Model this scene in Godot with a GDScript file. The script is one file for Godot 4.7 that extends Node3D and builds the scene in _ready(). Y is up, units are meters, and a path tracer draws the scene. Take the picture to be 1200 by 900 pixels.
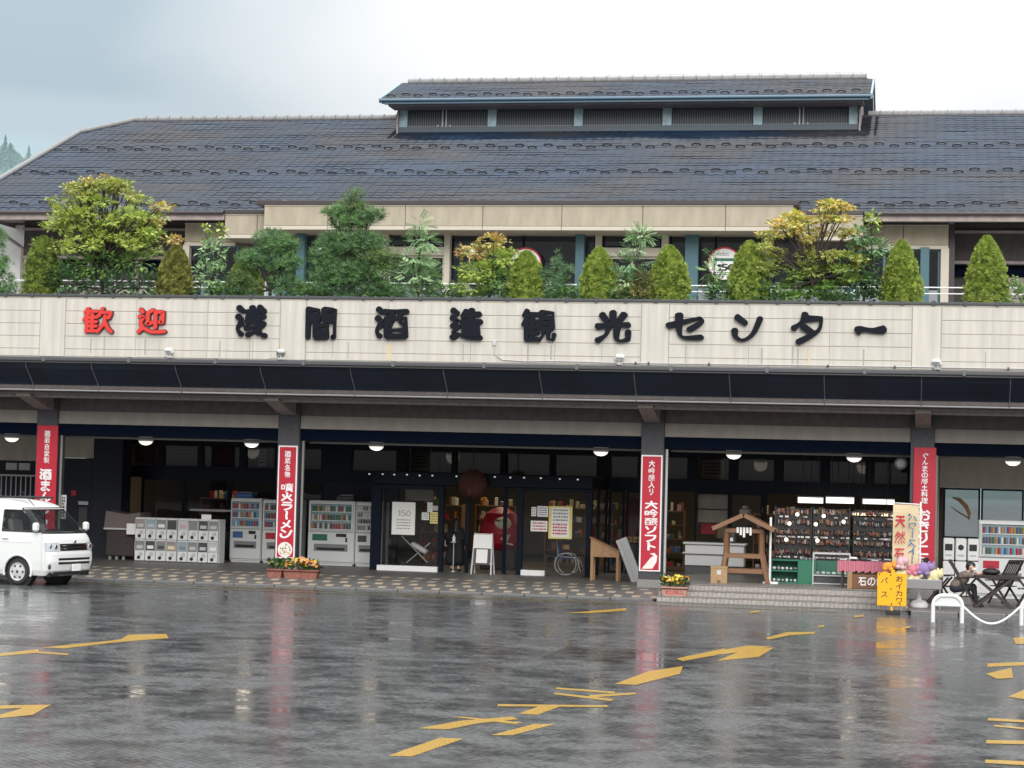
extends Node3D
# A roadside sake shop with a long sign band, seen across a wet parking lot.

class G:
	# collects triangles with normals; front faces run clockwise
	var v := PackedVector3Array()
	var n := PackedVector3Array()
	func tri(a: Vector3, b: Vector3, c: Vector3, na: Vector3, nb: Vector3, nc: Vector3):
		if (b - a).cross(c - a).dot(na + nb + nc) > 0.0:
			v.append_array([a, c, b]); n.append_array([na, nc, nb])
		else:
			v.append_array([a, b, c]); n.append_array([na, nb, nc])
	func flat(a: Vector3, b: Vector3, c: Vector3, out: Vector3):
		var m = (b - a).cross(c - a)
		if m.length_squared() < 1e-14: return
		m = m.normalized()
		if m.dot(out) < 0.0: m = -m
		tri(a, b, c, m, m, m)
	func quad(a: Vector3, b: Vector3, c: Vector3, d: Vector3, out: Vector3):
		flat(a, b, c, out); flat(a, c, d, out)
	func quadn(a, b, c, d, na, nb, nc, nd):
		tri(a, b, c, na, nb, nc); tri(a, c, d, na, nc, nd)
	func box(c: Vector3, s: Vector3, bev := 0.0, bs := Basis.IDENTITY):
		var h = s * 0.5
		var e = minf(bev, minf(h.x, minf(h.y, h.z)) * 0.9)
		for ax in 3:
			for sg in [-1.0, 1.0]:
				var u = (ax + 1) % 3
				var w = (ax + 2) % 3
				var p = []
				for k in [[-1, -1], [1, -1], [1, 1], [-1, 1]]:
					var q = Vector3.ZERO
					q[ax] = sg * h[ax]; q[u] = k[0] * (h[u] - e); q[w] = k[1] * (h[w] - e)
					p.append(c + bs * q)
				var o = Vector3.ZERO
				o[ax] = sg
				quad(p[0], p[1], p[2], p[3], bs * o)
		if e > 0.0:
			for ax in 3:
				var u = (ax + 1) % 3
				var w = (ax + 2) % 3
				for su in [-1.0, 1.0]:
					for sw in [-1.0, 1.0]:
						var p = []
						for k in [-1.0, 1.0]:
							var q = Vector3.ZERO
							q[ax] = k * (h[ax] - e); q[u] = su * h[u]; q[w] = sw * (h[w] - e)
							p.append(c + bs * q)
						for k in [1.0, -1.0]:
							var q = Vector3.ZERO
							q[ax] = k * (h[ax] - e); q[u] = su * (h[u] - e); q[w] = sw * h[w]
							p.append(c + bs * q)
						var o = Vector3.ZERO
						o[u] = su; o[w] = sw
						quad(p[0], p[1], p[2], p[3], bs * o)
			for sx in [-1.0, 1.0]:
				for sy in [-1.0, 1.0]:
					for sz in [-1.0, 1.0]:
						var o = Vector3(sx, sy, sz)
						flat(c + bs * (o * Vector3(h.x, h.y - e, h.z - e)), c + bs * (o * Vector3(h.x - e, h.y, h.z - e)), c + bs * (o * Vector3(h.x - e, h.y - e, h.z)), bs * o)
	func bx(x0: float, x1: float, y0: float, y1: float, z0: float, z1: float, bev := 0.0):
		box(Vector3(x0 + x1, y0 + y1, z0 + z1) * 0.5, Vector3(absf(x1 - x0), absf(y1 - y0), absf(z1 - z0)), bev)
	func bar(a: Vector3, b: Vector3, w: float, h: float, bev := 0.0):
		# a box beam from a to b, w across, h upward
		var d = (b - a)
		var z = d.normalized()
		var x = Vector3.UP.cross(z)
		if x.length() < 0.01: x = Vector3.RIGHT
		x = x.normalized()
		box((a + b) * 0.5, Vector3(w, h, d.length()), bev, Basis(x, z.cross(x), z))
	func cyl(a: Vector3, b: Vector3, r0: float, r1: float, seg := 10, caps := true):
		tube([a, b], [r0, r1], seg, caps)
	func tube(pts: Array, rs, seg := 8, caps := true):
		var rings = []
		var nn = []
		var last = Vector3.ZERO
		for i in pts.size():
			var d: Vector3 = (pts[mini(i + 1, pts.size() - 1)] - pts[maxi(i - 1, 0)]).normalized()
			var x: Vector3
			if i == 0:
				x = d.cross(Vector3.UP if absf(d.y) < 0.9 else Vector3.RIGHT).normalized()
			else:
				x = (last - d * last.dot(d)).normalized()
			last = x
			var y = d.cross(x)
			var r: float = rs[i] if rs is Array else rs
			var ring = []
			var rn = []
			for k in seg:
				var a = TAU * k / seg
				var o = x * cos(a) + y * sin(a)
				ring.append(pts[i] + o * r); rn.append(o)
			rings.append(ring); nn.append(rn)
		for i in pts.size() - 1:
			for k in seg:
				var m = (k + 1) % seg
				quadn(rings[i][k], rings[i][m], rings[i + 1][m], rings[i + 1][k], nn[i][k], nn[i][m], nn[i + 1][m], nn[i + 1][k])
		if caps:
			for e in [0, pts.size() - 1]:
				var o: Vector3 = (pts[0] - pts[1]) if e == 0 else (pts[-1] - pts[-2])
				for k in seg: flat(pts[e], rings[e][k], rings[e][(k + 1) % seg], o)
	func lathe(c: Vector3, prof: Array, seg := 16, bs := Basis.IDENTITY):
		# profile of Vector2(radius, height)
		for i in prof.size() - 1:
			var p: Vector2 = prof[i]
			var q: Vector2 = prof[i + 1]
			var t = q - p
			var m = Vector2(t.y, -t.x).normalized()
			for k in seg:
				var a = TAU * k / seg
				var b = TAU * (k + 1) / seg
				var ca = Vector3(cos(a), 0, sin(a))
				var cb = Vector3(cos(b), 0, sin(b))
				var na = bs * (ca * m.x + Vector3.UP * m.y)
				var nb = bs * (cb * m.x + Vector3.UP * m.y)
				quadn(c + bs * (ca * p.x + Vector3.UP * p.y), c + bs * (cb * p.x + Vector3.UP * p.y), c + bs * (cb * q.x + Vector3.UP * q.y), c + bs * (ca * q.x + Vector3.UP * q.y), na, nb, nb, na)
	func ell(c: Vector3, r: Vector3, seg := 14, rows := 8, bs := Basis.IDENTITY):
		for i in rows:
			for k in seg:
				var p = []
				var m = []
				for s in [[i, k], [i, k + 1], [i + 1, k + 1], [i + 1, k]]:
					var th = PI * s[0] / rows
					var ph = TAU * s[1] / seg
					var o = Vector3(sin(th) * cos(ph), cos(th), sin(th) * sin(ph))
					p.append(c + bs * (o * r)); m.append((bs * (o / r)).normalized())
				if i > 0: tri(p[0], p[1], p[2], m[0], m[1], m[2])
				if i < rows - 1: tri(p[0], p[2], p[3], m[0], m[2], m[3])
				elif i == rows - 1 and i > 0: pass
	func prism(poly: Array, o: Vector3, ux: Vector3, uy: Vector3, dep: Vector3, back := true):
		var pk = PackedVector2Array(poly)
		var ix = Geometry2D.triangulate_polygon(pk)
		var cen = Vector2.ZERO
		for p in poly: cen += p / poly.size()
		var at = func(p: Vector2): return o + ux * p.x + uy * p.y
		for i in range(0, ix.size(), 3):
			flat(at.call(pk[ix[i]]) + dep, at.call(pk[ix[i + 1]]) + dep, at.call(pk[ix[i + 2]]) + dep, dep)
			if back: flat(at.call(pk[ix[i]]), at.call(pk[ix[i + 1]]), at.call(pk[ix[i + 2]]), -dep)
		var turn = 1.0 if Geometry2D.is_polygon_clockwise(pk) else -1.0
		for i in poly.size():
			var a: Vector2 = pk[i]
			var b: Vector2 = pk[(i + 1) % poly.size()]
			var m = Vector2(b.y - a.y, a.x - b.x) * -turn
			quad(at.call(a), at.call(b), at.call(b) + dep, at.call(a) + dep, ux * m.x + uy * m.y)
	func mesh() -> ArrayMesh:
		var ar = []
		ar.resize(Mesh.ARRAY_MAX)
		ar[Mesh.ARRAY_VERTEX] = v
		ar[Mesh.ARRAY_NORMAL] = n
		var m = ArrayMesh.new()
		m.add_surface_from_arrays(Mesh.PRIMITIVE_TRIANGLES, ar)
		return m

var rng := RandomNumberGenerator.new()
var M := {}
var used := {}

func V(x: float, y: float, z: float) -> Vector3: return Vector3(x, y, z)
func rr(a: float, b: float) -> float: return rng.randf_range(a, b)

func numbered(called: String) -> String:
	var k: int = used.get(called, 0)
	used[called] = k + 1
	return called if k == 0 else "%s_%03d" % [called, k]

func tag(o: Node, label: String, cat: String, group := "", kind := ""):
	if label: o.set_meta("label", label)
	if cat: o.set_meta("category", cat)
	if group: o.set_meta("group", group)
	if kind: o.set_meta("kind", kind)
	return o

func thing(called: String, label: String, cat: String, at := Vector3.ZERO, turn := 0.0, group := "") -> Node3D:
	var o := Node3D.new()
	o.name = numbered(called)
	add_child(o)
	o.position = at
	o.rotation.y = turn
	tag(o, label, cat, group)
	return o

func part(parent: Node, called: String, g, m: Material, kind := "") -> MeshInstance3D:
	var o := MeshInstance3D.new()
	o.name = called
	o.mesh = g.mesh() if g is G else g
	o.material_override = m
	parent.add_child(o, true)
	if kind: o.set_meta("kind", kind)
	return o

func each(parent: Node, called: String, boxes: Array, m: Material, bev := 0.008):
	for s in boxes:
		var g := G.new()
		g.bx(s[0], s[1], s[2], s[3], s[4], s[5], bev)
		part(parent, called, g, m)

func piece(parent: Node, called: String, mesh: Mesh, m: Material, at: Vector3, bs := Basis.IDENTITY) -> MeshInstance3D:
	var o := part(parent, called, mesh, m)
	o.transform = Transform3D(bs, at)
	return o

func struct(called: String, g, m: Material, label := "") -> MeshInstance3D:
	var o := part(self, called, g, m, "structure")
	if label: o.set_meta("label", label)
	return o

func copy(o: Node3D, at: Vector3, label := "", turn := NAN) -> Node3D:
	var c = o.duplicate()
	c.name = numbered(String(o.name))
	add_child(c)
	c.position = at
	if not is_nan(turn): c.rotation.y = turn
	if label: c.set_meta("label", label)
	return c

func swarm(parent: Node, called: String, mesh: Mesh, mat: Material, xf: Array, cols: Array) -> MultiMeshInstance3D:
	var mm := MultiMesh.new()
	mm.transform_format = MultiMesh.TRANSFORM_3D
	mm.use_colors = true
	mm.mesh = mesh
	mm.instance_count = xf.size()
	for i in xf.size():
		mm.set_instance_transform(i, xf[i])
		mm.set_instance_color(i, cols[i])
	var o := MultiMeshInstance3D.new()
	o.name = called
	o.multimesh = mm
	o.material_override = mat
	parent.add_child(o, true)
	o.set_meta("kind", "stuff")
	return o

# ---------------------------------------------------------------- materials
func noise_tex(sd: int, freq: float, lo: float, hi: float, size := 512, type := FastNoiseLite.TYPE_SIMPLEX_SMOOTH, oct := 4) -> NoiseTexture2D:
	var f := FastNoiseLite.new()
	f.seed = sd; f.frequency = freq; f.noise_type = type; f.fractal_octaves = oct
	var t := NoiseTexture2D.new()
	t.width = size; t.height = size; t.seamless = true; t.noise = f
	var g := Gradient.new()
	g.set_color(0, Color(lo, lo, lo)); g.set_color(1, Color(hi, hi, hi))
	t.color_ramp = g
	return t

func mk(key: String, lin: Color, rough := 0.7, metal := 0.0, tex: Texture2D = null, scale := Vector3.ONE, world := true) -> StandardMaterial3D:
	var m := StandardMaterial3D.new()
	m.resource_name = key
	m.albedo_color = lin.linear_to_srgb()
	m.roughness = rough
	m.metallic = metal
	if tex:
		m.albedo_texture = tex
		m.uv1_triplanar = true
		m.uv1_world_triplanar = world
		m.uv1_scale = scale
	M[key] = m
	return m

func glass(key: String, lin: Color, alpha: float) -> StandardMaterial3D:
	var m := mk(key, lin, 0.03)
	m.albedo_color.a = alpha
	m.transparency = BaseMaterial3D.TRANSPARENCY_ALPHA
	m.metallic_specular = 0.32
	return m

func glow(key: String, lin: Color, e: float) -> StandardMaterial3D:
	var m := mk(key, Color(0.8, 0.8, 0.8), 0.4)
	m.emission_enabled = true
	m.emission = lin.linear_to_srgb()
	m.emission_energy_multiplier = e
	return m

func leafmat(key: String, back: Color) -> StandardMaterial3D:
	var m := mk(key, Color(1, 1, 1), 0.55)
	m.vertex_color_use_as_albedo = true
	m.backlight_enabled = true
	m.backlight = back
	m.cull_mode = BaseMaterial3D.CULL_DISABLED
	return m

func make_materials():
	var fine = noise_tex(3, 0.02, 0.82, 1.0)
	var streak = noise_tex(5, 0.012, 0.90, 1.0)
	var blotch = noise_tex(8, 0.008, 0.6, 1.0)
	var grain = noise_tex(11, 0.05, 0.7, 1.0)
	mk("band", Color(0.585, 0.55, 0.49), 0.6, 0.0, streak, V(0.9, 0.06, 0.9))
	mk("band_groove", Color(0.44, 0.41, 0.36), 0.8)
	mk("stain", Color(0.36, 0.34, 0.31), 0.8)
	mk("rust_stain", Color(0.6, 0.5, 0.34), 0.8)
	mk("coping", Color(0.07, 0.075, 0.08), 0.5, 0.0, fine, V(0.5, 0.5, 0.5))
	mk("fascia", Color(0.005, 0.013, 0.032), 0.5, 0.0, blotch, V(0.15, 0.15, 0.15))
	mk("gutter", Color(0.075, 0.075, 0.08), 0.35)
	mk("seam", Color(0.12, 0.12, 0.13), 0.4)
	mk("pipe", Color(0.32, 0.31, 0.31), 0.45)
	mk("brown_board", Color(0.12, 0.1, 0.095), 0.6, 0.0, fine, V(0.4, 0.4, 0.4))
	mk("brown_light", Color(0.33, 0.29, 0.265), 0.6, 0.0, fine, V(0.4, 0.4, 0.4))
	mk("spandrel", Color(0.29, 0.265, 0.235), 0.7, 0.0, streak, V(0.4, 0.2, 0.4))
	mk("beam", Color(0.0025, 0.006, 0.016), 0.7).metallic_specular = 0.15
	mk("pillar", Color(0.06, 0.06, 0.07), 0.55, 0.0, fine, V(0.7, 0.7, 0.7))
	mk("plinth", Color(0.34, 0.33, 0.31), 0.8, 0.0, grain, V(1, 1, 1))
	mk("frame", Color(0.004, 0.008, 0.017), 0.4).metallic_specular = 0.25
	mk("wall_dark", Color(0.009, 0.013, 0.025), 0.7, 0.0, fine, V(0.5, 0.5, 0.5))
	mk("wall_cream", Color(0.5, 0.46, 0.39), 0.75, 0.0, streak, V(0.4, 0.2, 0.4))
	mk("cream", Color(0.42, 0.365, 0.275), 0.65, 0.0, streak, V(0.5, 0.1, 0.5))
	mk("cream_trim", Color(0.52, 0.47, 0.39), 0.55)
	mk("dark_coping", Color(0.05, 0.04, 0.042), 0.4)
	mk("brown_wall", Color(0.07, 0.06, 0.058), 0.7, 0.0, fine, V(0.4, 0.4, 0.4))
	mk("pink_board", Color(0.4, 0.33, 0.31), 0.5, 0.0, fine, V(0.3, 0.3, 0.3))
	mk("siding", Color(0.36, 0.3, 0.29), 0.6, 0.0, fine, V(0.3, 0.3, 0.3))
	mk("teal", Color(0.055, 0.13, 0.16), 0.4)
	mk("monitor_post", Color(0.36, 0.5, 0.55), 0.5, 0.0, fine, V(0.5, 0.5, 0.5))
	mk("monitor_wall", Color(0.06, 0.08, 0.10), 0.5)
	mk("louvre", Color(0.16, 0.17, 0.18), 0.45)
	mk("monitor_eave", Color(0.10, 0.17, 0.23), 0.35)
	var t = mk("roof_tile", Color(1, 1, 1), 0.19)
	t.vertex_color_use_as_albedo = true
	t.metallic_specular = 0.46
	mk("ridge", Color(0.25, 0.25, 0.25), 0.4, 0.0, fine, V(0.6, 0.6, 0.6))
	mk("snow_guard", Color(0.028, 0.03, 0.036), 0.45)
	mk("white", Color(0.78, 0.78, 0.77), 0.45)
	mk("white_paint", Color(0.68, 0.69, 0.68), 0.3)
	mk("paper", Color(0.78, 0.77, 0.74), 0.8)
	mk("paper_yellow", Color(0.72, 0.6, 0.2), 0.8)
	mk("paper_grey", Color(0.5, 0.5, 0.5), 0.8)
	mk("black", Color(0.012, 0.012, 0.014), 0.5)
	mk("letter_black", Color(0.003, 0.005, 0.010), 0.6).metallic_specular = 0.3
	mk("letter_red", Color(0.62, 0.035, 0.025), 0.42)
	mk("letter_red_side", Color(0.12, 0.02, 0.018), 0.6)
	mk("red", Color(0.45, 0.010, 0.03), 0.5)
	mk("sign_white", Color(0.8, 0.76, 0.76), 0.55)
	mk("cream_food", Color(0.75, 0.64, 0.4), 0.6)
	mk("green_food", Color(0.12, 0.25, 0.05), 0.6)
	mk("brown_food", Color(0.16, 0.07, 0.03), 0.6)
	mk("chrome", Color(0.7, 0.7, 0.7), 0.15, 1.0)
	mk("steel", Color(0.45, 0.46, 0.47), 0.35, 0.8)
	mk("rubber", Color(0.02, 0.02, 0.02), 0.7)
	mk("grey", Color(0.22, 0.22, 0.22), 0.6)
	mk("dark_grey", Color(0.06, 0.06, 0.065), 0.6)
	mk("light_grey", Color(0.5, 0.5, 0.5), 0.5)
	var wood = noise_tex(21, 0.03, 0.55, 1.0)
	mk("wood_pale", Color(0.58, 0.33, 0.15), 0.55, 0.0, wood, V(0.6, 6.0, 3.0), false)
	mk("wood_brown", Color(0.36, 0.18, 0.09), 0.5, 0.0, wood, V(3, 3, 3), false)
	mk("wood_dark", Color(0.055, 0.036, 0.03), 0.5, 0.0, wood, V(3, 3, 3), false)
	mk("cardboard", Color(0.42, 0.27, 0.145), 0.85, 0.0, fine, V(2, 2, 2), false)
	mk("brown_cloth", Color(0.06, 0.045, 0.042), 0.85, 0.0, fine, V(1, 1, 1), false)
	mk("brown_cloth_light", Color(0.16, 0.13, 0.12), 0.85)
	mk("green", Color(0.02, 0.15, 0.085), 0.55)
	mk("pink", Color(0.5, 0.16, 0.21), 0.85)
	mk("purple", Color(0.24, 0.16, 0.34), 0.85)
	mk("pale_pink", Color(0.55, 0.34, 0.37), 0.85)
	mk("orange", Color(0.62, 0.25, 0.03), 0.8)
	mk("lemon", Color(0.6, 0.53, 0.3), 0.85)
	mk("blue", Color(0.05, 0.12, 0.3), 0.6)
	mk("sky_blue", Color(0.2, 0.45, 0.65), 0.6)
	mk("yellow_sign", Color(0.83, 0.40, 0.0), 0.5)
	mk("curtain", Color(0.16, 0.045, 0.05), 0.9)
	mk("display_back", Color(0.26, 0.36, 0.40), 0.5)
	mk("soil", Color(0.05, 0.035, 0.025), 0.95)
	mk("terracotta", Color(0.3, 0.105, 0.08), 0.7, 0.0, fine, V(1, 1, 1), false)
	mk("planter_pink", Color(0.5, 0.26, 0.21), 0.7, 0.0, fine, V(1, 1, 1), false)
	mk("bark", Color(0.06, 0.045, 0.035), 0.9, 0.0, grain, V(3, 3, 3))
	mk("deck", Color(0.3, 0.29, 0.27), 0.8)
	mk("interior_wall", Color(0.30, 0.25, 0.19), 0.8)
	mk("interior_floor", Color(0.14, 0.12, 0.1), 0.4)
	mk("cedar_ball", Color(0.10, 0.038, 0.028), 0.9)
	mk("skin", Color(0.55, 0.34, 0.25), 0.55)
	mk("hair", Color(0.012, 0.010, 0.009), 0.5)
	mk("shirt", Color(0.17, 0.135, 0.115), 0.85)
	mk("trousers", Color(0.02, 0.022, 0.03), 0.85)
	mk("coat", Color(0.007, 0.008, 0.011), 0.8)
	mk("paver_cream", Color(0.5, 0.4, 0.29), 0.45, 0.0, fine, V(2, 2, 2))
	mk("paver_grey", Color(0.15, 0.14, 0.135), 0.4, 0.0, grain, V(0.6, 0.6, 0.6))
	mk("pavement", Color(0.19, 0.182, 0.172), 0.45, 0.0, grain, V(0.6, 0.6, 0.6))
	mk("kerb", Color(0.2, 0.195, 0.19), 0.4, 0.0, grain, V(0.8, 0.8, 0.8))
	mk("step_tile", Color(0.42, 0.38, 0.345), 0.5, 0.0, fine, V(1, 1, 1))
	mk("step_tread", Color(0.27, 0.25, 0.23), 0.4, 0.0, grain, V(1, 1, 1))
	glass("pane", Color(0.02, 0.03, 0.035), 0.2)
	glass("pane_dark", Color(0.008, 0.012, 0.018), 0.6)
	glass("car_glass", Color(0.015, 0.02, 0.02), 0.45)
	glass("clear", Color(0.1, 0.12, 0.12), 0.1)
	glow("lamp_glow", Color(1.0, 0.97, 0.9), 0.7)
	glow("led_glow", Color(1.0, 0.97, 0.9), 0.25)
	glow("tube_glow", Color(1.0, 0.98, 0.93), 1.3)
	glow("tube_warm", Color(1.0, 0.86, 0.5), 1.5)
	glow("bulb_glow", Color(1.0, 0.92, 0.72), 1.6)
	leafmat("leaf", Color(0.35, 0.4, 0.2))
	leafmat("needle", Color(0.15, 0.2, 0.1))
	var tint = mk("tint", Color(1, 1, 1), 0.5)
	tint.vertex_color_use_as_albedo = true
# ---------------------------------------------------------------- lettering: brush strokes on a 100 x 100 grid, y down; first number is the stroke width
var GL := {
"歓": "9;18,4 8,20;10,15 48,15;20,22 5,50;15,40 15,96;32,26 32,92;14,40 48,38;14,57 47,56;14,74 47,73;12,93 50,92;66,3 54,34;60,20 94,18 86,42;75,32 71,62 50,96;75,58 84,80 97,95",
"迎": "10;10,6 20,18;6,34 22,36 12,58 20,76;5,94 22,80 52,93 97,91;54,8 36,22;37,20 37,66 57,54;64,16 89,16 88,58 78,55;64,16 64,78",
"浅": "13;8,6 22,18;5,34 19,46;18,56 6,74 20,94;34,22 90,16;36,42 92,34;32,72 60,70 92,56;52,4 60,44 84,92 97,95;88,60 64,82 38,95;74,4 92,20;34,52 60,50;72,40 74,90",
"間": "12;8,6 8,96;8,10 40,10 40,46;10,28 40,27;10,44 40,43;58,8 58,44;58,10 93,10 93,94 86,93;60,28 92,27;60,44 92,43;32,58 32,94;32,58 70,58 68,94;34,76 68,75;32,93 70,92",
"酒": "13;8,6 22,18;5,34 19,46;18,56 5,76 16,94;28,16 60,12 97,14;36,34 36,94;36,36 93,34 93,94;52,16 54,40 44,58;76,16 76,50 88,54;38,76 60,72 92,74;36,93 93,93",
"造": "13;8,6 24,18;6,30 26,38 8,58;26,56 10,78 22,90;8,94 28,82 50,92 96,92;52,8 40,28;44,22 92,18;66,4 66,48;36,44 96,42;46,56 46,80;46,56 88,56 86,80;46,70 88,69;46,80 88,80",
"観": "10;16,4 6,22;8,17 50,16;18,24 4,50;14,38 14,95;32,26 32,92;14,40 50,38;14,57 50,56;14,74 50,73;12,93 52,92;58,8 58,62;58,10 92,10 92,60;60,27 90,27;60,44 90,44;58,60 92,60;66,64 62,82 50,96;80,62 79,90 94,94 97,76",
"光": "14;50,4 52,46;18,12 34,34;84,10 66,36;5,50 50,44 97,44;38,48 32,74 6,94;64,48 62,84 74,94 96,88 95,64",
"セ": "14;5,48 50,32 92,18 94,34 62,62;34,6 36,72 50,90 96,88",
"ン": "15;14,10 46,34;8,58 12,84 38,96 72,72 96,14",
"タ": "14;42,4 28,32 5,52;38,20 92,18 82,58 20,96;34,44 66,66",
"ー": "19;5,52 20,46 60,50 96,46",
"蔵": "8;6,12 94,12;32,4 32,24;68,4 68,24;14,30 94,30;16,30 12,70 4,96;66,22 74,70 97,95;92,50 70,88;28,44 28,88;28,44 58,44;28,58 56,58;28,72 56,72;28,88 60,88;42,44 42,88",
"名": "11;46,4 10,46;34,22 82,22 60,56 8,84;36,36 56,50;38,60 38,97;38,62 88,62 88,97;38,92 88,92",
"物": "10;20,10 8,36;12,28 46,26;30,4 30,97;5,66 48,54;62,5 48,44;56,26 95,26 88,93 74,88;70,28 48,76;84,28 56,94",
"噴": "8;4,22 4,72;4,24 26,24 26,72;4,68 26,68;38,13 96,13;66,4 66,26;36,33 98,33;52,24 52,44;80,24 80,44;44,48 44,82;44,48 90,48 90,82;44,60 90,60;44,71 90,71;44,82 90,82;56,84 36,97;76,84 96,97",
"火": "14;50,5 47,52 8,95;51,50 93,95;16,30 28,52;84,26 68,52",
"ラ": "14;20,12 84,12;10,40 92,40 76,76 34,96",
"メ": "14;78,6 54,60 12,95;26,34 82,80",
"大": "14;7,34 93,34;50,5 48,40 8,95;51,42 93,95",
"吟": "11;5,26 5,74;5,28 27,28 27,74;5,70 27,70;64,5 34,46;64,5 97,44;50,44 78,44;44,62 90,62 66,97",
"醸": "7;4,12 48,12;8,30 8,95;8,30 45,30 45,95;20,12 20,46;33,12 33,46;8,68 45,68;8,92 45,92;52,13 98,13;75,4 75,14;54,26 97,26;66,22 66,44;85,22 85,44;52,44 99,44;52,58 99,58;63,60 56,95 74,86;76,60 97,95",
"入": "13;44,6 56,16 44,60 7,95;54,36 93,95",
"り": "13;28,8 24,54 36,48;70,6 73,60 38,97",
"ソ": "14;14,14 30,46;86,10 72,60 28,95",
"フ": "14;10,18 88,18 72,66 24,95",
"ト": "15;36,5 36,97;36,38 84,62",
"ぐ": "12;62,5 22,46 68,95;74,20 84,38;88,12 97,28",
"ん": "12;54,5 8,95 40,54 58,56 62,90 94,64",
"ま": "12;16,20 86,20;18,40 84,40;52,4 52,80 30,94 16,80 40,68 88,92",
"の": "12;54,20 40,80 16,84 8,50 38,16 74,16 95,50 78,82 54,95",
"郷": "8;24,4 6,30 26,36;28,22 6,62 4,90;36,12 62,12 62,46;38,12 38,88 66,78;38,30 62,30;38,46 62,46;48,56 66,94;74,6 74,97;74,8 97,8 84,38 97,60 80,70",
"土": "14;50,6 50,92;16,38 84,38;5,92 95,92",
"料": "10;12,12 20,30;42,10 34,30;4,42 52,42;27,4 27,97;25,46 5,78;29,46 50,70;60,14 72,28;56,40 70,54;52,74 99,62;85,4 85,97",
"理": "10;4,16 40,16;7,48 37,48;2,86 43,78;22,16 22,82;50,10 50,54;50,10 93,10 93,54;50,32 93,32;50,54 93,54;71,10 71,93;47,74 95,74;41,94 99,94",
"お": "12;8,28 62,24;34,5 34,82 18,90 8,72 50,46 86,56 84,86 56,95;74,12 93,34",
"き": "12;16,24 84,14;14,46 88,34;40,5 80,66;24,66 24,86 44,95 78,93",
"こ": "13;20,18 80,18;16,62 24,90 86,90",
"み": "11;18,16 60,16 34,66 10,82 6,60 40,52 97,76;82,36 74,70 52,97",
"自": "10;52,2 38,18;18,20 18,96;18,20 82,20 82,96;18,44 82,44;18,68 82,68;18,93 82,93",
"家": "9;50,2 50,14;7,16 7,32;7,16 93,16 93,32;20,34 82,34;54,34 8,66;46,46 60,68 56,93 42,94;52,58 10,84;56,72 18,98;62,58 94,92;84,46 64,62",
"製": "8;8,14 52,14;18,4 8,22;4,30 58,30;30,3 30,52;14,38 14,50;14,38 47,38 47,50;68,8 68,38;90,4 90,48 80,46;6,60 94,60;50,50 50,60;46,62 8,88;36,74 36,96 56,86;54,62 97,97;84,68 66,80",
"じ": "13;30,6 30,74 50,93 86,70;62,14 70,30;80,8 88,24",
"ゅ": "12;22,40 18,80 26,62 50,42 78,54 72,80 50,76;50,28 52,72 34,96",
"う": "13;36,6 64,18;18,42 60,32 80,46 68,80 38,97",
"天": "13;12,14 88,14;7,44 93,44;50,14 48,48 7,96;51,46 93,96",
"然": "9;30,4 5,46;24,18 47,18 36,46 7,72;20,34 32,42;52,30 97,30;74,6 70,48 48,70;72,32 97,70;86,8 95,18;12,82 5,97;34,82 39,97;60,82 67,97;84,80 96,97",
"石": "12;7,14 93,14;44,14 6,68;34,48 34,95;34,50 86,50 86,95;34,92 86,92",
"パ": "12;30,30 6,86;58,26 94,86;80,6 93,7 93,20 80,20 80,7",
"バ": "12;30,30 6,86;58,26 94,86;72,6 80,22;86,3 95,18",
"ワ": "12;15,46 15,16;15,16 88,16 78,64 32,97",
"ス": "13;15,16 82,16 56,60 6,95;56,56 94,94",
"イ": "13;82,5 50,40 8,62;54,38 54,97",
"カ": "12;8,30 90,30 82,91 62,86;46,5 40,50 8,95",
"館": "7;26,2 3,30;26,2 48,28;12,32 12,95;12,32 42,32 42,62;12,47 42,47;12,62 42,62;24,70 46,92;12,94 30,84;72,2 72,12;52,14 52,30;52,14 97,14 97,28;60,34 60,98;60,34 90,34 90,56;60,56 90,56;60,72 94,72 94,97;60,96 94,96",
"150": "9;12,30 22,20 22,80;58,20 38,20 36,48 54,46 60,62 50,80 34,76;82,20 70,40 70,64 82,80 94,60 92,34 82,20",
}

func curve(pts: Array, per := 5) -> Array:
	if pts.size() < 3: return pts
	var o = []
	for i in pts.size() - 1:
		var p0: Vector2 = pts[maxi(i - 1, 0)]
		var p1: Vector2 = pts[i]
		var p2: Vector2 = pts[i + 1]
		var p3: Vector2 = pts[mini(i + 2, pts.size() - 1)]
		# corners stay corners where the stroke turns sharply
		var t1 = (p2 - p0) * 0.5
		var t2 = (p3 - p1) * 0.5
		if i > 0 and (p1 - p0).normalized().dot((p2 - p1).normalized()) < 0.35: t1 = (p2 - p1) * 0.9
		if i < pts.size() - 2 and (p2 - p1).normalized().dot((p3 - p2).normalized()) < 0.35: t2 = (p2 - p1) * 0.9
		for k in per:
			var t = float(k) / per
			var a = t * t * t
			var b = t * t
			o.append(p1 * (2 * a - 3 * b + 1) + t1 * (a - 2 * b + t) + p2 * (3 * b - 2 * a) + t2 * (a - b))
	o.append(pts[-1])
	return o

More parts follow.
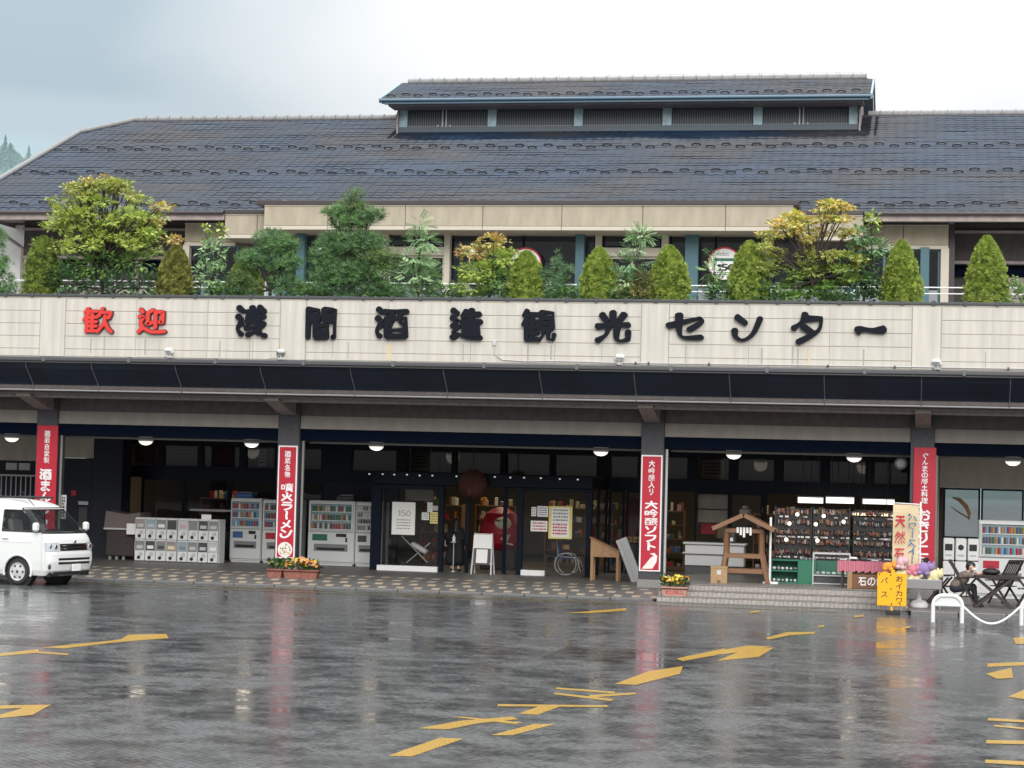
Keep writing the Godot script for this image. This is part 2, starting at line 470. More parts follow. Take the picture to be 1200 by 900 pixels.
# one character: o is the upper left corner, ux to the right, uy down, out towards the reader (its length is the depth); brush > 0 swells the ends
func glyph(g: G, ch: String, o: Vector3, ux: Vector3, uy: Vector3, out: Vector3, fat := 1.0, brush := 0.0, sides := true):
	if not GL.has(ch): return
	var s: PackedStringArray = GL[ch].split(";")
	var w = float(s[0]) * fat * 0.5
	for si in range(1, s.size()):
		var pts = []
		for c in s[si].split(" "):
			var q = c.split(",")
			pts.append(Vector2(float(q[0]), float(q[1])))
		pts = curve(pts)
		var L = []
		var R = []
		var nn = pts.size()
		for i in nn:
			var d: Vector2 = (pts[mini(i + 1, nn - 1)] - pts[maxi(i - 1, 0)]).normalized()
			var m = Vector2(-d.y, d.x)
			var t = float(i) / maxf(nn - 1, 1)
			var ww = w * (1.0 + brush * (0.35 * cos(t * TAU) - 0.12 + 0.2 * (1.0 - t)))
			if i == 0:
				L.append(pts[i] - d * w * 0.75 + m * ww * 0.35); R.append(pts[i] - d * w * 0.75 - m * ww * 0.55)
			L.append(pts[i] + m * ww); R.append(pts[i] - m * ww)
			if i == nn - 1:
				L.append(pts[i] + d * w * 0.75 + m * ww * 0.5); R.append(pts[i] + d * w * 0.75 - m * ww * 0.3)
		var dep = out * (1.0 + 0.012 * si)
		var at = func(p: Vector2, k: float): return o + ux * (p.x / 100.0) + uy * (p.y / 100.0) + dep * k
		for i in L.size() - 1:
			g.quad(at.call(L[i], 1), at.call(R[i], 1), at.call(R[i + 1], 1), at.call(L[i + 1], 1), out)
			if sides:
				var e = ux * (L[i] - R[i]).x + uy * (L[i] - R[i]).y
				g.quad(at.call(L[i], 0), at.call(L[i + 1], 0), at.call(L[i + 1], 1), at.call(L[i], 1), e)
				g.quad(at.call(R[i], 0), at.call(R[i + 1], 0), at.call(R[i + 1], 1), at.call(R[i], 1), -e)
		if sides:
			var d0 = ux * (L[0] - L[1]).x + uy * (L[0] - L[1]).y
			g.quad(at.call(L[0], 0), at.call(R[0], 0), at.call(R[0], 1), at.call(L[0], 1), d0)
			g.quad(at.call(L[-1], 0), at.call(R[-1], 0), at.call(R[-1], 1), at.call(L[-1], 1), -d0)

# a column of characters, top down
func column(parent: Node, m: Material, text: String, top: Vector3, size: Vector2, pitch: float, out: Vector3, ux := Vector3.RIGHT, fat := 1.0):
	for i in text.length():
		var ch = text[i]
		var o = top + Vector3.DOWN * pitch * i
		var g := G.new()
		if ch == "ー":
			glyph(g, ch, o + ux * size.x + Vector3.ZERO, Vector3.DOWN * size.y, -ux * size.x, out, fat * 0.75, 0.0, false)
		else:
			glyph(g, ch, o, ux * size.x, Vector3.DOWN * size.y, out, fat, 0.0, false)
		part(parent, "character", g, m)

# lines of small print: rows of short dashes of uneven length
func print_lines(g: G, x0: float, x1: float, y1: float, y0: float, rows: int, z: float, h := 0.35):
	for i in rows:
		var y = lerpf(y1, y0, (i + 0.5) / rows)
		var dy = (y1 - y0) / rows * h * 0.5
		var x = x0
		while x < x1 - 0.005:
			var w = minf(rr(0.015, 0.06), x1 - x)
			g.quad(V(x, y - dy, z), V(x + w, y - dy, z), V(x + w, y + dy, z), V(x, y + dy, z), Vector3.BACK)
			x += w + rr(0.008, 0.02)
const PX = [-20.25, -13.79, -7.33, 1.85, 8.27, 14.69]   # left edges of the pillars
const PILASTER = [[-19.2, -18.53], [14.7, 15.37], [-12.74, -12.07], [-6.61, -5.95], [2.10, 2.76], [8.26, 8.92]]
const TRANSOMS = [[-14.17, -13.11], [-12.94, -11.90], [-11.75, -10.64], [-10.47, -9.59], [-9.4, -8.2], [-7.33, -6.0], [-5.69, -4.40], [-4.28, -3.0], [-2.84, -1.6], [-1.48, -0.27], [0.08, 0.87], [1.05, 2.25], [2.49, 3.39], [3.59, 4.62], [4.82, 5.87], [6.07, 7.08], [7.26, 8.19]]
const SLOPE = 0.41
func roof_y(z: float) -> float: return 10.06 + (-6.0 - z) * SLOPE

func grid_window(parent: Node, called: String, x0: float, x1: float, y0: float, y1: float, z: float, fr: Material, pane: Material, t := 0.05, cols := 1, dep := 0.08):
	var g := G.new()
	g.bx(x0, x1, y0, y0 + t, z - dep, z)
	g.bx(x0, x1, y1 - t, y1, z - dep, z)
	g.bx(x0, x0 + t, y0 + t, y1 - t, z - dep, z)
	g.bx(x1 - t, x1, y0 + t, y1 - t, z - dep, z)
	for i in range(1, cols):
		var x = lerpf(x0, x1, float(i) / cols)
		g.bx(x - t * 0.5, x + t * 0.5, y0 + t, y1 - t, z - dep + 0.004, z - 0.004)
	var o = part(parent, called, g, fr)
	for i in cols:
		var p := G.new()
		var a = lerpf(x0 + t, x1 - t, float(i) / cols)
		var b = lerpf(x0 + t, x1 - t, float(i + 1) / cols)
		p.quad(V(a, y0 + t, z - dep * 0.5), V(b, y0 + t, z - dep * 0.5), V(b, y1 - t, z - dep * 0.5), V(a, y1 - t, z - dep * 0.5), Vector3.BACK)
		part(o, "pane", p, pane)
	return o

func build_shop():
	var b := thing("shop_building", "long shop building with cream sign band, tiled roof and dark pillared arcade", "building")
	# ---- sign band
	var g := G.new()
	g.bx(-22.0, 20.5, 5.38, 6.82, 2.1, 2.385)
	g.bx(-22.0, 20.5, 6.82, 6.86, 2.05, 2.39)
	var band = part(b, "sign_band", g, M.band_groove)
	var rows = [6.815, 6.505, 6.195, 5.885, 5.575, 5.39]
	var ends = [-22.0, -19.2, -18.53, -12.74, -12.07, -6.61, -5.95, 2.10, 2.76, 8.26, 8.92, 14.7, 15.37, 20.5]
	for i in range(0, ends.size(), 2):
		var a: float = ends[i]
		var e: float = ends[i + 1]
		var k = maxi(1, roundi((e - a) / 1.84))
		for c in k:
			for r in 5:
				var p := G.new()
				var w = (e - a) / k
				p.box(Vector3.ZERO, V(w - 0.006, rows[r] - rows[r + 1] - 0.015, 0.05), 0.006)
				piece(band, "panel", p.mesh(), M.band, V(a + w * (c + 0.5), (rows[r] + rows[r + 1]) * 0.5, 2.375 + rr(-0.0015, 0.0015)))
	for s in PILASTER:
		var p := G.new()
		p.box(Vector3.ZERO, V(s[1] - s[0] - 0.03, 1.425, 0.06), 0.006)
		piece(band, "pilaster_panel", p.mesh(), M.band, V((s[0] + s[1]) * 0.5, 6.1025, 2.382))
	# rain stains that run down the panels from the letter fixings
	g = G.new()
	for x in [-11.4, -11.05, -10.0, -9.65, -7.35, -7.27, -5.95, -5.28, -4.9, -2.1, 0.0, -0.55, 1.2, 3.15, 4.9, 5.6, 5.72, 7.2, 2.3, -8.1, 9.9]:
		var w = rr(0.006, 0.022)
		g.bx(x - w, x + w, 5.4 + rr(0, 0.1), 5.86 + rr(-0.05, 0.03), 2.4, 2.4035)
	part(band, "rain_stain", g, M.stain)
	g = G.new()
	for x in [-3.93, -3.86, 5.98]:
		g.bx(x - 0.03, x + 0.025, 5.42, 5.80, 2.4, 2.404)
	part(band, "rust_stain", g, M.rust_stain)
	g = G.new()
	g.bx(-22.0, 20.5, 6.86, 6.92, 2.0, 2.43, 0.008)
	for i in 60: g.bx(-21.4 + i * 0.7, -21.32 + i * 0.7, 6.845, 6.95, 2.02, 2.445, 0.006)
	part(b, "coping", g, M.coping)
	g = G.new()
	g.tube([V(-1.35, 5.86, 2.43), V(-1.33, 5.6, 2.43), V(-1.15, 5.47, 2.43), V(-0.6, 5.445, 2.43), V(0.2, 5.46, 2.43), V(1.6, 5.44, 2.43), V(6.0, 5.45, 2.43), V(13.4, 5.44, 2.43)], 0.013, 6)
	g.box(V(-1.35, 5.86, 2.42), V(0.08, 0.12, 0.06), 0.01)
	part(band, "sign_cable", g, M.light_grey)
	for x in [2.0, 2.3, 3.7, 6.4, 7.9, 10.4, 11.0]: each(band, "cable_clip", [[x - 0.02, x + 0.02, 5.41, 5.47, 2.4, 2.45]], M.dark_grey, 0.004)
	# ---- gutter, curved fascia, pipe, soffit
	g = G.new()
	g.bx(-22.0, 20.5, 5.27, 5.375, 2.2, 2.52, 0.02)
	g.bx(-22.0, 20.5, 5.235, 5.265, 2.2, 2.47)
	var gut = part(b, "gutter", g, M.gutter)
	g = G.new()
	for i in 19: g.bx(-21.4 + i * 2.2, -21.33 + i * 2.2, 5.26, 5.388, 2.3, 2.53)
	part(gut, "gutter_strap", g, M.seam)
	g = G.new()
	var prof = [V(0, 5.235, 2.34), V(0, 5.1, 2.25), V(0, 4.92, 2.05), V(0, 4.76, 1.86), V(0, 4.72, 1.83)]
	for i in prof.size() - 1:
		var p0: Vector3 = prof[i]
		var p1: Vector3 = prof[i + 1]
		g.quad(V(-22.0, p0.y, p0.z), V(20.5, p0.y, p0.z), V(20.5, p1.y, p1.z), V(-22.0, p1.y, p1.z), V(0, -1, 1))
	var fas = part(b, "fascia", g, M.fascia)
	for x in [-13.11, -11.4, -9.25, -7.1, -4.86, -2.58, -0.28, 1.95, 4.16, 6.32, 8.5, 10.46, 12.4, -15.3, -17.5, -19.7, 14.6, 16.8, 19.0]:
		g = G.new()
		for i in prof.size() - 1:
			g.bar(V(x, prof[i].y, prof[i].z + 0.012), V(x, prof[i + 1].y, prof[i + 1].z + 0.012), 0.022, 0.012)
		g.bar(V(x, 4.72, 1.845), V(x, 4.56, 1.80), 0.022, 0.012)
		part(fas, "seam", g, M.seam)
	g = G.new()
	g.bx(-22.0, 20.5, 4.62, 4.72, 1.6, 1.8)
	g.bx(-22.0, 20.5, 4.50, 4.57, 1.3, 1.62)
	part(b, "lower_fascia", g, M.brown_board)
	g = G.new()
	g.tube([V(-22.0, 4.59, 1.78), V(20.5, 4.59, 1.78)], 0.024, 8)
	part(b, "edge_pipe", g, M.pipe)
	g = G.new()
	g.bx(-22.0, 20.5, 4.42, 4.50, 1.02, 1.3)
	part(b, "lip_board", g, M.brown_light)
	g = G.new()
	g.bx(-22.0, 20.5, 4.50, 4.54, -0.1, 1.3)
	g.bx(-22.0, 20.5, 4.13, 4.50, -0.22, -0.1)
	part(b, "soffit", g, M.brown_board)
	# the arcade's own roof above the soffit, carrying the planted terrace
	g = G.new()
	g.bx(-22.0, 20.5, 6.42, 6.52, -7.2, 2.05)
	g.bx(-22.0, 20.5, 4.54, 6.42, 1.0, 1.2)
	part(b, "terrace_deck", g, M.deck)
	# ---- pillars, brackets, spandrels, beams
	for i in 6:
		var x: float = PX[i]
		g = G.new()
		g.bx(x, x + 0.56, 0.1, 4.5, -0.56, 0.0, 0.012)
		var p = part(b, "pillar", g, M.pillar)
		g = G.new()
		g.bx(x - 0.02, x + 0.58, 0.1, 0.34, -0.58, 0.02, 0.01)
		part(p, "plinth", g, M.plinth)
		g = G.new()
		g.tube([V(x + 0.61, 0.3, -0.2), V(x + 0.61, 3.5, -0.2)], 0.035, 8)
		part(p, "drain_pipe", g, M.light_grey if i == 3 else M.grey)
		g = G.new()
		g.prism([Vector2(0.01, 4.14), Vector2(0.5, 4.2), Vector2(1.5, 4.44), Vector2(1.55, 4.5), Vector2(0.01, 4.5)], V(x + 0.1, 0, 0), Vector3.BACK, Vector3.UP, V(0.36, 0, 0))
		part(p, "bracket", g, M.brown_light)
	var gaps = [[-22.0, PX[0]]]
	for i in 5: gaps.append([PX[i] + 0.56, PX[i + 1]])
	gaps.append([PX[5] + 0.56, 20.5])
	for s in gaps:
		g = G.new(); g.bx(s[0], s[1], 3.80, 4.13, -0.24, -0.08, 0.005); part(b, "spandrel", g, M.spandrel)
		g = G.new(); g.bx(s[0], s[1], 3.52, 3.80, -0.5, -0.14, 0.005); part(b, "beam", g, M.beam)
		g = G.new(); g.bx(s[0] + 0.1, s[1], 3.445, 3.50, -0.62, -0.56, 0.01); part(b, "conduit", g, M.grey)
	g = G.new()
	g.bx(-22.0, 20.5, 3.55, 3.65, -7.2, -0.5)
	part(b, "ceiling", g, M.wall_dark)
	# ---- main shop wall: header, mullions between transoms, transoms
	g = G.new()
	g.bx(-15.2, 9.0, 3.44, 3.55, -7.2, -7.0)
	g.bx(-15.2, 9.0, 2.45, 2.77, -7.22, -6.98)
	var last = -15.2
	for t in TRANSOMS:
		g.bx(last, t[0], 2.77, 3.44, -7.2, -6.985)
		last = t[1]
	g.bx(last, 9.0, 2.77, 3.44, -7.2, -6.985)
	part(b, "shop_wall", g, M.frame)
	for t in TRANSOMS: grid_window(b, "transom_window", t[0] + 0.003, t[1] - 0.003, 2.773, 3.437, -7.02, M.frame, M.pane_dark, 0.03)
	# left bay: side wall pier, service door, dark windows over a low wall
	g = G.new()
	g.bx(-14.56, -13.68, 0.1, 3.55, -6.4, -5.7, 0.01)
	part(b, "side_pier", g, M.wall_dark)
	g = G.new()
	g.bx(-15.6, -14.57, 2.95, 3.55, -6.0, -5.75)
	part(b, "door_head_panel", g, M.wall_cream)
	g = G.new()
	g.bx(-15.6, -14.57, 0.12, 2.94, -6.0, -5.8, 0.01)
	var dr = part(b, "service_door", g, M.wall_dark)
	g = G.new(); g.bx(-14.98, -14.72, 0.75, 1.55, -5.8, -5.775, 0.006); part(dr, "notice_plate", g, M.dark_grey)
	g = G.new(); g.bx(-15.0, -14.7, 1.62, 1.72, -5.8, -5.77, 0.006); part(dr, "nameplate", g, M.light_grey)
	g = G.new(); g.box(V(-15.15, 1.95, -5.785), V(0.16, 0.15, 0.03), 0.006); part(dr, "fire_alarm", g, M.red)
	g = G.new()
	g.bx(-13.68, -8.1, 0.1, 0.95, -7.2, -7.0)
	part(b, "low_wall", g, M.wall_dark)
	for t in [[-13.6, -12.3], [-12.28, -10.95], [-10.93, -9.55], [-9.53, -8.15]]:
		grid_window(b, "shop_window", t[0], t[1], 0.95, 2.448, -7.02, M.frame, M.pane_dark, 0.06)
	g = G.new(); g.bx(-12.0, -8.9, 1.52, 1.58, -7.0, -6.7, 0.008); part(b, "window_ledge", g, M.light_grey)
	g = G.new()
	g.bx(-8.13, -5.95, 0.1, 2.45, -7.2, -7.0)
	part(b, "machine_backing", g, M.wall_dark)
	# right of the entrance: tall panes; right bay: open shop front with two window panes
	for t in [[0.06, 0.5], [0.55, 1.05]]:
		grid_window(b, "shop_window", t[0], t[1], 0.14, 2.448, -7.02, M.frame, M.pane, 0.06)
	for t in [[2.45, 3.4], [3.42, 4.3]]:
		grid_window(b, "shop_window", t[0], t[1], 0.7, 2.448, -7.02, M.frame, M.clear, 0.05)
	for x in [4.36, 5.75, 7.05, 8.2]: each(b, "shopfront_post", [[x - 0.05, x + 0.05, 0.4, 2.45, -7.12, -7.0]], M.frame)
	# far left and far right walls of the arcade
	each(b, "end_wall", [[-22.0, -16.1, 2.83, 3.55, -6.0, -5.75], [-16.1, -15.6, 0.1, 3.55, -6.05, -5.72]], M.wall_cream)
	each(b, "end_wall", [[-22.0, -16.1, 0.1, 1.5, -6.0, -5.75], [-22.0, -16.1, 1.5, 2.83, -6.2, -6.1]], M.wall_dark)
	for i in 9: each(b, "window_bar", [[-17.4 + i * 0.15 - 0.013, -17.4 + i * 0.15 + 0.013, 1.55, 2.38, -5.865, -5.835]], M.light_grey, 0.004)
	each(b, "window_bar", [[-22.0, -16.15, 2.38, 2.43, -5.88, -5.82]], M.light_grey)
	for x in [-17.22, -16.82]:
		g = G.new(); g.bx(x - 0.17, x + 0.17, 2.56, 2.76, -6.098, -6.09); part(b, "wall_notice", g, M.paper_grey)
	each(b, "end_wall", [[9.0, 20.5, 2.75, 3.55, -4.75, -4.55], [8.9, 8.998, 0.1, 3.55, -7.2, -4.6]], M.wall_cream)
	g = G.new(); g.bx(9.1, 20.5, 0.1, 1.45, -4.75, -4.56); part(b, "end_wall", g, M.wall_dark)
	for t in [[9.1, 10.03], [10.05, 11.12], [11.14, 13.4], [13.42, 16.9], [16.92, 20.4]]:
		grid_window(b, "shop_window", t[0], t[1], 1.452, 2.748, -4.57, M.frame, M.pane_dark, 0.05)
	# ---- interior shell
	g = G.new()
	g.bx(-15.2, 9.0, 0.02, 0.13, -20.0, -7.0)
	part(b, "interior_floor", g, M.interior_floor)
	g = G.new()
	g.bx(-15.4, 9.1, 0.1, 4.2, -20.2, -20.0)
	g.bx(-15.4, -15.2, 0.1, 4.2, -20.0, -7.2)
	g.bx(9.0, 9.15, 0.1, 4.2, -20.0, -7.2)
	part(b, "interior_wall", g, M.interior_wall)
	g = G.new()
	g.bx(-15.4, 9.1, 3.65, 3.75, -20.0, -7.2)
	part(b, "interior_ceiling", g, M.interior_wall)
	# ---- entrance vestibule
	g = G.new()
	g.bx(-5.95, 0.05, 2.45, 2.80, -6.98, -4.1, 0.02)
	var ves = part(b, "entrance_vestibule", g, M.frame)
	for s in [[-5.95, -5.68], [-4.09, -3.95], [-1.95, -1.8], [-0.1, 0.05]]: each(ves, "door_post", [[s[0], s[1], 0.13, 2.45, -4.25, -4.1]], M.frame)
	for s in [[-3.40, -3.30], [-2.38, -2.28]]: each(ves, "door_post", [[s[0], s[1], 0.13, 2.45, -4.42, -4.34]], M.frame, 0.006)
	for x in [-5.95, -0.02]:
		for z in [-5.5, -6.95]: each(ves, "door_post", [[x, x + 0.07, 0.13, 2.45, z, z + 0.08]], M.frame)
	each(ves, "transom_bar", [[-5.68, -4.09, 2.33, 2.45, -4.22, -4.12], [-1.8, -0.1, 2.38, 2.45, -4.22, -4.12]], M.frame)
	for s in [[-5.68, -4.09], [-1.8, -0.1]]:
		g = G.new(); g.quad(V(s[0], 0.28, -4.17), V(s[1], 0.28, -4.17), V(s[1], 2.36, -4.17), V(s[0], 2.36, -4.17), Vector3.BACK)
		part(ves, "pane", g, M.pane)
	for s in [[-2.33, -1.95]]:
		g = G.new(); g.quad(V(s[0], 0.2, -4.34), V(s[1], 0.2, -4.34), V(s[1], 2.4, -4.34), V(s[0], 2.4, -4.34), Vector3.BACK)
		part(ves, "sliding_door", g, M.pane)
	for s in [[-5.72, -4.06], [-1.8, -1.13]]:
		g = G.new(); g.bx(s[0], s[1], 0.12, 0.29, -4.16, -3.98, 0.01); part(ves, "white_base", g, M.white)
	for x in [-5.91, 0.01]:
		g = G.new(); g.quad(V(x, 0.2, -4.2), V(x, 0.2, -6.95), V(x, 2.45, -6.95), V(x, 2.45, -4.2), Vector3.RIGHT); part(ves, "side_pane", g, M.pane)
	# ---- upper storey
	var seg = [[-9.5, 5.1, 9.41, 10.10, -5.0], [-10.98, -9.5, 9.28, 9.97, -6.0], [5.1, 6.9, 9.28, 9.97, -6.0], [-12.53, -10.98, 9.17, 9.83, -7.0], [6.9, 9.15, 9.17, 9.83, -7.0]]
	var joints = [[-9.5, -7.66, -5.46, -3.29, -1.11, 1.09, 3.31, 5.1], [-10.98, -10.02, -9.5], [5.1, 5.9, 6.9], [-12.53, -10.98], [6.9, 7.95, 9.15]]
	for k in 5:
		var s = seg[k]
		g = G.new()
		g.bx(s[0], s[1], s[2], s[3], s[4] - 1.4, s[4] - 0.06)
		var fc = part(b, "parapet", g, M.cream)
		g = G.new(); g.bx(s[0] - (0.25 if k == 0 else 0.0), s[1] + (0.12 if k == 0 else 0.0), s[3], s[3] + 0.12, s[4] - 1.4, s[4] + 0.05, 0.01); part(fc, "coping", g, M.dark_coping)
		for i in joints[k].size() - 1:
			var a: float = joints[k][i]
			var e: float = joints[k][i + 1]
			g = G.new(); g.bx(a + 0.008, e - 0.008, s[2] + 0.115, s[3] - 0.035, s[4] - 0.06, s[4], 0.008); part(fc, "panel", g, M.cream)
			g = G.new(); g.bx(a + 0.006, e - 0.006, s[2], s[2] + 0.105, s[4] - 0.06, s[4] + 0.025, 0.008); part(fc, "trim", g, M.cream_trim)
			g = G.new(); g.bx(a + 0.006, e - 0.006, s[3] - 0.03, s[3], s[4] - 0.06, s[4] + 0.02, 0.006); part(fc, "trim", g, M.cream_trim)
	# upper wall at z -6.3: big dark panes, teal columns, cream posts
	for s in [[-9.4, -6.22], [-4.42, -0.36], [1.68, 4.2], [4.5, 6.5]]:
		grid_window(b, "upper_window", s[0], s[1], 6.55, 9.52, -6.3, M.frame, M.pane_dark, 0.05, 2)
	for s in [[-6.2, -4.6], [-0.16, 1.48]]:
		var w = grid_window(b, "upper_window", s[0], s[1], 9.08, 9.52, -6.22, M.frame, M.pane_dark, 0.05)
		grid_window(b, "upper_window", s[0], s[1], 6.55, 8.84, -6.22, M.cream_trim, M.pane_dark, 0.06, 2)
		g = G.new(); g.bx(s[0], s[1], 8.84, 9.08, -6.3, -6.12, 0.01); part(w, "rail", g, M.cream_trim)
	for s in [[-4.6, -4.43], [-0.35, -0.17], [1.48, 1.67], [-6.4, -6.2]]: each(b, "cream_post", [[s[0], s[1], 6.52, 9.52, -6.32, -6.08]], M.cream_trim)
	for x in [-8.8, -0.86, 2.15, 4.22, 6.4, 8.41, -10.4]:
		var low = x > 6.0 or x < -9.5
		g = G.new(); g.bx(x, x + (0.24 if x != 2.15 else 0.36), 6.52, 9.2 if low else 9.45, -7.0 if low else -6.1, -6.8 if low else -5.86, 0.01); part(b, "teal_column", g, M.teal)
	grid_window(b, "upper_window", 6.7, 8.95, 6.55, 9.2, -7.1, M.teal, M.pane_dark, 0.07, 3)
	grid_window(b, "upper_window", -12.5, -10.9, 6.55, 9.2, -7.1, M.teal, M.pane_dark, 0.07, 2)
	each(b, "cream_post", [[8.95, 9.17, 6.52, 9.2, -7.2, -6.95], [-12.56, -12.36, 6.52, 9.2, -7.2, -6.95]], M.cream_trim)
	# brown walls of the wings
	for s in [[9.3, 20.4], [-17.95, -12.55]]:
		each(b, "wing_wall", [[s[0], s[1], 8.97, 10.0, -8.2, -8.0], [s[0], s[1], 6.5, 8.7, -8.6, -8.5]], M.brown_wall)
		each(b, "wing_rail", [[s[0], s[1], 8.88, 8.97, -8.25, -7.96], [s[0], s[1], 9.72, 9.8, -8.0, -7.9]], M.siding)
		g = G.new(); g.bx(s[0], s[1], 8.6, 8.9, -8.45, -8.3); part(b, "shutter_box", g, M.beam)
		var x = s[0] + 0.5
		while x < s[1]:
			each(b, "wing_post", [[x, x + 0.09, 6.5, 8.9, -8.24, -8.1]], M.siding)
			x += 1.5
	g = G.new(); g.bx(9.17, 9.32, 6.52, 9.9, -8.1, -7.3); part(b, "wing_post", g, M.dark_coping)
	for i in 5: each(b, "shutter_slat", [[-16.3, -12.7, 6.55 + i * 0.3, 6.83 + i * 0.3, -8.5, -8.44]], M.wall_cream)
	for i in 7: each(b, "shutter_slat", [[10.2, 20.3, 6.55 + i * 0.29, 6.825 + i * 0.29, -8.5, -8.44]], M.wall_cream)
	g = G.new(); g.bx(-21.0, -18.1, 6.0, 10.0, -9.2, -9.0); part(b, "end_wall", g, M.white)
	g = G.new(); g.tube([V(-18.0, 6.5, -8.05), V(-18.0, 9.2, -8.05), V(-18.4, 9.7, -6.6)], 0.06, 8); part(b, "downpipe", g, M.siding)
	build_roof(b)

func build_roof(b: Node3D):
	var g := G.new()
	var x0 = -19.4
	var x1 = 21.0
	# sheet under the tiles, front and back slopes, with the verge cut in towards the ridge at the left
	var drop = 0.06
	var out = V(0, 1, 0.4)
	g.quad(V(x0 + 0.05, roof_y(-6) - drop, -6), V(x1, roof_y(-6) - drop, -6), V(x1, roof_y(-15.2) - drop, -15.2), V(x0 + 0.05, roof_y(-15.2) - drop, -15.2), out)
	g.quad(V(x0 + 0.05, roof_y(-15.2) - drop, -15.2), V(x1, roof_y(-15.2) - drop, -15.2), V(x1, roof_y(-17) - drop, -17), V(-18.07, roof_y(-17) - drop, -17), out)
	g.quad(V(-18.07, 14.5, -17), V(x1, 14.5, -17), V(x1, 10, -28), V(x0, 10, -28), V(0, 1, -0.4))
	g.bx(x0, x1, 9.98, 10.0, -8.2, -6.05)
	var roof = part(b, "roof", g, M.dark_coping)
	g = G.new()
	g.flat(V(x1 - 0.5, 9.9, -6.8), V(x1 - 0.5, 9.9, -27), V(x1 - 0.5, 14.2, -17), Vector3.RIGHT)
	part(b, "gable_wall", g, M.siding)
	# gable wall under the verge
	g = G.new()
	g.flat(V(x0 + 0.7, 9.9, -6.8), V(x0 + 0.7, 9.9, -27), V(x0 + 0.7, 14.2, -17), Vector3.LEFT)
	part(b, "gable_wall", g, M.siding)
	g = G.new()
	each(roof, "eave_board", [[-20.0, -11.0, 9.80, 9.99, -6.16, -6.0], [6.92, 21.0, 9.80, 9.99, -6.16, -6.0]], M.pink_board)
	for s in [[-20.0, -11.0], [6.92, 21.0]]:
		g = G.new(); g.tube([V(s[0], 10.0, -5.92), V(s[1], 10.0, -5.92)], 0.055, 8); part(roof, "gutter", g, M.dark_coping)
	# curved glazed tiles, laid in courses
	var tm := G.new()
	var W = 0.30
	var L = 0.335
	var N = 6
	var ys = []
	for i in N + 1:
		var t = float(i) / N
		ys.append(0.007 * sin(t * TAU) + (0.006 if t > 0.9 else 0.0))
	for i in N:
		var a = (float(i) / N - 0.5) * W * 1.03
		var e = (float(i + 1) / N - 0.5) * W * 1.03
		var na = Vector3(-(ys[mini(i + 1, N)] - ys[maxi(i - 1, 0)]), W / N * 2, 0.05).normalized()
		var nb = Vector3(-(ys[mini(i + 2, N)] - ys[i]), W / N * 2, 0.05).normalized()
		tm.quadn(V(a, ys[i] + 0.013, 0), V(e, ys[i + 1] + 0.013, 0), V(e, ys[i + 1], -L), V(a, ys[i], -L), na, nb, nb, na)
		tm.quad(V(a, ys[i] + 0.013, 0), V(e, ys[i + 1] + 0.013, 0), V(e, ys[i + 1] - 0.004, 0.004), V(a, ys[i] - 0.005, 0.004), V(0, 0.2, 1))
	var tmesh = tm.mesh()
	var nz := FastNoiseLite.new()
	nz.seed = 4; nz.frequency = 0.12
	var nz2 := FastNoiseLite.new()
	nz2.seed = 14; nz2.frequency = 0.35
	var nz3 := FastNoiseLite.new()
	nz3.seed = 24; nz3.frequency = 0.25
	var xf = []
	var cols = []
	var ang = atan(SLOPE)
	var lay = func(xa: float, xb: float, za: float, zb: float, base: Callable, skip: Callable):
		var row = 0
		var z = za
		var step = 0.29 * cos(ang)
		while z > zb:
			var x = xa + W * 0.5
			while x < xb:
				if not skip.call(x, z):
					var bs = Basis(Vector3.RIGHT, ang + rr(-0.006, 0.006) + 0.10 * nz3.get_noise_2d(x, row * 37.0)) * Basis(Vector3.UP, rr(-0.012, 0.012)) * Basis(Vector3.BACK, rr(-0.014, 0.014))
					xf.append(Transform3D(bs, V(x, base.call(z) + 0.005 + rr(0, 0.002), z)))
					var q = nz.get_noise_2d(x, z * 2.0)
					var q2 = nz2.get_noise_2d(x + 50, z)
					var c = Color(0.018, 0.030, 0.052).lerp(Color(0.034, 0.034, 0.040), smoothstep(-0.1, 0.5, q))
					c = c.lerp(Color(0.016, 0.034, 0.068), smoothstep(0.0, 0.6, -q))
					c *= 0.85 + q2 * 0.3 + rr(-0.1, 0.1)
					cols.append(Color(c.r, c.g, c.b))
				x += W
			z -= step
			row += 1
	lay.call(x0, x1, -6.0, -17.0, roof_y, func(x, z): return (z < -15.2 and x < x0 + (-15.2 - z) * 0.74) or (z < -15.2 and x > -8.2 and x < 6.3))
	swarm(roof, "tiles", tmesh, M.roof_tile, xf, cols)
	# verge tiles along the left edge
	g = G.new()
	g.tube([V(x0, roof_y(-5.9) + 0.06, -5.9), V(x0, roof_y(-15.2) + 0.06, -15.2), V(-18.07, roof_y(-17) + 0.06, -17)], 0.09, 8)
	part(roof, "verge", g, M.ridge)
	# ridge
	var rp := G.new()
	rp.tube([V(-0.2, 0, 0), V(0.2, 0, 0)], 0.125, 10)
	rp.tube([V(0.17, 0, 0), V(0.215, 0, 0)], 0.15, 10)
	var rmesh = rp.mesh()
	var x = -17.9
	while x < 20.6:
		if x < -8.4 or x > 6.6: piece(roof, "ridge_tile", rmesh, M.ridge, V(x, 14.60, -17.0))
		x += 0.42
	g = G.new(); g.bx(-18.1, 20.9, 14.4, 14.56, -17.15, -16.85); part(roof, "ridge_base", g, M.dark_coping)
	# snow guards: little two-legged arches standing on the tiles in three rows
	var sg := G.new()
	sg.prism([Vector2(-0.16, -0.01), Vector2(-0.14, 0.05), Vector2(-0.07, 0.085), Vector2(0.07, 0.085), Vector2(0.14, 0.05), Vector2(0.16, -0.01), Vector2(0.10, -0.01), Vector2(0.08, 0.03), Vector2(-0.08, 0.03), Vector2(-0.10, -0.01)], V(0, 0, 0), Vector3.RIGHT * 0.95, Vector3.UP * 0.75, V(0, 0, 0.05))
	var smesh = sg.mesh()
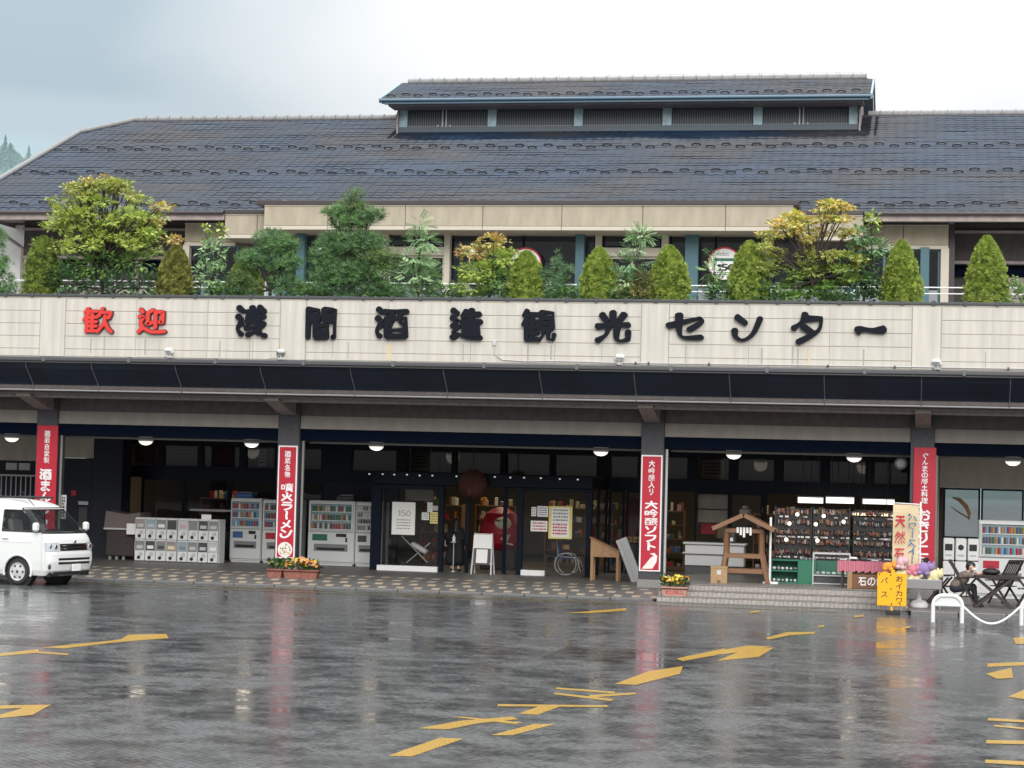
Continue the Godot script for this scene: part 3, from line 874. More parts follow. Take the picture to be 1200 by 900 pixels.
	for rz in [-6.45, -9.9, -12.9]:
		x = -19.1
		var i = 0
		while x < 15.5:
			var hid = rz > -7.0 and x > -9.4 and x < 5.0
			if not hid:
				var z = rz - (0.27 if i % 2 else 0.0)
				piece(roof, "snow_guard", smesh, M.snow_guard, V(x, roof_y(z) + 0.05, z), Basis(Vector3.UP, rr(-0.1, 0.1)) * Basis(Vector3.RIGHT, ang))
			x += 0.46
			i += 1
	# ---- monitor on the ridge
	g = G.new()
	g.bx(-8.2, 6.3, 13.6, 14.75, -18.8, -15.34)
	g.bx(-8.4, 6.5, 13.80, 13.98, -15.6, -15.1, 0.01)
	var mon = part(b, "roof_monitor", g, M.monitor_wall)
	var posts = [-8.33, -5.38, -2.56, 0.29, 3.16, 6.13]
	for p in posts:
		g = G.new(); g.bx(p, p + 0.29, 13.98, 14.68, -15.44, -15.16, 0.01)
		g.bx(p - 0.03, p + 0.32, 14.63, 14.69, -15.4, -15.13, 0.01)
		part(mon, "post", g, M.monitor_post)
	g = G.new()
	for k in 5:
		var a = posts[k] + 0.3
		var e = posts[k + 1]
		var c = a + 0.04
		while c < e - 0.03:
			g.bx(c - 0.012, c + 0.012, 14.04, 14.50, -15.34, -15.29)
			c += 0.075
		g.bx(a, e, 14.0, 14.04, -15.34, -15.26)
	var lv = part(mon, "louvre_slats", g, M.louvre, "stuff")
	g = G.new()
	for k in [0, 4]:
		var c = posts[k] + 1.5
		for d in [-0.06, 0.06]: g.bx(c + d - 0.018, c + d + 0.018, 13.99, 14.6, -15.3, -15.24)
		for d in [-0.2, 0.2]: g.box(V(c + d, 14.03, -15.23), V(0.06, 0.06, 0.05), 0.01)
	part(mon, "louvre_mullion", g, M.light_grey)
	# monitor roof
	var my = func(z: float): return 14.72 + (-14.3 - z) * 0.385
	g = G.new()
	g.prism([Vector2(-14.33, 14.60), Vector2(-14.33, 14.66), Vector2(-17, 15.69), Vector2(-19.7, 14.64), Vector2(-19.7, 14.58), Vector2(-17, 15.60)], V(-8.7, 0, 0), Vector3.BACK, Vector3.UP, V(15.5, 0, 0))
	g.bx(-8.6, 6.75, 14.58, 14.68, -14.36, -14.24, 0.01)
	part(mon, "eave", g, M.monitor_eave)
	g = G.new(); g.tube([V(-8.75, 14.70, -14.2), V(6.82, 14.70, -14.2)], 0.05, 8); part(mon, "gutter", g, M.monitor_eave)
	g = G.new(); g.bx(-8.5, 6.6, 14.55, 14.62, -15.25, -14.4); part(mon, "soffit", g, M.siding)
	g = G.new()
	g.prism([Vector2(-15.0, 13.6), Vector2(-15.0, 14.45), Vector2(-17, 15.5), Vector2(-19.0, 14.45), Vector2(-19.0, 13.6)], V(6.45, 0, 0), Vector3.BACK, Vector3.UP, V(0.05, 0, 0))
	g.prism([Vector2(-15.0, 13.6), Vector2(-15.0, 14.45), Vector2(-17, 15.5), Vector2(-19.0, 14.45), Vector2(-19.0, 13.6)], V(-8.36, 0, 0), Vector3.BACK, Vector3.UP, V(0.05, 0, 0))
	part(mon, "gable_wall", g, M.siding)
	for e in [-8.74, 6.84]:
		g = G.new()
		g.bar(V(e, 14.7, -14.25), V(e, 15.72, -17), 0.06, 0.16)
		g.bar(V(e, 15.72, -17), V(e, 14.7, -19.75), 0.06, 0.16)
		part(mon, "verge", g, M.monitor_post)
	xf.clear()
	cols.clear()
	lay.call(-8.72, 6.85, -14.32, -17.0, my, func(_x, _z): return false)
	swarm(mon, "tiles", tmesh, M.roof_tile, xf, cols)
	x = -8.3
	while x < 6.6:
		piece(mon, "ridge_tile", rmesh, M.ridge, V(x, 15.80, -17.0))
		x += 0.42
	g = G.new()
	g.bx(-8.5, 6.65, 15.62, 15.76, -17.12, -16.88)
	part(mon, "ridge_base", g, M.dark_coping)
	g = G.new()
	for i in 19: g.tube([V(-8.3 + i * 0.82, 15.88, -17), V(-8.3 + i * 0.82, 16.0, -17)], 0.012, 5)
	g.tube([V(-2, 15.98, -17), V(6.5, 15.98, -17)], 0.006, 4)
	part(mon, "ridge_wire", g, M.light_grey)
	x = -8.5
	var i = 0
	while x < 6.7:
		var z = -14.75 - (0.2 if i % 2 else 0.0)
		piece(mon, "snow_guard", smesh, M.snow_guard, V(x, my.call(z) + 0.05, z), Basis(Vector3.RIGHT, ang))
		x += 0.45
		i += 1
# ---------------------------------------------------------------- plants on the terrace
var LEAF := {}
func make_leaves():
	var g := G.new()   # broad pointed leaf, folded along its midrib
	g.flat(V(0, 0, 0), V(-0.32, 0.1, 0.45), V(0, 0, 1), Vector3.UP); g.flat(V(0, 0, 0), V(0.32, 0.1, 0.45), V(0, 0, 1), Vector3.UP)
	LEAF.broad = g.mesh()
	g = G.new()        # five-fingered leaf
	for a in [-1.9, -0.95, 0.0, 0.95, 1.9]:
		var d = V(sin(a), -0.08, cos(a)) * (1.0 - absf(a) * 0.22)
		var s = V(cos(a), 0, -sin(a)) * 0.16
		g.flat(V(0, 0.04, 0), d * 0.5 + s, d, Vector3.UP); g.flat(V(0, 0.04, 0), d * 0.5 - s, d, Vector3.UP)
	LEAF.maple = g.mesh()
	g = G.new()        # tuft of needles
	for i in 9:
		var a = TAU * i / 9.0 + 0.3 * (i % 3)
		var d = V(cos(a) * 0.75, 0.55 + 0.3 * (i % 2), sin(a) * 0.75)
		var s = V(-sin(a), 0, cos(a)) * 0.045
		g.flat(s, -s, d, V(cos(a), 1, sin(a)))
	LEAF.needle = g.mesh()
	g = G.new()        # flat scaly spray
	for i in 5:
		var a = (i - 2) * 0.5
		var d = V(sin(a), cos(a), 0) * (1.0 - absf(i - 2) * 0.14)
		var s = V(cos(a), -sin(a), 0) * 0.13
		g.flat(V(0, 0, 0), d * 0.55 + s, d + V(0, 0, 0.12), Vector3.BACK); g.flat(V(0, 0, 0), d * 0.55 - s, d + V(0, 0, 0.12), Vector3.BACK)
	LEAF.spray = g.mesh()
	g = G.new()        # a feathered twig with paired leaflets
	for i in 5:
		for sd in [-1, 1]:
			var z = 0.12 + i * 0.18
			g.flat(V(0, 0, z), V(sd * 0.16, 0.03, z - 0.03), V(sd * 0.34, -0.03, z + 0.12), Vector3.UP); g.flat(V(0, 0, z), V(sd * 0.2, 0.0, z + 0.13), V(sd * 0.34, -0.03, z + 0.12), Vector3.UP)
	LEAF.feather = g.mesh()

func aim(d: Vector3, roll: float, size: float, at: Vector3) -> Transform3D:
	# a leaf that grows along d (its own z)
	var z = d.normalized()
	var x = Vector3.UP.cross(z)
	if x.length() < 0.05: x = Vector3.RIGHT
	x = x.normalized()
	var bs = Basis(x, z.cross(x), z) * Basis(Vector3.BACK, roll)
	return Transform3D(bs.scaled(Vector3.ONE * size), at)

# blobs: [centre, radii, colour A, colour B]; leaves gather near the outside of the blobs and in clumps
func leafy(called: String, label: String, at: Vector3, blobs: Array, leaf: String, count: int, size: float, group := "trees and shrubs planted along the terrace", cat := "tree", gap := -0.12, droop := -0.15, trunk := 0.035):
	var t := thing(called, label, cat, at, 0.0, group)
	var g := G.new()
	var top: Vector3 = Vector3.ZERO
	for b in blobs:
		if b[0].y > top.y: top = b[0]
	var fork = V(top.x * 0.3, maxf(0.25, top.y * 0.35), top.z * 0.3)
	g.tube([V(0, -0.05, 0), V(rr(-0.04, 0.04), fork.y * 0.5, 0), fork], [trunk * 1.3, trunk, trunk * 0.8], 7)
	for b in blobs:
		var c: Vector3 = b[0]
		var mid = fork.lerp(c, 0.5) + V(rr(-0.08, 0.08), 0.06, rr(-0.06, 0.06))
		g.tube([fork, mid, c], [trunk * 0.75, trunk * 0.5, trunk * 0.25], 6, false)
		for k in 3:
			var e = c + V(rr(-0.7, 0.7), rr(-0.3, 0.7), rr(-0.7, 0.7)) * b[1]
			g.tube([mid.lerp(c, 0.5), (mid + e) * 0.5 + V(0, 0.03, 0), e], [trunk * 0.3, trunk * 0.22, trunk * 0.1], 5, false)
	part(t, "trunk", g, M.bark)
	var nz := FastNoiseLite.new()
	nz.seed = 31 + int(absf(at.x) * 10); nz.frequency = 2.6
	var vol = 0.0
	for b in blobs: vol += b[1].x * b[1].y + b[1].x * b[1].z
	var xf = []
	var cols = []
	for b in blobs:
		var k = int(count * (b[1].x * b[1].y + b[1].x * b[1].z) / vol)
		for i in k:
			var d = V(rng.randfn(), rng.randfn(), rng.randfn()).normalized()
			var r = 1.0 - pow(rng.randf(), 1.6) * 0.75
			var p: Vector3 = b[0] + d * b[1] * r * (1.0 + 0.22 * nz.get_noise_3d(d.x * 2 + at.x, d.y * 2, d.z * 2 + b[0].y))
			var q = nz.get_noise_3dv(p + at)
			if q < gap: continue
			if p.y < -0.02: continue
			var o = (d * b[1].x / maxf(b[1].y, 0.01) + V(rr(-0.7, 0.7), droop + rr(-0.5, 0.5), rr(-0.7, 0.7)))
			if leaf == "needle": o = d * 0.6 + V(rr(-0.5, 0.5), 0.55, rr(-0.5, 0.5))
			var c: Color = b[2].lerp(b[3], clampf(0.5 + q * 1.3 + rr(-0.35, 0.35), 0, 1))
			var f = rr(0.75, 1.25)
			xf.append(aim(o, rr(-0.6, 0.6), size * rr(0.65, 1.25), p) if leaf != "needle" else Transform3D(Basis(Quaternion(Vector3.UP, o.normalized())).scaled(Vector3.ONE * size * rr(0.7, 1.25)), p))
			cols.append(Color(c.r * f, c.g * f, c.b * f))
	swarm(t, "crown", LEAF[leaf], M.needle if leaf == "needle" else M.leaf, xf, cols)
	return t

func cone_shrub(label: String, at: Vector3, w: float, h: float, ca: Color, cb: Color, seed_: int, round_ := 0.0):
	var t := thing("conical_shrub", label, "shrub", at, 0.0, "clipped conical golden shrubs along the terrace")
	var g := G.new()
	g.tube([V(0, -0.05, 0), V(0, h * 0.85, 0)], [0.04, 0.012], 7)
	for i in 14:
		var y = h * (0.1 + 0.055 * i)
		var a = i * 2.4
		g.tube([V(0, y, 0), V(cos(a) * w * 0.3 * (1 - y / h), y + 0.12, sin(a) * w * 0.3 * (1 - y / h))], [0.014, 0.005], 5, false)
	part(t, "stem", g, M.bark)
	var nz := FastNoiseLite.new()
	nz.seed = seed_; nz.frequency = 3.6
	var xf = []
	var cols = []
	for i in 7000:
		var u = pow(rng.randf(), 1.25)
		var y = u * h
		var a = rng.randf() * TAU
		var pr = pow(maxf(1.0 - pow(maxf(u - 0.25, 0.0) / 0.75, 2.0 + round_ * 2.0), 0.0), 0.72) if u > 0.25 else 0.72 + 0.28 * sin(u / 0.25 * PI * 0.5)
		var lump = nz.get_noise_3d(cos(a) * 0.5, y * 1.1, sin(a) * 0.5)
		var r = w * 0.5 * pr * (0.97 + 0.3 * lump) * (1.0 - pow(rng.randf(), 2.5) * 0.45)
		var p = V(cos(a) * r, y, sin(a) * r)
		var o = V(cos(a), 0, sin(a))
		var up = (Vector3.UP * 1.1 + o * 0.75 + V(rr(-0.35, 0.35), rr(-0.2, 0.2), rr(-0.35, 0.35))).normalized()
		var side = up.cross(o).normalized()
		var bs = Basis(side, up, side.cross(up)) * Basis(Vector3.UP, rr(-0.8, 0.8))
		xf.append(Transform3D(bs.scaled(Vector3.ONE * rr(0.05, 0.095)), p))
		var c = ca.lerp(cb, clampf(0.45 + lump * 1.0 + rr(-0.3, 0.3), 0, 1))
		var f = rr(0.75, 1.2)
		cols.append(Color(c.r * f, c.g * f, c.b * f))
	swarm(t, "crown", LEAF.spray, M.leaf, xf, cols)
	return t

func build_plants():
	pass
	var Y0 = 6.52
	var z = 1.35
	var gold_a = Color(0.15, 0.24, 0.03)
	var gold_b = Color(0.42, 0.50, 0.11)
	var dk_a = Color(0.045, 0.095, 0.045)
	var dk_b = Color(0.13, 0.25, 0.10)
	var pine_a = Color(0.04, 0.10, 0.04)
	var pine_b = Color(0.16, 0.31, 0.10)
	var ye = Color(0.46, 0.54, 0.11)
	var og = Color(0.58, 0.34, 0.15)
	var gr = Color(0.19, 0.33, 0.07)
	var pale_a = Color(0.16, 0.29, 0.13)
	var pale_b = Color(0.34, 0.49, 0.25)
	# row of clipped conical shrubs
	cone_shrub("dark green conical shrub left of the large maple over the terrace edge", V(-13.2, Y0, z), 0.92, 1.92, Color(0.08, 0.13, 0.035), Color(0.30, 0.38, 0.07), 1, 0.2)
	cone_shrub("dull bronze green conical shrub just right of the large maple", V(-9.68, Y0, z), 0.9, 1.72, Color(0.11, 0.12, 0.03), Color(0.36, 0.36, 0.09), 2, 0.15)
	cone_shrub("golden conical shrub half hidden behind the cloud pruned pine", V(-7.98, Y0, z - 0.4), 0.85, 1.62, gold_a, gold_b, 3)
	cone_shrub("rounded golden shrub between the orange tipped maple and the young pine", V(-0.83, Y0, z), 0.9, 1.6, gold_a, gold_b, 4, 0.3)
	cone_shrub("golden conical shrub right of the young pine, above the sixth black character", V(0.92, Y0, z), 0.9, 1.7, gold_a, gold_b, 5, 0.15)
	cone_shrub("golden conical shrub left of the right round window sign, beside a teal column", V(2.6, Y0, z), 1.02, 1.75, gold_a, gold_b, 6, 0.1)
	cone_shrub("golden conical shrub covering the right edge of the round window sign", V(4.48, Y0, z), 1.02, 1.86, gold_a, gold_b, 7, 0.05)
	cone_shrub("golden conical shrub under the right end of the stepped cream parapet", V(8.0, Y0, z), 0.92, 1.9, gold_a, gold_b, 8)
	cone_shrub("lone golden conical shrub before the brown wing wall at far right", V(9.92, Y0, z), 0.98, 2.0, gold_a, gold_b, 9, 0.05)
	# larger trees
	leafy("pine_tree", "dark pine cut off by the left edge of the picture", V(-14.45, Y0, z - 0.2), [[V(0, 0.7, 0), V(0.5, 0.35, 0.45), pine_a, pine_b], [V(-0.1, 1.25, 0), V(0.42, 0.35, 0.4), pine_a, pine_b], [V(-0.15, 1.85, 0), V(0.3, 0.4, 0.3), pine_a, pine_b], [V(0.1, 0.3, 0), V(0.5, 0.25, 0.4), dk_a, pine_b]], "needle", 1900, 0.13)
	var mb = []
	for k in 46:
		var a = rr(0, TAU)
		var u = rr(-0.35, 1.0)
		var rad = sqrt(maxf(0.0, 1.0 - pow(absf(u), 1.6))) * sqrt(rr(0.25, 1.0))
		var p = V(cos(a) * rad * 1.75, 2.0 + u * 1.38, sin(a) * rad * 0.8)
		var warm = clampf((p.y - 2.3) / 1.1 * 0.6 + absf(p.x) * 0.25 - 0.25, 0, 1)
		mb.append([p, V(rr(0.26, 0.46), rr(0.09, 0.17), rr(0.22, 0.36)), gr.lerp(ye, 0.35), ye.lerp(og, warm)])
	for q in [[-0.3, 2.5], [0.3, 2.3], [0.0, 1.95], [-0.6, 2.0], [0.65, 1.85], [0.0, 2.8], [-0.9, 2.4], [0.8, 2.5]]:
		mb.append([V(q[0], q[1], rr(0.25, 0.5)), V(0.45, 0.16, 0.3), gr.lerp(ye, 0.4), ye])
	for q in [[-0.35, 3.3, 0.3], [0.15, 3.15, 0.3], [1.5, 2.7, 0.35], [1.85, 1.85, 0.35], [-0.1, 3.42, 0.2], [1.2, 2.3, 0.35]]:
		mb.append([V(q[0], q[1], rr(-0.2, 0.3)), V(q[2], 0.12, 0.25), ye, og])
	leafy("maple_tree", "large yellow green maple with reddish tips above the red welcome characters", V(-11.6, Y0, z - 0.1), mb, "maple", 11000, 0.075, "trees and shrubs planted along the terrace", "tree", -0.18, -0.1, 0.045)
	leafy("shrub", "dark green broadleaf shrub filling the space beneath the large maple", V(-11.5, Y0, z + 0.1), [[V(-1.0, 0.75, 0), V(0.7, 0.5, 0.4), dk_a, dk_b], [V(0, 0.6, 0), V(0.8, 0.55, 0.4), dk_a, Color(0.11, 0.19, 0.1)], [V(1.0, 0.7, 0), V(0.65, 0.45, 0.4), dk_a, dk_b], [V(-0.3, 1.2, 0), V(0.8, 0.35, 0.35), dk_a, gr], [V(0.7, 1.3, 0), V(0.6, 0.25, 0.3), dk_a, gr]], "broad", 2600, 0.15, "trees and shrubs planted along the terrace", "shrub", -0.15)
	leafy("young_tree", "pale green airy young tree left of the cloud pruned pine", V(-8.78, Y0, z), [[V(-0.15, 2.0, 0), V(0.14, 0.25, 0.14), pale_a, ye], [V(0.25, 2.05, 0), V(0.13, 0.22, 0.13), pale_a, ye], [V(0.05, 1.5, 0), V(0.38, 0.35, 0.3), pale_a, pale_b], [V(0.05, 0.95, 0), V(0.45, 0.35, 0.35), dk_b, pale_b], [V(0, 0.45, 0), V(0.42, 0.3, 0.35), dk_b, pale_a]], "broad", 1100, 0.14, "trees and shrubs planted along the terrace", "tree", -0.05)
	leafy("pine_tree", "cloud pruned pine with rounded pads left of the tallest pine", V(-7.2, Y0, z), [[V(-0.05, 1.85, 0), V(0.45, 0.3, 0.35), pine_a, pine_b], [V(0.35, 1.75, 0), V(0.32, 0.25, 0.3), pine_a, pine_b], [V(-0.5, 1.4, 0), V(0.4, 0.25, 0.35), pine_a, pine_b], [V(0.3, 1.3, 0), V(0.5, 0.25, 0.35), pine_a, pine_b], [V(-0.75, 0.85, 0), V(0.42, 0.3, 0.35), pine_a, Color(0.16, 0.25, 0.07)], [V(0.35, 0.75, 0), V(0.45, 0.28, 0.35), pine_a, pine_b], [V(-0.6, 0.4, 0), V(0.35, 0.22, 0.3), pine_a, dk_b]], "needle", 3000, 0.12, "trees and shrubs planted along the terrace", "tree", -0.3, 0, 0.05)
	leafy("pine_tree", "tallest dark pine with a spiky top above the parapet edge", V(-5.2, Y0, z), [[V(0.05, 2.75, 0), V(0.32, 0.4, 0.3), pine_a, Color(0.18, 0.28, 0.08)], [V(-0.35, 2.55, 0), V(0.4, 0.16, 0.3), pine_a, pine_b], [V(0.45, 2.5, 0), V(0.42, 0.18, 0.3), pine_a, pine_b], [V(0, 2.3, 0), V(0.55, 0.2, 0.4), pine_a, pine_b], [V(0, 1.8, 0), V(0.9, 0.3, 0.55), pine_a, pine_b], [V(-0.6, 1.45, 0), V(0.5, 0.28, 0.45), pine_a, pine_b], [V(0.65, 1.4, 0), V(0.6, 0.3, 0.5), pine_a, Color(0.17, 0.26, 0.06)], [V(0, 1.05, 0), V(1.1, 0.35, 0.55), pine_a, pine_b], [V(-0.75, 0.6, 0), V(0.6, 0.3, 0.45), pine_a, pine_b], [V(0.75, 0.6, 0), V(0.65, 0.32, 0.45), pine_a, pine_b], [V(0, 0.4, 0), V(0.9, 0.28, 0.45), pine_a, dk_b]], "needle", 6200, 0.135, "trees and shrubs planted along the terrace", "tree", -0.34, 0, 0.06)
	leafy("young_tree", "pale feathery young tree right of the tallest pine", V(-3.5, Y0, z), [[V(0, 2.2, 0), V(0.22, 0.25, 0.2), pale_a, pale_b], [V(0.1, 1.9, 0), V(0.32, 0.22, 0.28), pale_a, pale_b], [V(-0.1, 1.45, 0), V(0.42, 0.3, 0.35), pale_a, pale_b], [V(0, 1.0, 0), V(0.55, 0.35, 0.4), dk_b, pale_b], [V(0.05, 0.5, 0), V(0.55, 0.35, 0.4), dk_b, pale_a]], "feather", 620, 0.27, "trees and shrubs planted along the terrace", "tree", -0.1)
	leafy("maple_tree", "small maple with orange brown top above the fourth black character", V(-1.75, Y0, z), [[V(0.1, 1.85, 0), V(0.4, 0.2, 0.3), ye, og], [V(-0.4, 1.6, 0), V(0.45, 0.2, 0.35), gr, og], [V(0.35, 1.45, 0), V(0.5, 0.25, 0.4), gr, ye], [V(-0.2, 1.15, 0), V(0.7, 0.25, 0.45), gr, ye], [V(0.4, 0.95, 0), V(0.55, 0.3, 0.4), dk_b, gr], [V(-0.5, 0.75, 0), V(0.5, 0.2, 0.4), gr, ye], [V(0.05, 0.5, 0), V(0.8, 0.3, 0.4), dk_a, gr]], "maple", 5600, 0.078)
	leafy("pine_tree", "young pine with upright candle shoots between two golden shrubs", V(-0.1, Y0, z), [[V(0, 1.25, 0), V(0.12, 0.4, 0.12), pine_a, pale_a], [V(-0.28, 1.05, 0), V(0.12, 0.25, 0.12), pine_a, pale_a], [V(0.3, 1.05, 0), V(0.12, 0.3, 0.12), pine_a, pale_a], [V(0, 0.75, 0), V(0.42, 0.3, 0.35), pine_a, pale_a], [V(0, 0.4, 0), V(0.5, 0.28, 0.38), pine_a, pine_b]], "needle", 1300, 0.13)
	leafy("young_tree", "thin bright sapling in front of the right framed window", V(1.8, Y0, z + 0.1), [[V(0.15, 2.0, 0), V(0.32, 0.14, 0.25), pale_a, pale_b], [V(-0.05, 1.7, 0), V(0.25, 0.14, 0.2), pale_a, pale_b], [V(-0.1, 1.3, 0), V(0.35, 0.2, 0.3), dk_b, pale_a], [V(-0.3, 0.9, 0), V(0.4, 0.3, 0.3), dk_b, pale_b], [V(-0.2, 0.5, 0), V(0.5, 0.3, 0.35), dk_a, dk_b]], "feather", 420, 0.24, "trees and shrubs planted along the terrace", "tree", -0.2)
	leafy("shrub", "low yellowish juniper shrub between two golden conical shrubs", V(2.0, Y0, z + 0.15), [[V(-0.2, 0.6, 0), V(0.5, 0.3, 0.35), Color(0.13, 0.14, 0.04), Color(0.36, 0.35, 0.1)], [V(0.3, 0.75, 0), V(0.4, 0.3, 0.3), Color(0.13, 0.14, 0.04), Color(0.34, 0.34, 0.1)], [V(0, 1.0, 0), V(0.25, 0.25, 0.2), Color(0.1, 0.12, 0.03), Color(0.2, 0.2, 0.08)]], "needle", 1000, 0.13, "trees and shrubs planted along the terrace", "shrub")
	leafy("young_tree", "young ash sapling overlapping the left edge of the right round sign", V(3.6, Y0, z), [[V(0.05, 1.5, 0), V(0.14, 0.15, 0.12), pale_a, pale_b], [V(0.0, 1.15, 0), V(0.24, 0.22, 0.2), gr, pale_b], [V(0.15, 0.8, 0), V(0.3, 0.25, 0.25), dk_b, gr], [V(0, 0.45, 0), V(0.35, 0.25, 0.3), dk_a, dk_b]], "feather", 150, 0.22, "trees and shrubs planted along the terrace", "tree", -0.3)
	leafy("shrub", "low dark green shrub in front of the shrub by the round sign", V(4.4, Y0, z + 0.3), [[V(-0.4, 0.55, 0), V(0.5, 0.3, 0.25), dk_a, dk_b], [V(0.4, 0.6, 0), V(0.5, 0.28, 0.25), dk_a, dk_b]], "broad", 700, 0.12, "trees and shrubs planted along the terrace", "shrub")
	var rb = []
	for k in 54:
		var u = rr(0, 1)
		var yy = 0.55 + u * 2.2
		var half = lerpf(0.7, 1.25, smoothstep(0.0, 0.4, u)) * (1.0 - 0.45 * smoothstep(0.6, 1.0, u))
		var p = V(rr(-half, half) + u * 0.15, yy, rr(-0.4, 0.4))
		var warm = clampf((yy - 0.9) / 1.7, 0, 1)
		rb.append([p, V(rr(0.22, 0.42), rr(0.07, 0.13), rr(0.2, 0.3)), gr.lerp(ye, warm), gr.lerp(Color(0.72, 0.50, 0.15), clampf(warm * 1.4, 0, 1))])
	leafy("maple_tree", "orange yellow maple in layers before the parapet corner at right", V(5.85, Y0, z), rb, "maple", 8500, 0.078, "trees and shrubs planted along the terrace", "tree", -0.25, -0.1, 0.045)
	leafy("young_tree", "blue green leafy tree right of the orange yellow maple", V(7.15, Y0, z - 0.1), [[V(0.15, 2.4, 0), V(0.22, 0.2, 0.2), gr, ye], [V(-0.1, 2.05, 0), V(0.4, 0.22, 0.35), dk_b, pale_a], [V(0.2, 1.75, 0), V(0.45, 0.2, 0.35), dk_b, pale_a], [V(-0.15, 1.4, 0), V(0.5, 0.25, 0.4), dk_a, pale_a], [V(0.15, 1.0, 0), V(0.5, 0.3, 0.4), dk_a, pale_a], [V(0, 0.5, 0), V(0.55, 0.35, 0.4), dk_a, dk_b]], "broad", 2100, 0.125)
	leafy("shrub", "small pale fern like shrub at the right end of the terrace", V(10.65, Y0, z), [[V(0, 0.6, 0), V(0.35, 0.35, 0.3), pale_a, Color(0.16, 0.26, 0.06)]], "feather", 130, 0.25, "trees and shrubs planted along the terrace", "shrub", -0.4)
	var low = [[-8.3, 0.7, 0.55, "low green shrub right of the bronze green conical shrub"], [-6.1, 0.8, 0.5, "low green shrub between the cloud pruned pine and the tallest pine"], [-4.2, 0.8, 0.55, "low green shrub at the right foot of the tallest pine"], [-2.7, 0.8, 0.6, "low green shrub left of the small orange topped maple"], [0.35, 0.7, 0.5, "low green shrub right of the young pine with candle shoots"], [1.45, 0.6, 0.6, "bright low shrub at the right foot of the golden shrub above the sixth character"], [5.3, 0.8, 0.55, "low green shrub at the left foot of the orange yellow maple"], [6.4, 0.9, 0.6, "low green shrub between the orange maple and the blue green tree"]]
	for s in low:
		leafy("shrub", s[3], V(s[0], Y0, z + 0.25), [[V(-0.12, 0.5, 0), V(s[1] * 0.5, s[2] * 0.5, 0.25), dk_a, gr], [V(0.15, 0.42, 0.05), V(s[1] * 0.5, s[2] * 0.45, 0.25), dk_a, dk_b]], "broad", 520, 0.1, "trees and shrubs planted along the terrace", "shrub", -0.25)
	# flower planters on the pavement
	flowers("flower_planter", "long brown planter of orange, yellow and pink flowers before second pillar", V(-6.15, 0.15, 1.5), 0.86, M.terracotta, [Color(0.75, 0.25, 0.02), Color(0.8, 0.55, 0.03), Color(0.75, 0.35, 0.3), Color(0.8, 0.7, 0.5)], 150, false)
	flowers("flower_planter", "short brown planter of green leaves at the left foot of second pillar", V(-6.79, 0.15, 1.55), 0.36, M.terracotta, [Color(0.35, 0.35, 0.1)], 12, false)
	flowers("flower_planter", "pink planter box of yellow and orange flowers on the steps by third pillar", V(3.1, 0.14, 3.05), 0.58, M.planter_pink, [Color(0.85, 0.6, 0.02), Color(0.85, 0.72, 0.25), Color(0.75, 0.3, 0.02)], 60, true)

func flowers(called: String, label: String, at: Vector3, w: float, m: Material, cols: Array, n: int, marks: bool):
	var t := thing(called, label, "planter", at, 0.0)
	var g := G.new()
	g.prism([Vector2(-w * 0.45, 0), Vector2(w * 0.45, 0), Vector2(w * 0.5, 0.17), Vector2(-w * 0.5, 0.17)], V(0, 0, -0.13), Vector3.RIGHT, Vector3.UP, V(0, 0, 0.26))
	g.bx(-w * 0.53, w * 0.53, 0.17, 0.21, -0.16, 0.16, 0.008)
	if not marks: g.bx(-0.006, 0.006, 0.0, 0.2, 0.13, 0.14)
	var box = part(t, "box", g, m)
	if marks:
		g = G.new()
		for i in 5: glyph(g, ["お", "土", "の", "石", "こ"][i], V(-0.2 + i * 0.08, 0.135, 0.131), V(0.07, 0, 0), V(0, -0.09, 0), V(0, 0, 0.004), 1.0, 0.0, false)
		part(box, "lettering", g, M.red, "stuff")
	g = G.new(); g.bx(-w * 0.5, w * 0.5, 0.15, 0.2, -0.14, 0.14); part(t, "soil", g, M.soil)
	var xf = []
	var cc = []
	for i in int(260 * w):
		var p = V(rr(-0.5, 0.5) * w, 0.2 + rr(0.0, 0.22), rr(-0.15, 0.15))
		xf.append(aim(V(p.x * 1.2, rr(0.0, 0.7), rr(-0.5, 0.9)), rr(-1, 1), rr(0.07, 0.15), p))
		var f = rr(0.6, 1.3)
		cc.append(Color(0.05 * f, 0.11 * f, 0.025 * f))
	swarm(t, "foliage", LEAF.broad, M.leaf, xf, cc)
	g = G.new()
	for i in 6:
		var a = TAU * i / 6
		g.flat(V(0, 0, 0), V(cos(a - 0.4), 0.25, sin(a - 0.4)), V(cos(a + 0.4), 0.25, sin(a + 0.4)), Vector3.UP)
	var fm = g.mesh()
	xf = []
	cc = []
	for i in n:
		var c: Color = cols[rng.randi() % cols.size()]
		var u = rr(-0.5, 0.5)
		var p = V(u * w, 0.30 + rr(0.0, 0.16) * (1.2 - absf(u)), rr(-0.13, 0.17))
		xf.append(Transform3D((Basis(Vector3.RIGHT, rr(0.2, 1.4)) * Basis(Vector3.UP, rr(0, 3))).scaled(Vector3.ONE * rr(0.025, 0.045)), p))
		cc.append(c * rr(0.8, 1.1))
	swarm(t, "blossoms", fm, M.leaf, xf, cc)
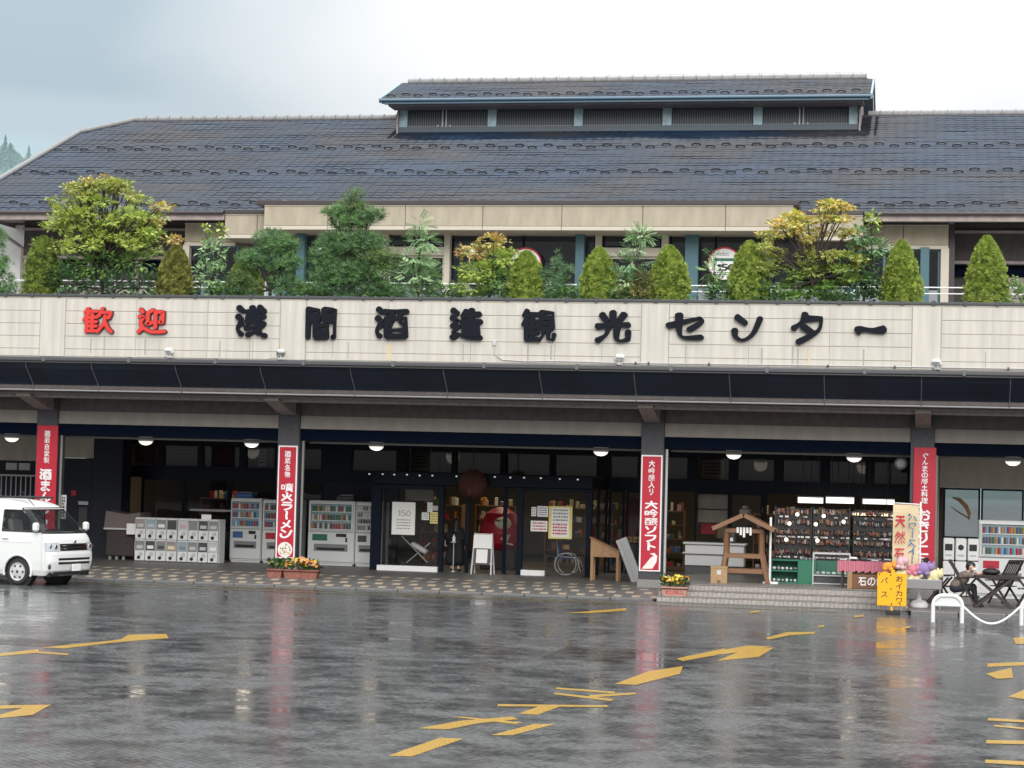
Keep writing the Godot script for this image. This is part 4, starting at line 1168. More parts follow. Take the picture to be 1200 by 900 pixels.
# ---------------------------------------------------------------- signs and lamps on the building
func build_signs():
	var t := thing("welcome_sign", "two raised red characters at the left of the cream sign band", "sign", V(-10.53, 5.97, 2.405))
	var spots = [["歓", -11.60, -10.82, 6.59, 5.97], ["迎", -10.19, -9.46, 6.60, 5.97]]
	for s in spots:
		var g := G.new()
		var o = V(s[1] + 10.53, s[3] - 5.97, 0.0)
		glyph(g, s[0], o, V(s[2] - s[1], 0, 0), V(0, s[4] - s[3], 0), V(0, 0, 0.07), 1.75)
		var c = part(t, "character", g, M.letter_red_side)
		g = G.new()
		glyph(g, s[0], o + V(0, 0, 0.04), V(s[2] - s[1], 0, 0), V(0, s[4] - s[3], 0), V(0, 0, 0.06), 1.3)
		part(c, "face", g, M.letter_red)
	t = thing("shop_name_sign", "ten raised black characters spelling the shop name along the cream band", "sign", V(0, 5.85, 2.405))
	spots = [["浅", -7.75, -6.87, 6.73, 5.88], ["間", -6.00, -5.13, 6.73, 5.84], ["酒", -4.29, -3.39, 6.73, 5.88], ["造", -2.48, -1.59, 6.72, 5.87], ["観", -0.75, 0.15, 6.72, 5.85], ["光", 0.99, 1.90, 6.70, 5.85], ["セ", 2.65, 3.60, 6.67, 5.93], ["ン", 4.17, 4.93, 6.65, 5.93], ["タ", 5.52, 6.35, 6.70, 5.89], ["ー", 6.97, 7.73, 6.66, 5.86]]
	for s in spots:
		var g := G.new()
		var px = 0.05
		glyph(g, s[0], V(s[1] + px, s[3] - 5.85 - px, 0), V(s[2] - s[1] - px * 2, 0, 0), V(0, s[4] - s[3] + px * 2, 0), V(0, 0, 0.09), 1.06 if not s[0] in ["セ", "ン", "タ", "ー"] else 1.15, 0.95)
		part(t, "character", g, M.letter_black)
	# vertical banners on the pillars: [x0, x1, y0, y1, small, large, border, label, picture]
	var rows = [
		[-13.75, -13.19, 0.75, 3.74, "酒蔵自家製", "酒まんじゅう", false, "red vertical banner on the leftmost pillar, partly behind the white van", ""],
		[-7.29, -6.79, 0.55, 3.37, "酒蔵名物", "噴火ラーメン", true, "white edged red banner with a noodle bowl picture on second pillar", "bowl"],
		[1.87, 2.39, 0.54, 3.35, "大吟醸入り", "大吟醸ソフト", true, "white edged red banner with a soft ice cream picture on third pillar", "cone"],
		[8.35, 8.87, 0.75, 3.68, "ぐんまの郷土料理", "おきりこみ", false, "plain edged red vertical banner on the rightmost pillar behind the cream flag", ""]]
	for r in rows:
		var w: float = r[1] - r[0]
		var h: float = r[3] - r[2]
		t = thing("pillar_banner", r[7], "banner", V((r[0] + r[1]) * 0.5, r[2], 0.01), 0.0, "red vertical banners on the arcade pillars")
		var g := G.new()
		g.bx(-w * 0.5, w * 0.5, 0, h, 0.0, 0.03, 0.004)
		part(t, "board", g, M.sign_white if r[6] else M.red)
		if r[6]:
			g = G.new(); g.bx(-w * 0.5 + 0.035, w * 0.5 - 0.035, 0.035, h - 0.035, 0.03, 0.034); part(t, "red_panel", g, M.red)
		var ns = r[4].length()
		var nl = r[5].length()
		var zt = 0.036
		var ps = 0.17 if ns < 8 else 0.15
		column(t, M.sign_white, r[4], V(-0.075, h - 0.13, zt), Vector2(0.15, ps * 0.92), ps, V(0, 0, 0.003), Vector3.RIGHT, 1.15)
		var ytop = h - 0.16 - ps * ns - 0.10
		var low = 0.5 if r[8] else 0.1
		var pl = minf((ytop - low) / nl, 0.36)
		column(t, M.sign_white, r[5], V(-0.165 + (0.02 if r[8] else 0.0), ytop, zt), Vector2(0.31, pl * 0.93), pl, V(0, 0, 0.003), Vector3.RIGHT, 1.35)
		if r[8] == "bowl":
			g = G.new()
			g.cyl(V(0, 0.22, 0.034), V(0, 0.22, 0.038), 0.19, 0.19, 24)
			var pc = part(t, "noodle_picture", g, M.sign_white)
			for k in 46:
				g = G.new()
				var a = rr(0, TAU)
				var d = sqrt(rng.randf()) * 0.15
				g.box(V(cos(a) * d, 0.22 + sin(a) * d, 0.0395 + k * 0.00004), V(rr(0.02, 0.06), rr(0.012, 0.03), 0.001), 0.0, Basis(Vector3.BACK, rr(0, 3)))
				part(pc, "print", g, [M.cream_food, M.cream_food, M.brown_food, M.green_food, M.orange][k % 5])
		elif r[8] == "cone":
			g = G.new()
			g.prism([Vector2(-0.19, 0.06), Vector2(0.07, 0.07), Vector2(0.17, 0.24), Vector2(0.18, 0.38), Vector2(0.11, 0.45), Vector2(0.0, 0.43), Vector2(0.10, 0.38), Vector2(0.02, 0.33), Vector2(-0.08, 0.2)], V(0, 0, 0.036), Vector3.RIGHT, Vector3.UP, V(0, 0, 0.003))
			var pc = part(t, "ice_cream_picture", g, M.sign_white)
			g = G.new()
			for k in 4: g.bar(V(-0.14 + k * 0.055, 0.09, 0.0405), V(-0.06 + k * 0.06, 0.22 + k * 0.04, 0.0405), 0.002, 0.012)
			part(pc, "print", g, M.cream_food, "stuff")
	# floodlights standing on the gutter
	var k = 0
	for s in [[-9.33, 5.39, -0.5, "white floodlight on the gutter below the second red character"], [-6.55, 5.39, 0.4, "silver floodlight on the gutter below the first black character"], [1.62, 5.39, 0.5, "small white floodlight on the gutter above third pillar"], [8.85, 5.39, -0.6, "white floodlight on the gutter above the rightmost pillar"]]:
		t = thing("floodlight", s[3], "floodlight", V(s[0], s[1], 2.47), s[2], "floodlights along the gutter of the sign band")
		var g := G.new()
		g.box(V(0, 0.015, 0), V(0.14, 0.03, 0.1), 0.005); g.tube([V(0, 0.02, 0), V(0, 0.1, 0)], 0.018, 6)
		part(t, "bracket", g, M.light_grey)
		g = G.new()
		g.box(V(0, 0, 0), V(0.2, 0.15, 0.1), 0.02, Basis(Vector3.RIGHT, 0.9))
		var hd = part(t, "head", g, M.white_paint if k != 1 else M.steel)
		hd.position = V(0, 0.17, 0.03)
		g = G.new(); g.box(V(0, 0.0, 0.055), V(0.16, 0.11, 0.012), 0.004, Basis.IDENTITY); var ln = part(hd, "lens", g, M.light_grey); ln.rotation.x = -0.7
		g = G.new(); g.tube([V(-0.05, 0.02, 0.02), V(-0.2, 0.03, 0.02), V(-0.3, 0.0, 0.0)], 0.008, 5); part(t, "cable", g, M.grey)
		k += 1
	# arcade ceiling lamps
	var first: Node3D = null
	var names = ["leftmost white dome lamp under the arcade ceiling, above the white van", "white dome lamp under the ceiling between leftmost pillar and the toy machines", "white dome lamp under the ceiling above the left vending machines, next to second pillar", "white dome lamp under the ceiling in front of the long poster door", "white dome lamp under the ceiling left of third pillar", "white dome lamp under the ceiling above the wooden roofed frame", "white dome lamp under the ceiling above the stone jewellery stall", "rightmost white dome lamp under the ceiling above the vending machine with seats"]
	var i = 0
	for x in [-15.6, -11.78, -8.83, -5.43, 0.49, 3.88, 6.88, 10.74]:
		if first == null:
			first = thing("ceiling_lamp", names[0], "lamp", V(x, 3.4, -2.5), 0.0, "white dome lamps under the arcade ceiling")
			var g := G.new()
			g.lathe(Vector3.ZERO, [Vector2(0.0, 0.15), Vector2(0.195, 0.15), Vector2(0.205, 0.06), Vector2(0.195, 0.03)], 20)
			part(first, "rim", g, M.white)
			g = G.new()
			g.lathe(Vector3.ZERO, [Vector2(0.0, -0.075), Vector2(0.09, -0.062), Vector2(0.155, -0.027), Vector2(0.19, 0.03), Vector2(0.192, 0.05)], 20)
			part(first, "glass_dome", g, M.lamp_glow)
			var l := OmniLight3D.new()
			l.name = "lamp_light"; l.light_energy = 0.13; l.light_color = Color(1, 0.95, 0.86); l.omni_range = 30.0; l.omni_attenuation = 2.0; l.shadow_enabled = true; l.light_size = 0.2
			l.position = V(0, -0.12, 0)
			first.add_child(l)
		else:
			copy(first, V(x, 3.4, -2.5), names[i])
		i += 1
	# light string over the entrance
	t = thing("light_string", "string of tiny white lights along the dark header over the entrance", "light string", V(-3.0, 2.72, -4.05))
	var g := G.new()
	var xs = [-6.01, -5.64, -5.32, -4.97, -4.62, -4.27, -3.61, -2.57, -2.15, -1.78, -1.33, -0.82, -0.34]
	var pts = []
	for x in xs: pts.append(V(x + 3.0, rr(-0.005, 0.01), 0))
	g.tube(pts, 0.006, 4, false)
	part(t, "cord", g, M.black)
	for p in pts:
		g = G.new(); g.ell(p + V(0, -0.01, 0.01), V(0.03, 0.022, 0.02), 8, 6); part(t, "bulb", g, M.led_glow)
	# round signs behind the upper windows
	for s in [[-2.25, 8.6, "white round sign with red rim behind upper window, half hidden by a rounded shrub", "left"], [3.22, 8.64, "white round sign with green and black print between sapling and conical shrub", "right"]]:
		t = thing("round_sign", s[2], "sign", V(s[0], s[1], -5.95))
		g = G.new(); g.cyl(V(0, 0, 0), V(0, 0, 0.03), 0.45, 0.45, 36); part(t, "rim", g, M.red)
		g = G.new(); g.cyl(V(0, -0.02, 0.03), V(0, -0.02, 0.036), 0.42, 0.42, 36); part(t, "disc", g, M.white)
		g = G.new(); g.bx(-0.3, 0.32, 0.06, 0.14, 0.037, 0.04); part(t, "green_band", g, M.green)
		g = G.new(); glyph(g, "150", V(-0.24, 0.02, 0.037), V(0.52, 0, 0), V(0, -0.26, 0), V(0, 0, 0.003), 1.6, 0.0, false); print_lines(g, -0.2, 0.12, 0.3, 0.2, 2, 0.04, 0.4); print_lines(g, -0.25, 0.25, -0.22, -0.33, 2, 0.04, 0.6); part(t, "print", g, M.black, "stuff")
	# garden lamps among the plants
	for s in [[-6.05, 8.2, 0.75, "white hooded garden lamp poking out of the tallest pine", 0.24], [-2.33, 8.22, 0.5, "small pale garden lamp on a thin pole in front of the upper window", 0.12]]:
		t = thing("garden_lamp", s[3], "lamp", V(s[0], 6.52, s[2]))
		g = G.new(); g.tube([V(-0.09, 0, 0), V(-0.09, s[1] - 6.55, 0), V(0, s[1] - 6.52, 0)], 0.02, 6); part(t, "pole", g, M.light_grey)
		g = G.new(); g.lathe(V(0, s[1] - 6.52, 0), [Vector2(0.0, 0.09), Vector2(s[4] * 0.5, 0.06), Vector2(s[4], 0.0), Vector2(s[4] * 0.9, -0.04), Vector2(0, -0.03)], 16); part(t, "hood", g, M.white_paint)
	# terrace railing
	t = thing("terrace_railing", "thin white two bar railing along the terrace behind the shrubs", "railing", V(-2.0, 6.52, -1.0))
	for y in [1.05, 0.90, 0.5]:
		g = G.new(); g.tube([V(-14.5, y, 0), V(14.5, y, 0)], 0.016, 6); part(t, "rail", g, M.white)
	for n in 15:
		g = G.new(); g.tube([V(-14.3 + n * 2.05, 0, 0), V(-14.3 + n * 2.05, 1.06, 0)], 0.018, 6); part(t, "post", g, M.white)

# ---------------------------------------------------------------- machines and things under the arcade
func poster(label: String, x0: float, x1: float, y0: float, y1: float, z: float, m: Material, rows: int, ink: Material, big := ""):
	var w = x1 - x0
	var h = y1 - y0
	var t := thing("poster", label, "poster", V((x0 + x1) * 0.5, y0, z))
	var g := G.new()
	g.bx(-w * 0.5, w * 0.5, 0, h, 0, 0.004)
	part(t, "sheet", g, m)
	g = G.new()
	if big:
		for i in big.length() if big != "150" else 1:
			var ch = big if big == "150" else big[i]
			glyph(g, ch, V(-w * 0.3, h * 0.8, 0.0045), V(w * 0.62, 0, 0), V(0, -h * 0.28, 0), V(0, 0, 0.001), 0.6, 0.0, false)
		print_lines(g, -w * 0.3, w * 0.3, h * 0.5, h * 0.15, rows, 0.0056)
	else:
		print_lines(g, -w * 0.4, w * 0.4, h * 0.92, h * 0.08, rows, 0.0056, 0.45)
	part(t, "print", g, ink, "stuff")
	return t

func vending(label: String, x0: float, x1: float, z: float, h: float, rows: int, accents: Array, y := 0.15):
	var w = x1 - x0
	var t := thing("vending_machine", label, "vending machine", V((x0 + x1) * 0.5, y, z - 0.36))
	var g := G.new()
	g.bx(-w * 0.5, w * 0.5, 0.04, h, -0.36, 0.30, 0.02)
	g.bx(-w * 0.46, w * 0.46, 0.0, 0.05, -0.3, 0.28)
	part(t, "cabinet", g, M.white_paint)
	g = G.new()
	var top = h - 0.09
	var mid = h * 0.53
	g.bx(-w * 0.5 + 0.01, w * 0.5 - 0.01, mid - 0.02, top + 0.05, 0.30, 0.33, 0.006)
	g.bx(-w * 0.5 + 0.01, w * 0.5 - 0.01, 0.1, mid - 0.03, 0.30, 0.34, 0.008)
	part(t, "door", g, M.white_paint)
	g = G.new(); g.bx(-w * 0.44, w * 0.44, mid + 0.03, top, 0.33, 0.335); var disp = part(t, "display", g, M.display_back if rows < 4 else M.light_grey)
	var ch = (top - mid - 0.03) / rows
	for r in rows:
		g = G.new(); g.bx(-w * 0.43, w * 0.43, mid + 0.04 + r * ch, mid + 0.065 + r * ch, 0.335, 0.36); part(disp, "shelf", g, M.white)
		var n = int(w / 0.085)
		var cyls := {}
		for i in n:
			var m: Material = accents[rng.randi() % accents.size()]
			if not cyls.has(m): cyls[m] = G.new()
			cyls[m].cyl(V((i + 0.5) / n * w * 0.84 - w * 0.42, mid + 0.066 + r * ch, 0.35), V((i + 0.5) / n * w * 0.84 - w * 0.42, mid + 0.066 + r * ch + ch * 0.62, 0.35), 0.028, 0.026, 7)
		for m in cyls: part(disp, "drinks", cyls[m], m, "stuff")
	g = G.new(); g.quad(V(-w * 0.44, mid + 0.03, 0.385), V(w * 0.44, mid + 0.03, 0.385), V(w * 0.44, top, 0.385), V(-w * 0.44, top, 0.385), Vector3.BACK); part(t, "display_pane", g, M.clear)
	g = G.new(); g.bx(-w * 0.46, w * 0.46, top, top + 0.02, 0.33, 0.39); g.bx(-w * 0.46, -w * 0.44, mid + 0.03, top, 0.33, 0.39); g.bx(w * 0.44, w * 0.46, mid + 0.03, top, 0.33, 0.39); g.bx(-w * 0.46, w * 0.46, mid + 0.01, mid + 0.03, 0.33, 0.39); part(t, "display_frame", g, M.white)
	g = G.new(); g.bx(-w * 0.36, w * 0.36, h * 0.22, h * 0.33, 0.335, 0.35); var slot = part(t, "delivery_slot", g, M.grey)
	g = G.new(); g.bx(-w * 0.3, w * 0.3, h * 0.235, h * 0.275, 0.35, 0.356); part(slot, "flap", g, M.black)
	g = G.new(); g.box(V(w * 0.22, h * 0.47, 0.345), V(w * 0.22, 0.09, 0.03), 0.006); g.box(V(w * 0.33, h * 0.4, 0.345), V(0.05, 0.12, 0.03), 0.006); part(t, "coin_slot", g, M.black)
	g = G.new(); g.bx(-w * 0.4, -w * 0.08, h * 0.38, h * 0.48, 0.34, 0.345); part(t, "sticker", g, accents[0])
	return t

func build_arcade():
	# capsule toy machines: two banks, two rows of four
	var names = ["left bank of white capsule toy machines in two rows, with paper on its side", "right bank of white capsule toy machines in two rows, beside a vending machine"]
	for k in 2:
		var xa = -12.70 if k == 0 else -11.46
		var w = 1.22 if k == 0 else 1.17
		var t := thing("capsule_toy_bank", names[k], "toy machine", V(xa + w * 0.5, 0.15, -4.6), 0.0, "banks of capsule toy machines")
		var g := G.new(); g.bx(-w * 0.5, w * 0.5, 0, 1.2, -0.28, 0.2, 0.012); part(t, "rack", g, M.white)
		for r in 2:
			for c in 4:
				var cx = -w * 0.5 + w * (c + 0.5) / 4.0
				var y0 = 0.02 + r * 0.59
				g = G.new(); g.bx(cx - w * 0.118, cx + w * 0.118, y0, y0 + 0.28, 0.2, 0.30, 0.012); g.bx(cx - w * 0.118, cx + w * 0.118, y0 + 0.54, y0 + 0.58, 0.2, 0.30, 0.008); g.bx(cx - w * 0.118, cx - w * 0.111, y0 + 0.27, y0 + 0.55, 0.2, 0.298); g.bx(cx + w * 0.111, cx + w * 0.118, y0 + 0.27, y0 + 0.55, 0.2, 0.298)
				var mc = part(t, "toy_machine", g, M.white_paint)
				g = G.new(); g.bx(cx - w * 0.11, cx + w * 0.11, y0 + 0.285, y0 + 0.535, 0.2, 0.29); part(mc, "capsule_window", g, [M.grey, M.dark_grey, M.grey, M.siding, M.display_back, M.grey, M.dark_grey, M.light_grey][(c + r * 3 + k * 4) % 8])
				g = G.new(); g.bx(cx - w * 0.075, cx + w * 0.075, y0 + 0.33, y0 + 0.42, 0.29, 0.294); part(mc, "picture_card", g, [M.light_grey, M.cream_food, M.grey, M.paper, M.siding, M.light_grey, M.dark_grey, M.pale_pink][(c * 3 + r * 5 + k * 2) % 8])
				g = G.new(); g.cyl(V(cx + 0.03, y0 + 0.19, 0.30), V(cx + 0.03, y0 + 0.19, 0.33), 0.055, 0.05, 14); part(mc, "dial", g, M.light_grey)
				g = G.new(); g.cyl(V(cx - 0.02, y0 + 0.085, 0.295), V(cx - 0.02, y0 + 0.085, 0.304), 0.05, 0.05, 12); part(mc, "chute", g, M.black)
		if k == 0:
			g = G.new(); g.bx(-w * 0.5 - 0.32, -w * 0.5 - 0.01, 0.72, 1.02, 0.1, 0.105); part(t, "side_notice", g, M.paper)
		else:
			g = G.new(); g.bx(0.02, 0.3, 1.2, 1.33, 0.1, 0.11); part(t, "top_notice", g, M.paper)
	var acc = [M.red, M.blue, M.sky_blue, M.green, M.brown_food, M.white, M.orange]
	vending("white drinks vending machine right of the toy machines", -10.46, -9.55, -5.75, 1.79, 3, [M.blue, M.sky_blue, M.orange, M.red, M.white])
	vending("vending machine with a red panel mostly hidden by the second pillar", -9.52, -8.45, -5.75, 1.77, 3, [M.red, M.white, M.brown_food, M.blue])
	vending("wide white vending machine with rows of goods behind glass, right of second pillar", -8.16, -6.82, -5.65, 1.79, 3, [M.green, M.brown_food, M.orange, M.white, M.red])
	vending("narrow grey white vending machine beside the entrance", -6.80, -6.02, -5.65, 1.78, 4, [M.dark_grey, M.grey, M.white])
	vending("large white drinks vending machine behind the wooden seats at right", 9.92, 11.12, -1.8, 1.88, 3, acc, 0.1)
	# small things on top of the machines
	for s in [[-10.15, 1.94, "blue and grey box lying on the vending machine beside the toys", M.blue], [-7.2, 1.94, "dark folded sheet lying on the wide vending machine", M.dark_grey]]:
		var t := thing("storage_box", s[2], "box", V(s[0], s[1], -6.1))
		var g := G.new(); g.box(V(0, 0.07, 0), V(0.5, 0.14, 0.3), 0.03); part(t, "body", g, s[3])
		g = G.new(); g.box(V(0.05, 0.16, 0), V(0.38, 0.04, 0.32), 0.015); part(t, "lid", g, M.grey)
	# covered counter at the left
	var t := thing("covered_counter", "low counter under a drooping dark brown cloth near the toy machines", "counter", V(-13.2, 0.15, -5.0))
	var g := G.new(); g.bx(-0.5, 0.4, 0.1, 0.85, -0.45, 0.3, 0.03); part(t, "body", g, M.brown_cloth)
	g = G.new(); g.prism([Vector2(-0.55, 0.85), Vector2(-0.5, 1.35), Vector2(0.1, 1.26), Vector2(0.5, 1.33), Vector2(0.5, 1.08), Vector2(0.3, 0.95), Vector2(0.0, 0.86)], V(0, 0, -0.5), Vector3.RIGHT, Vector3.UP, V(0, 0, 0.85)); part(t, "cloth", g, M.brown_cloth_light)
	g = G.new(); g.bx(-0.56, 0.5, 0.83, 0.88, 0.32, 0.37, 0.01); part(t, "edge", g, M.light_grey)
	g = G.new()
	for i in 3: g.tube([V(-0.4 + i * 0.2, 0.0, 0.2), V(-0.4 + i * 0.2, 0.1, 0.2)], 0.05, 8)
	part(t, "feet", g, M.grey)
	# notices beside the service door
	t = thing("notice_board", "narrow white notice plate with black characters right of the leftmost pillar", "sign", V(-13.12, 1.35, -0.3))
	g = G.new(); g.bx(-0.06, 0.09, 0, 0.62, 0.0, 0.03, 0.006); part(t, "plate", g, M.paper_grey)
	g = G.new(); print_lines(g, -0.03, 0.06, 0.58, 0.05, 7, 0.032, 0.7); part(t, "print", g, M.black, "stuff")
	# posters on the entrance panes
	poster("large white poster reading 150 on the left entrance pane", -5.38, -4.74, 1.11, 1.98, -4.16, M.paper, 4, M.grey, "150")
	poster("tall narrow white notice right of the large 150 poster", -4.41, -4.27, 1.74, 1.99, -4.16, M.paper, 5, M.grey)
	poster("small grey notice at the top right of the left entrance pane", -4.26, -4.12, 1.78, 1.91, -4.16, M.paper_grey, 3, M.grey)
	poster("small pale green notice low in the left entrance pane", -4.56, -4.36, 1.52, 1.72, -4.16, M.paper, 3, M.green)
	poster("yellow and white notice at the right edge of the left entrance pane", -4.33, -4.12, 1.43, 1.74, -4.16, M.paper_yellow, 4, M.grey)
	poster("slim white notice at the left of the right entrance pane", -1.58, -1.45, 1.71, 1.95, -4.16, M.paper, 5, M.grey)
	poster("white notice with blue print in the right entrance pane", -1.42, -1.13, 1.70, 1.98, -4.16, M.paper, 4, M.blue)
	poster("white notice with red print below the blue printed notice", -1.59, -1.14, 1.31, 1.59, -4.16, M.paper, 3, M.red)
	t = poster("large yellow edged poster at the right of the right entrance pane", -1.11, -0.48, 1.13, 1.99, -4.16, M.paper_yellow, 1, M.paper_yellow)
	g = G.new(); g.bx(-0.24, 0.24, 0.04, 0.82, 0.006, 0.0075); part(t, "white_panel", g, M.paper)
	g = G.new(); print_lines(g, -0.2, 0.2, 0.8, 0.45, 4, 0.009, 0.5); part(t, "black_print", g, M.grey, "stuff")
	g = G.new(); print_lines(g, -0.2, 0.18, 0.42, 0.1, 4, 0.009, 0.6); part(t, "red_print", g, M.red, "stuff")
	# A-frame board before the door
	t = thing("sandwich_board", "white A frame board with two paper sheets in front of the entrance", "sign board", V(-2.76, 0.15, -3.7))
	for sg in [1, -1]:
		g = G.new()
		for x in [-0.25, 0.25]: g.bar(V(x * 1.06, 0, 0.22 * sg), V(x * 0.9, 1.08, 0.02 * sg), 0.04, 0.03, 0.005)
		g.bar(V(-0.25, 0.28, 0.17 * sg), V(0.25, 0.28, 0.17 * sg), 0.03, 0.04)
		g.bar(V(-0.23, 1.05, 0.03 * sg), V(0.23, 1.05, 0.03 * sg), 0.03, 0.04)
		part(t, "frame", g, M.light_grey)
	g = G.new(); g.box(V(0, 0.86, 0.085), V(0.5, 0.36, 0.012), 0.003, Basis(Vector3.RIGHT, -0.18)); part(t, "upper_sheet", g, M.paper)
	g = G.new(); g.box(V(0, 0.47, 0.15), V(0.44, 0.44, 0.02), 0.003, Basis(Vector3.RIGHT, -0.18)); part(t, "black_panel", g, M.dark_grey)
	g = G.new(); g.box(V(0, 0.48, 0.163), V(0.3, 0.36, 0.006), 0.0, Basis(Vector3.RIGHT, -0.18)); part(t, "lower_sheet", g, M.paper)
	# hand sanitiser post
	t = thing("sanitizer_stand", "thin silver stand with a small bottle in front of the dark figure", "stand", V(-3.76, 0.15, -4.6))
	g = G.new(); g.tube([V(0, 0, 0), V(0, 0.78, 0)], 0.022, 8); g.cyl(V(0, 0, 0), V(0, 0.025, 0), 0.14, 0.13, 16); part(t, "post", g, M.steel)
	g = G.new(); g.box(V(0, 0.79, 0), V(0.16, 0.03, 0.14), 0.005); part(t, "tray", g, M.steel)
	g = G.new(); g.lathe(V(0, 0.805, 0), [Vector2(0, 0), Vector2(0.045, 0), Vector2(0.045, 0.12), Vector2(0.015, 0.15), Vector2(0.015, 0.19), Vector2(0, 0.19)], 12); part(t, "bottle", g, M.white)
	# sugidama, the cedar ball that hangs at a brewery door
	t = thing("cedar_ball", "large reddish brown cedar ball hanging over the entrance doorway", "ornament", V(-3.13, 2.53, -3.9))
	g = G.new(); g.ell(Vector3.ZERO, V(0.35, 0.34, 0.35), 22, 14); part(t, "ball", g, M.cedar_ball)
	var xf = []
	var cols = []
	for i in 1500:
		var d = V(rng.randfn(), rng.randfn(), rng.randfn()).normalized()
		xf.append(Transform3D(Basis(Quaternion(Vector3.UP, d)).scaled(Vector3.ONE * rr(0.05, 0.08)), d * 0.335))
		var f = rr(0.6, 1.3)
		cols.append(Color(0.13 * f, 0.045 * f, 0.03 * f))
	swarm(t, "cedar_tips", LEAF.needle, M.needle, xf, cols)
	g = G.new(); g.tube([V(0, 0.33, 0), V(0, 0.95, 0)], 0.012, 5); part(t, "rope", g, M.bark)
	# daruma doll inside
	t = thing("daruma_doll", "huge red round daruma doll with pale face inside the doorway", "doll", V(-3.06, 0.14, -7.5))
	g = G.new(); g.bx(-0.5, 0.5, 0, 0.55, -0.4, 0.4, 0.02); part(t, "pedestal", g, M.wood_dark)
	g = G.new(); g.lathe(Vector3.ZERO, [Vector2(0.0, 0.55), Vector2(0.38, 0.56), Vector2(0.55, 0.72), Vector2(0.6, 0.98), Vector2(0.56, 1.28), Vector2(0.42, 1.56), Vector2(0.2, 1.7), Vector2(0, 1.73)], 28); part(t, "body", g, M.red)
	g = G.new(); g.ell(V(0.12, 1.27, 0.42), V(0.26, 0.2, 0.2), 18, 10); var face = part(t, "face", g, M.cream_food)
	for x in [-0.09, 0.09]:
		g = G.new(); g.ell(V(0.12 + x, 1.28, 0.605), V(0.045, 0.05, 0.02), 12, 8); part(face, "eye", g, M.white)
		g = G.new(); g.bar(V(0.12 + x * 0.5, 1.35, 0.6), V(0.12 + x * 2.0, 1.39, 0.56), 0.02, 0.035); part(face, "eyebrow", g, M.black)
	g = G.new()
	for s in [[0.18, 0.85, 0.42, 0.98], [0.42, 0.98, 0.25, 0.62], [0.3, 0.75, 0.5, 0.7]]: g.bar(V(s[0] - 0.05, s[1], 0.6), V(s[2] - 0.05, s[3], 0.5), 0.03, 0.05)
	part(t, "gold_mark", g, M.cream_food)
	# wooden sloping stand and leaning ramp by the third pillar
	t = thing("wooden_stand", "pale wooden stand with a sloping top left of third pillar", "stand", V(0.64, 0.15, -2.8))
	for s in [[-0.33, 0.16], [0.33, 0.16], [-0.33, -0.16], [0.33, -0.16]]:
		g = G.new(); g.box(V(s[0], 0.3, s[1]), V(0.075, 0.62, 0.075), 0.006); part(t, "leg", g, M.wood_pale)
	g = G.new(); g.prism([Vector2(-0.37, 0.6), Vector2(0.37, 0.6), Vector2(0.37, 0.72), Vector2(-0.37, 1.06)], V(0, 0, -0.2), Vector3.RIGHT, Vector3.UP, V(0, 0, 0.4)); part(t, "box", g, M.wood_pale)
	g = G.new(); g.bar(V(-0.4, 1.09, 0), V(0.4, 0.725, 0), 0.46, 0.025, 0.005); part(t, "lid", g, M.wood_pale)
	t = thing("loading_ramp", "grey metal ramp leaning diagonally against the third pillar", "ramp", V(1.5, 0.15, -2.0))
	g = G.new(); g.bar(V(-0.45, 1.08, -0.6), V(0.0, 0.0, -0.55), 0.06, 0.3, 0.01); g.bar(V(-0.52, 1.04, -0.45), V(-0.07, 0.0, -0.4), 0.025, 0.05); part(t, "channel", g, M.light_grey)
	# right of the entrance: interior curtain and lit display
	t = thing("hanging_curtain", "dull red cloth hanging inside the window right of the entrance", "curtain", V(1.0, 1.1, -7.6))
	g = G.new()
	for i in 9: g.bx(-0.55 + i * 0.125, -0.43 + i * 0.125, 0.0, 1.15, -0.03 + 0.03 * (i % 2), 0.02 + 0.03 * (i % 2), 0.01)
	part(t, "cloth", g, M.curtain)
	t = thing("food_display", "lit display of golden food packets in the window right of entrance", "display", V(1.05, 0.14, -7.45))
	g = G.new(); g.bx(-0.5, 0.5, 0, 0.85, -0.25, 0.25, 0.02); part(t, "table", g, M.wood_dark)
	for i in 14:
		g = G.new(); g.box(V(-0.42 + (i % 7) * 0.14, 0.9 + 0.08 * (i / 7), rr(-0.1, 0.15)), V(0.12, 0.09, 0.12), 0.015, Basis(Vector3.UP, rr(-0.4, 0.4))); part(t, "packet", g, [M.cream_food, M.orange, M.lemon][i % 3])

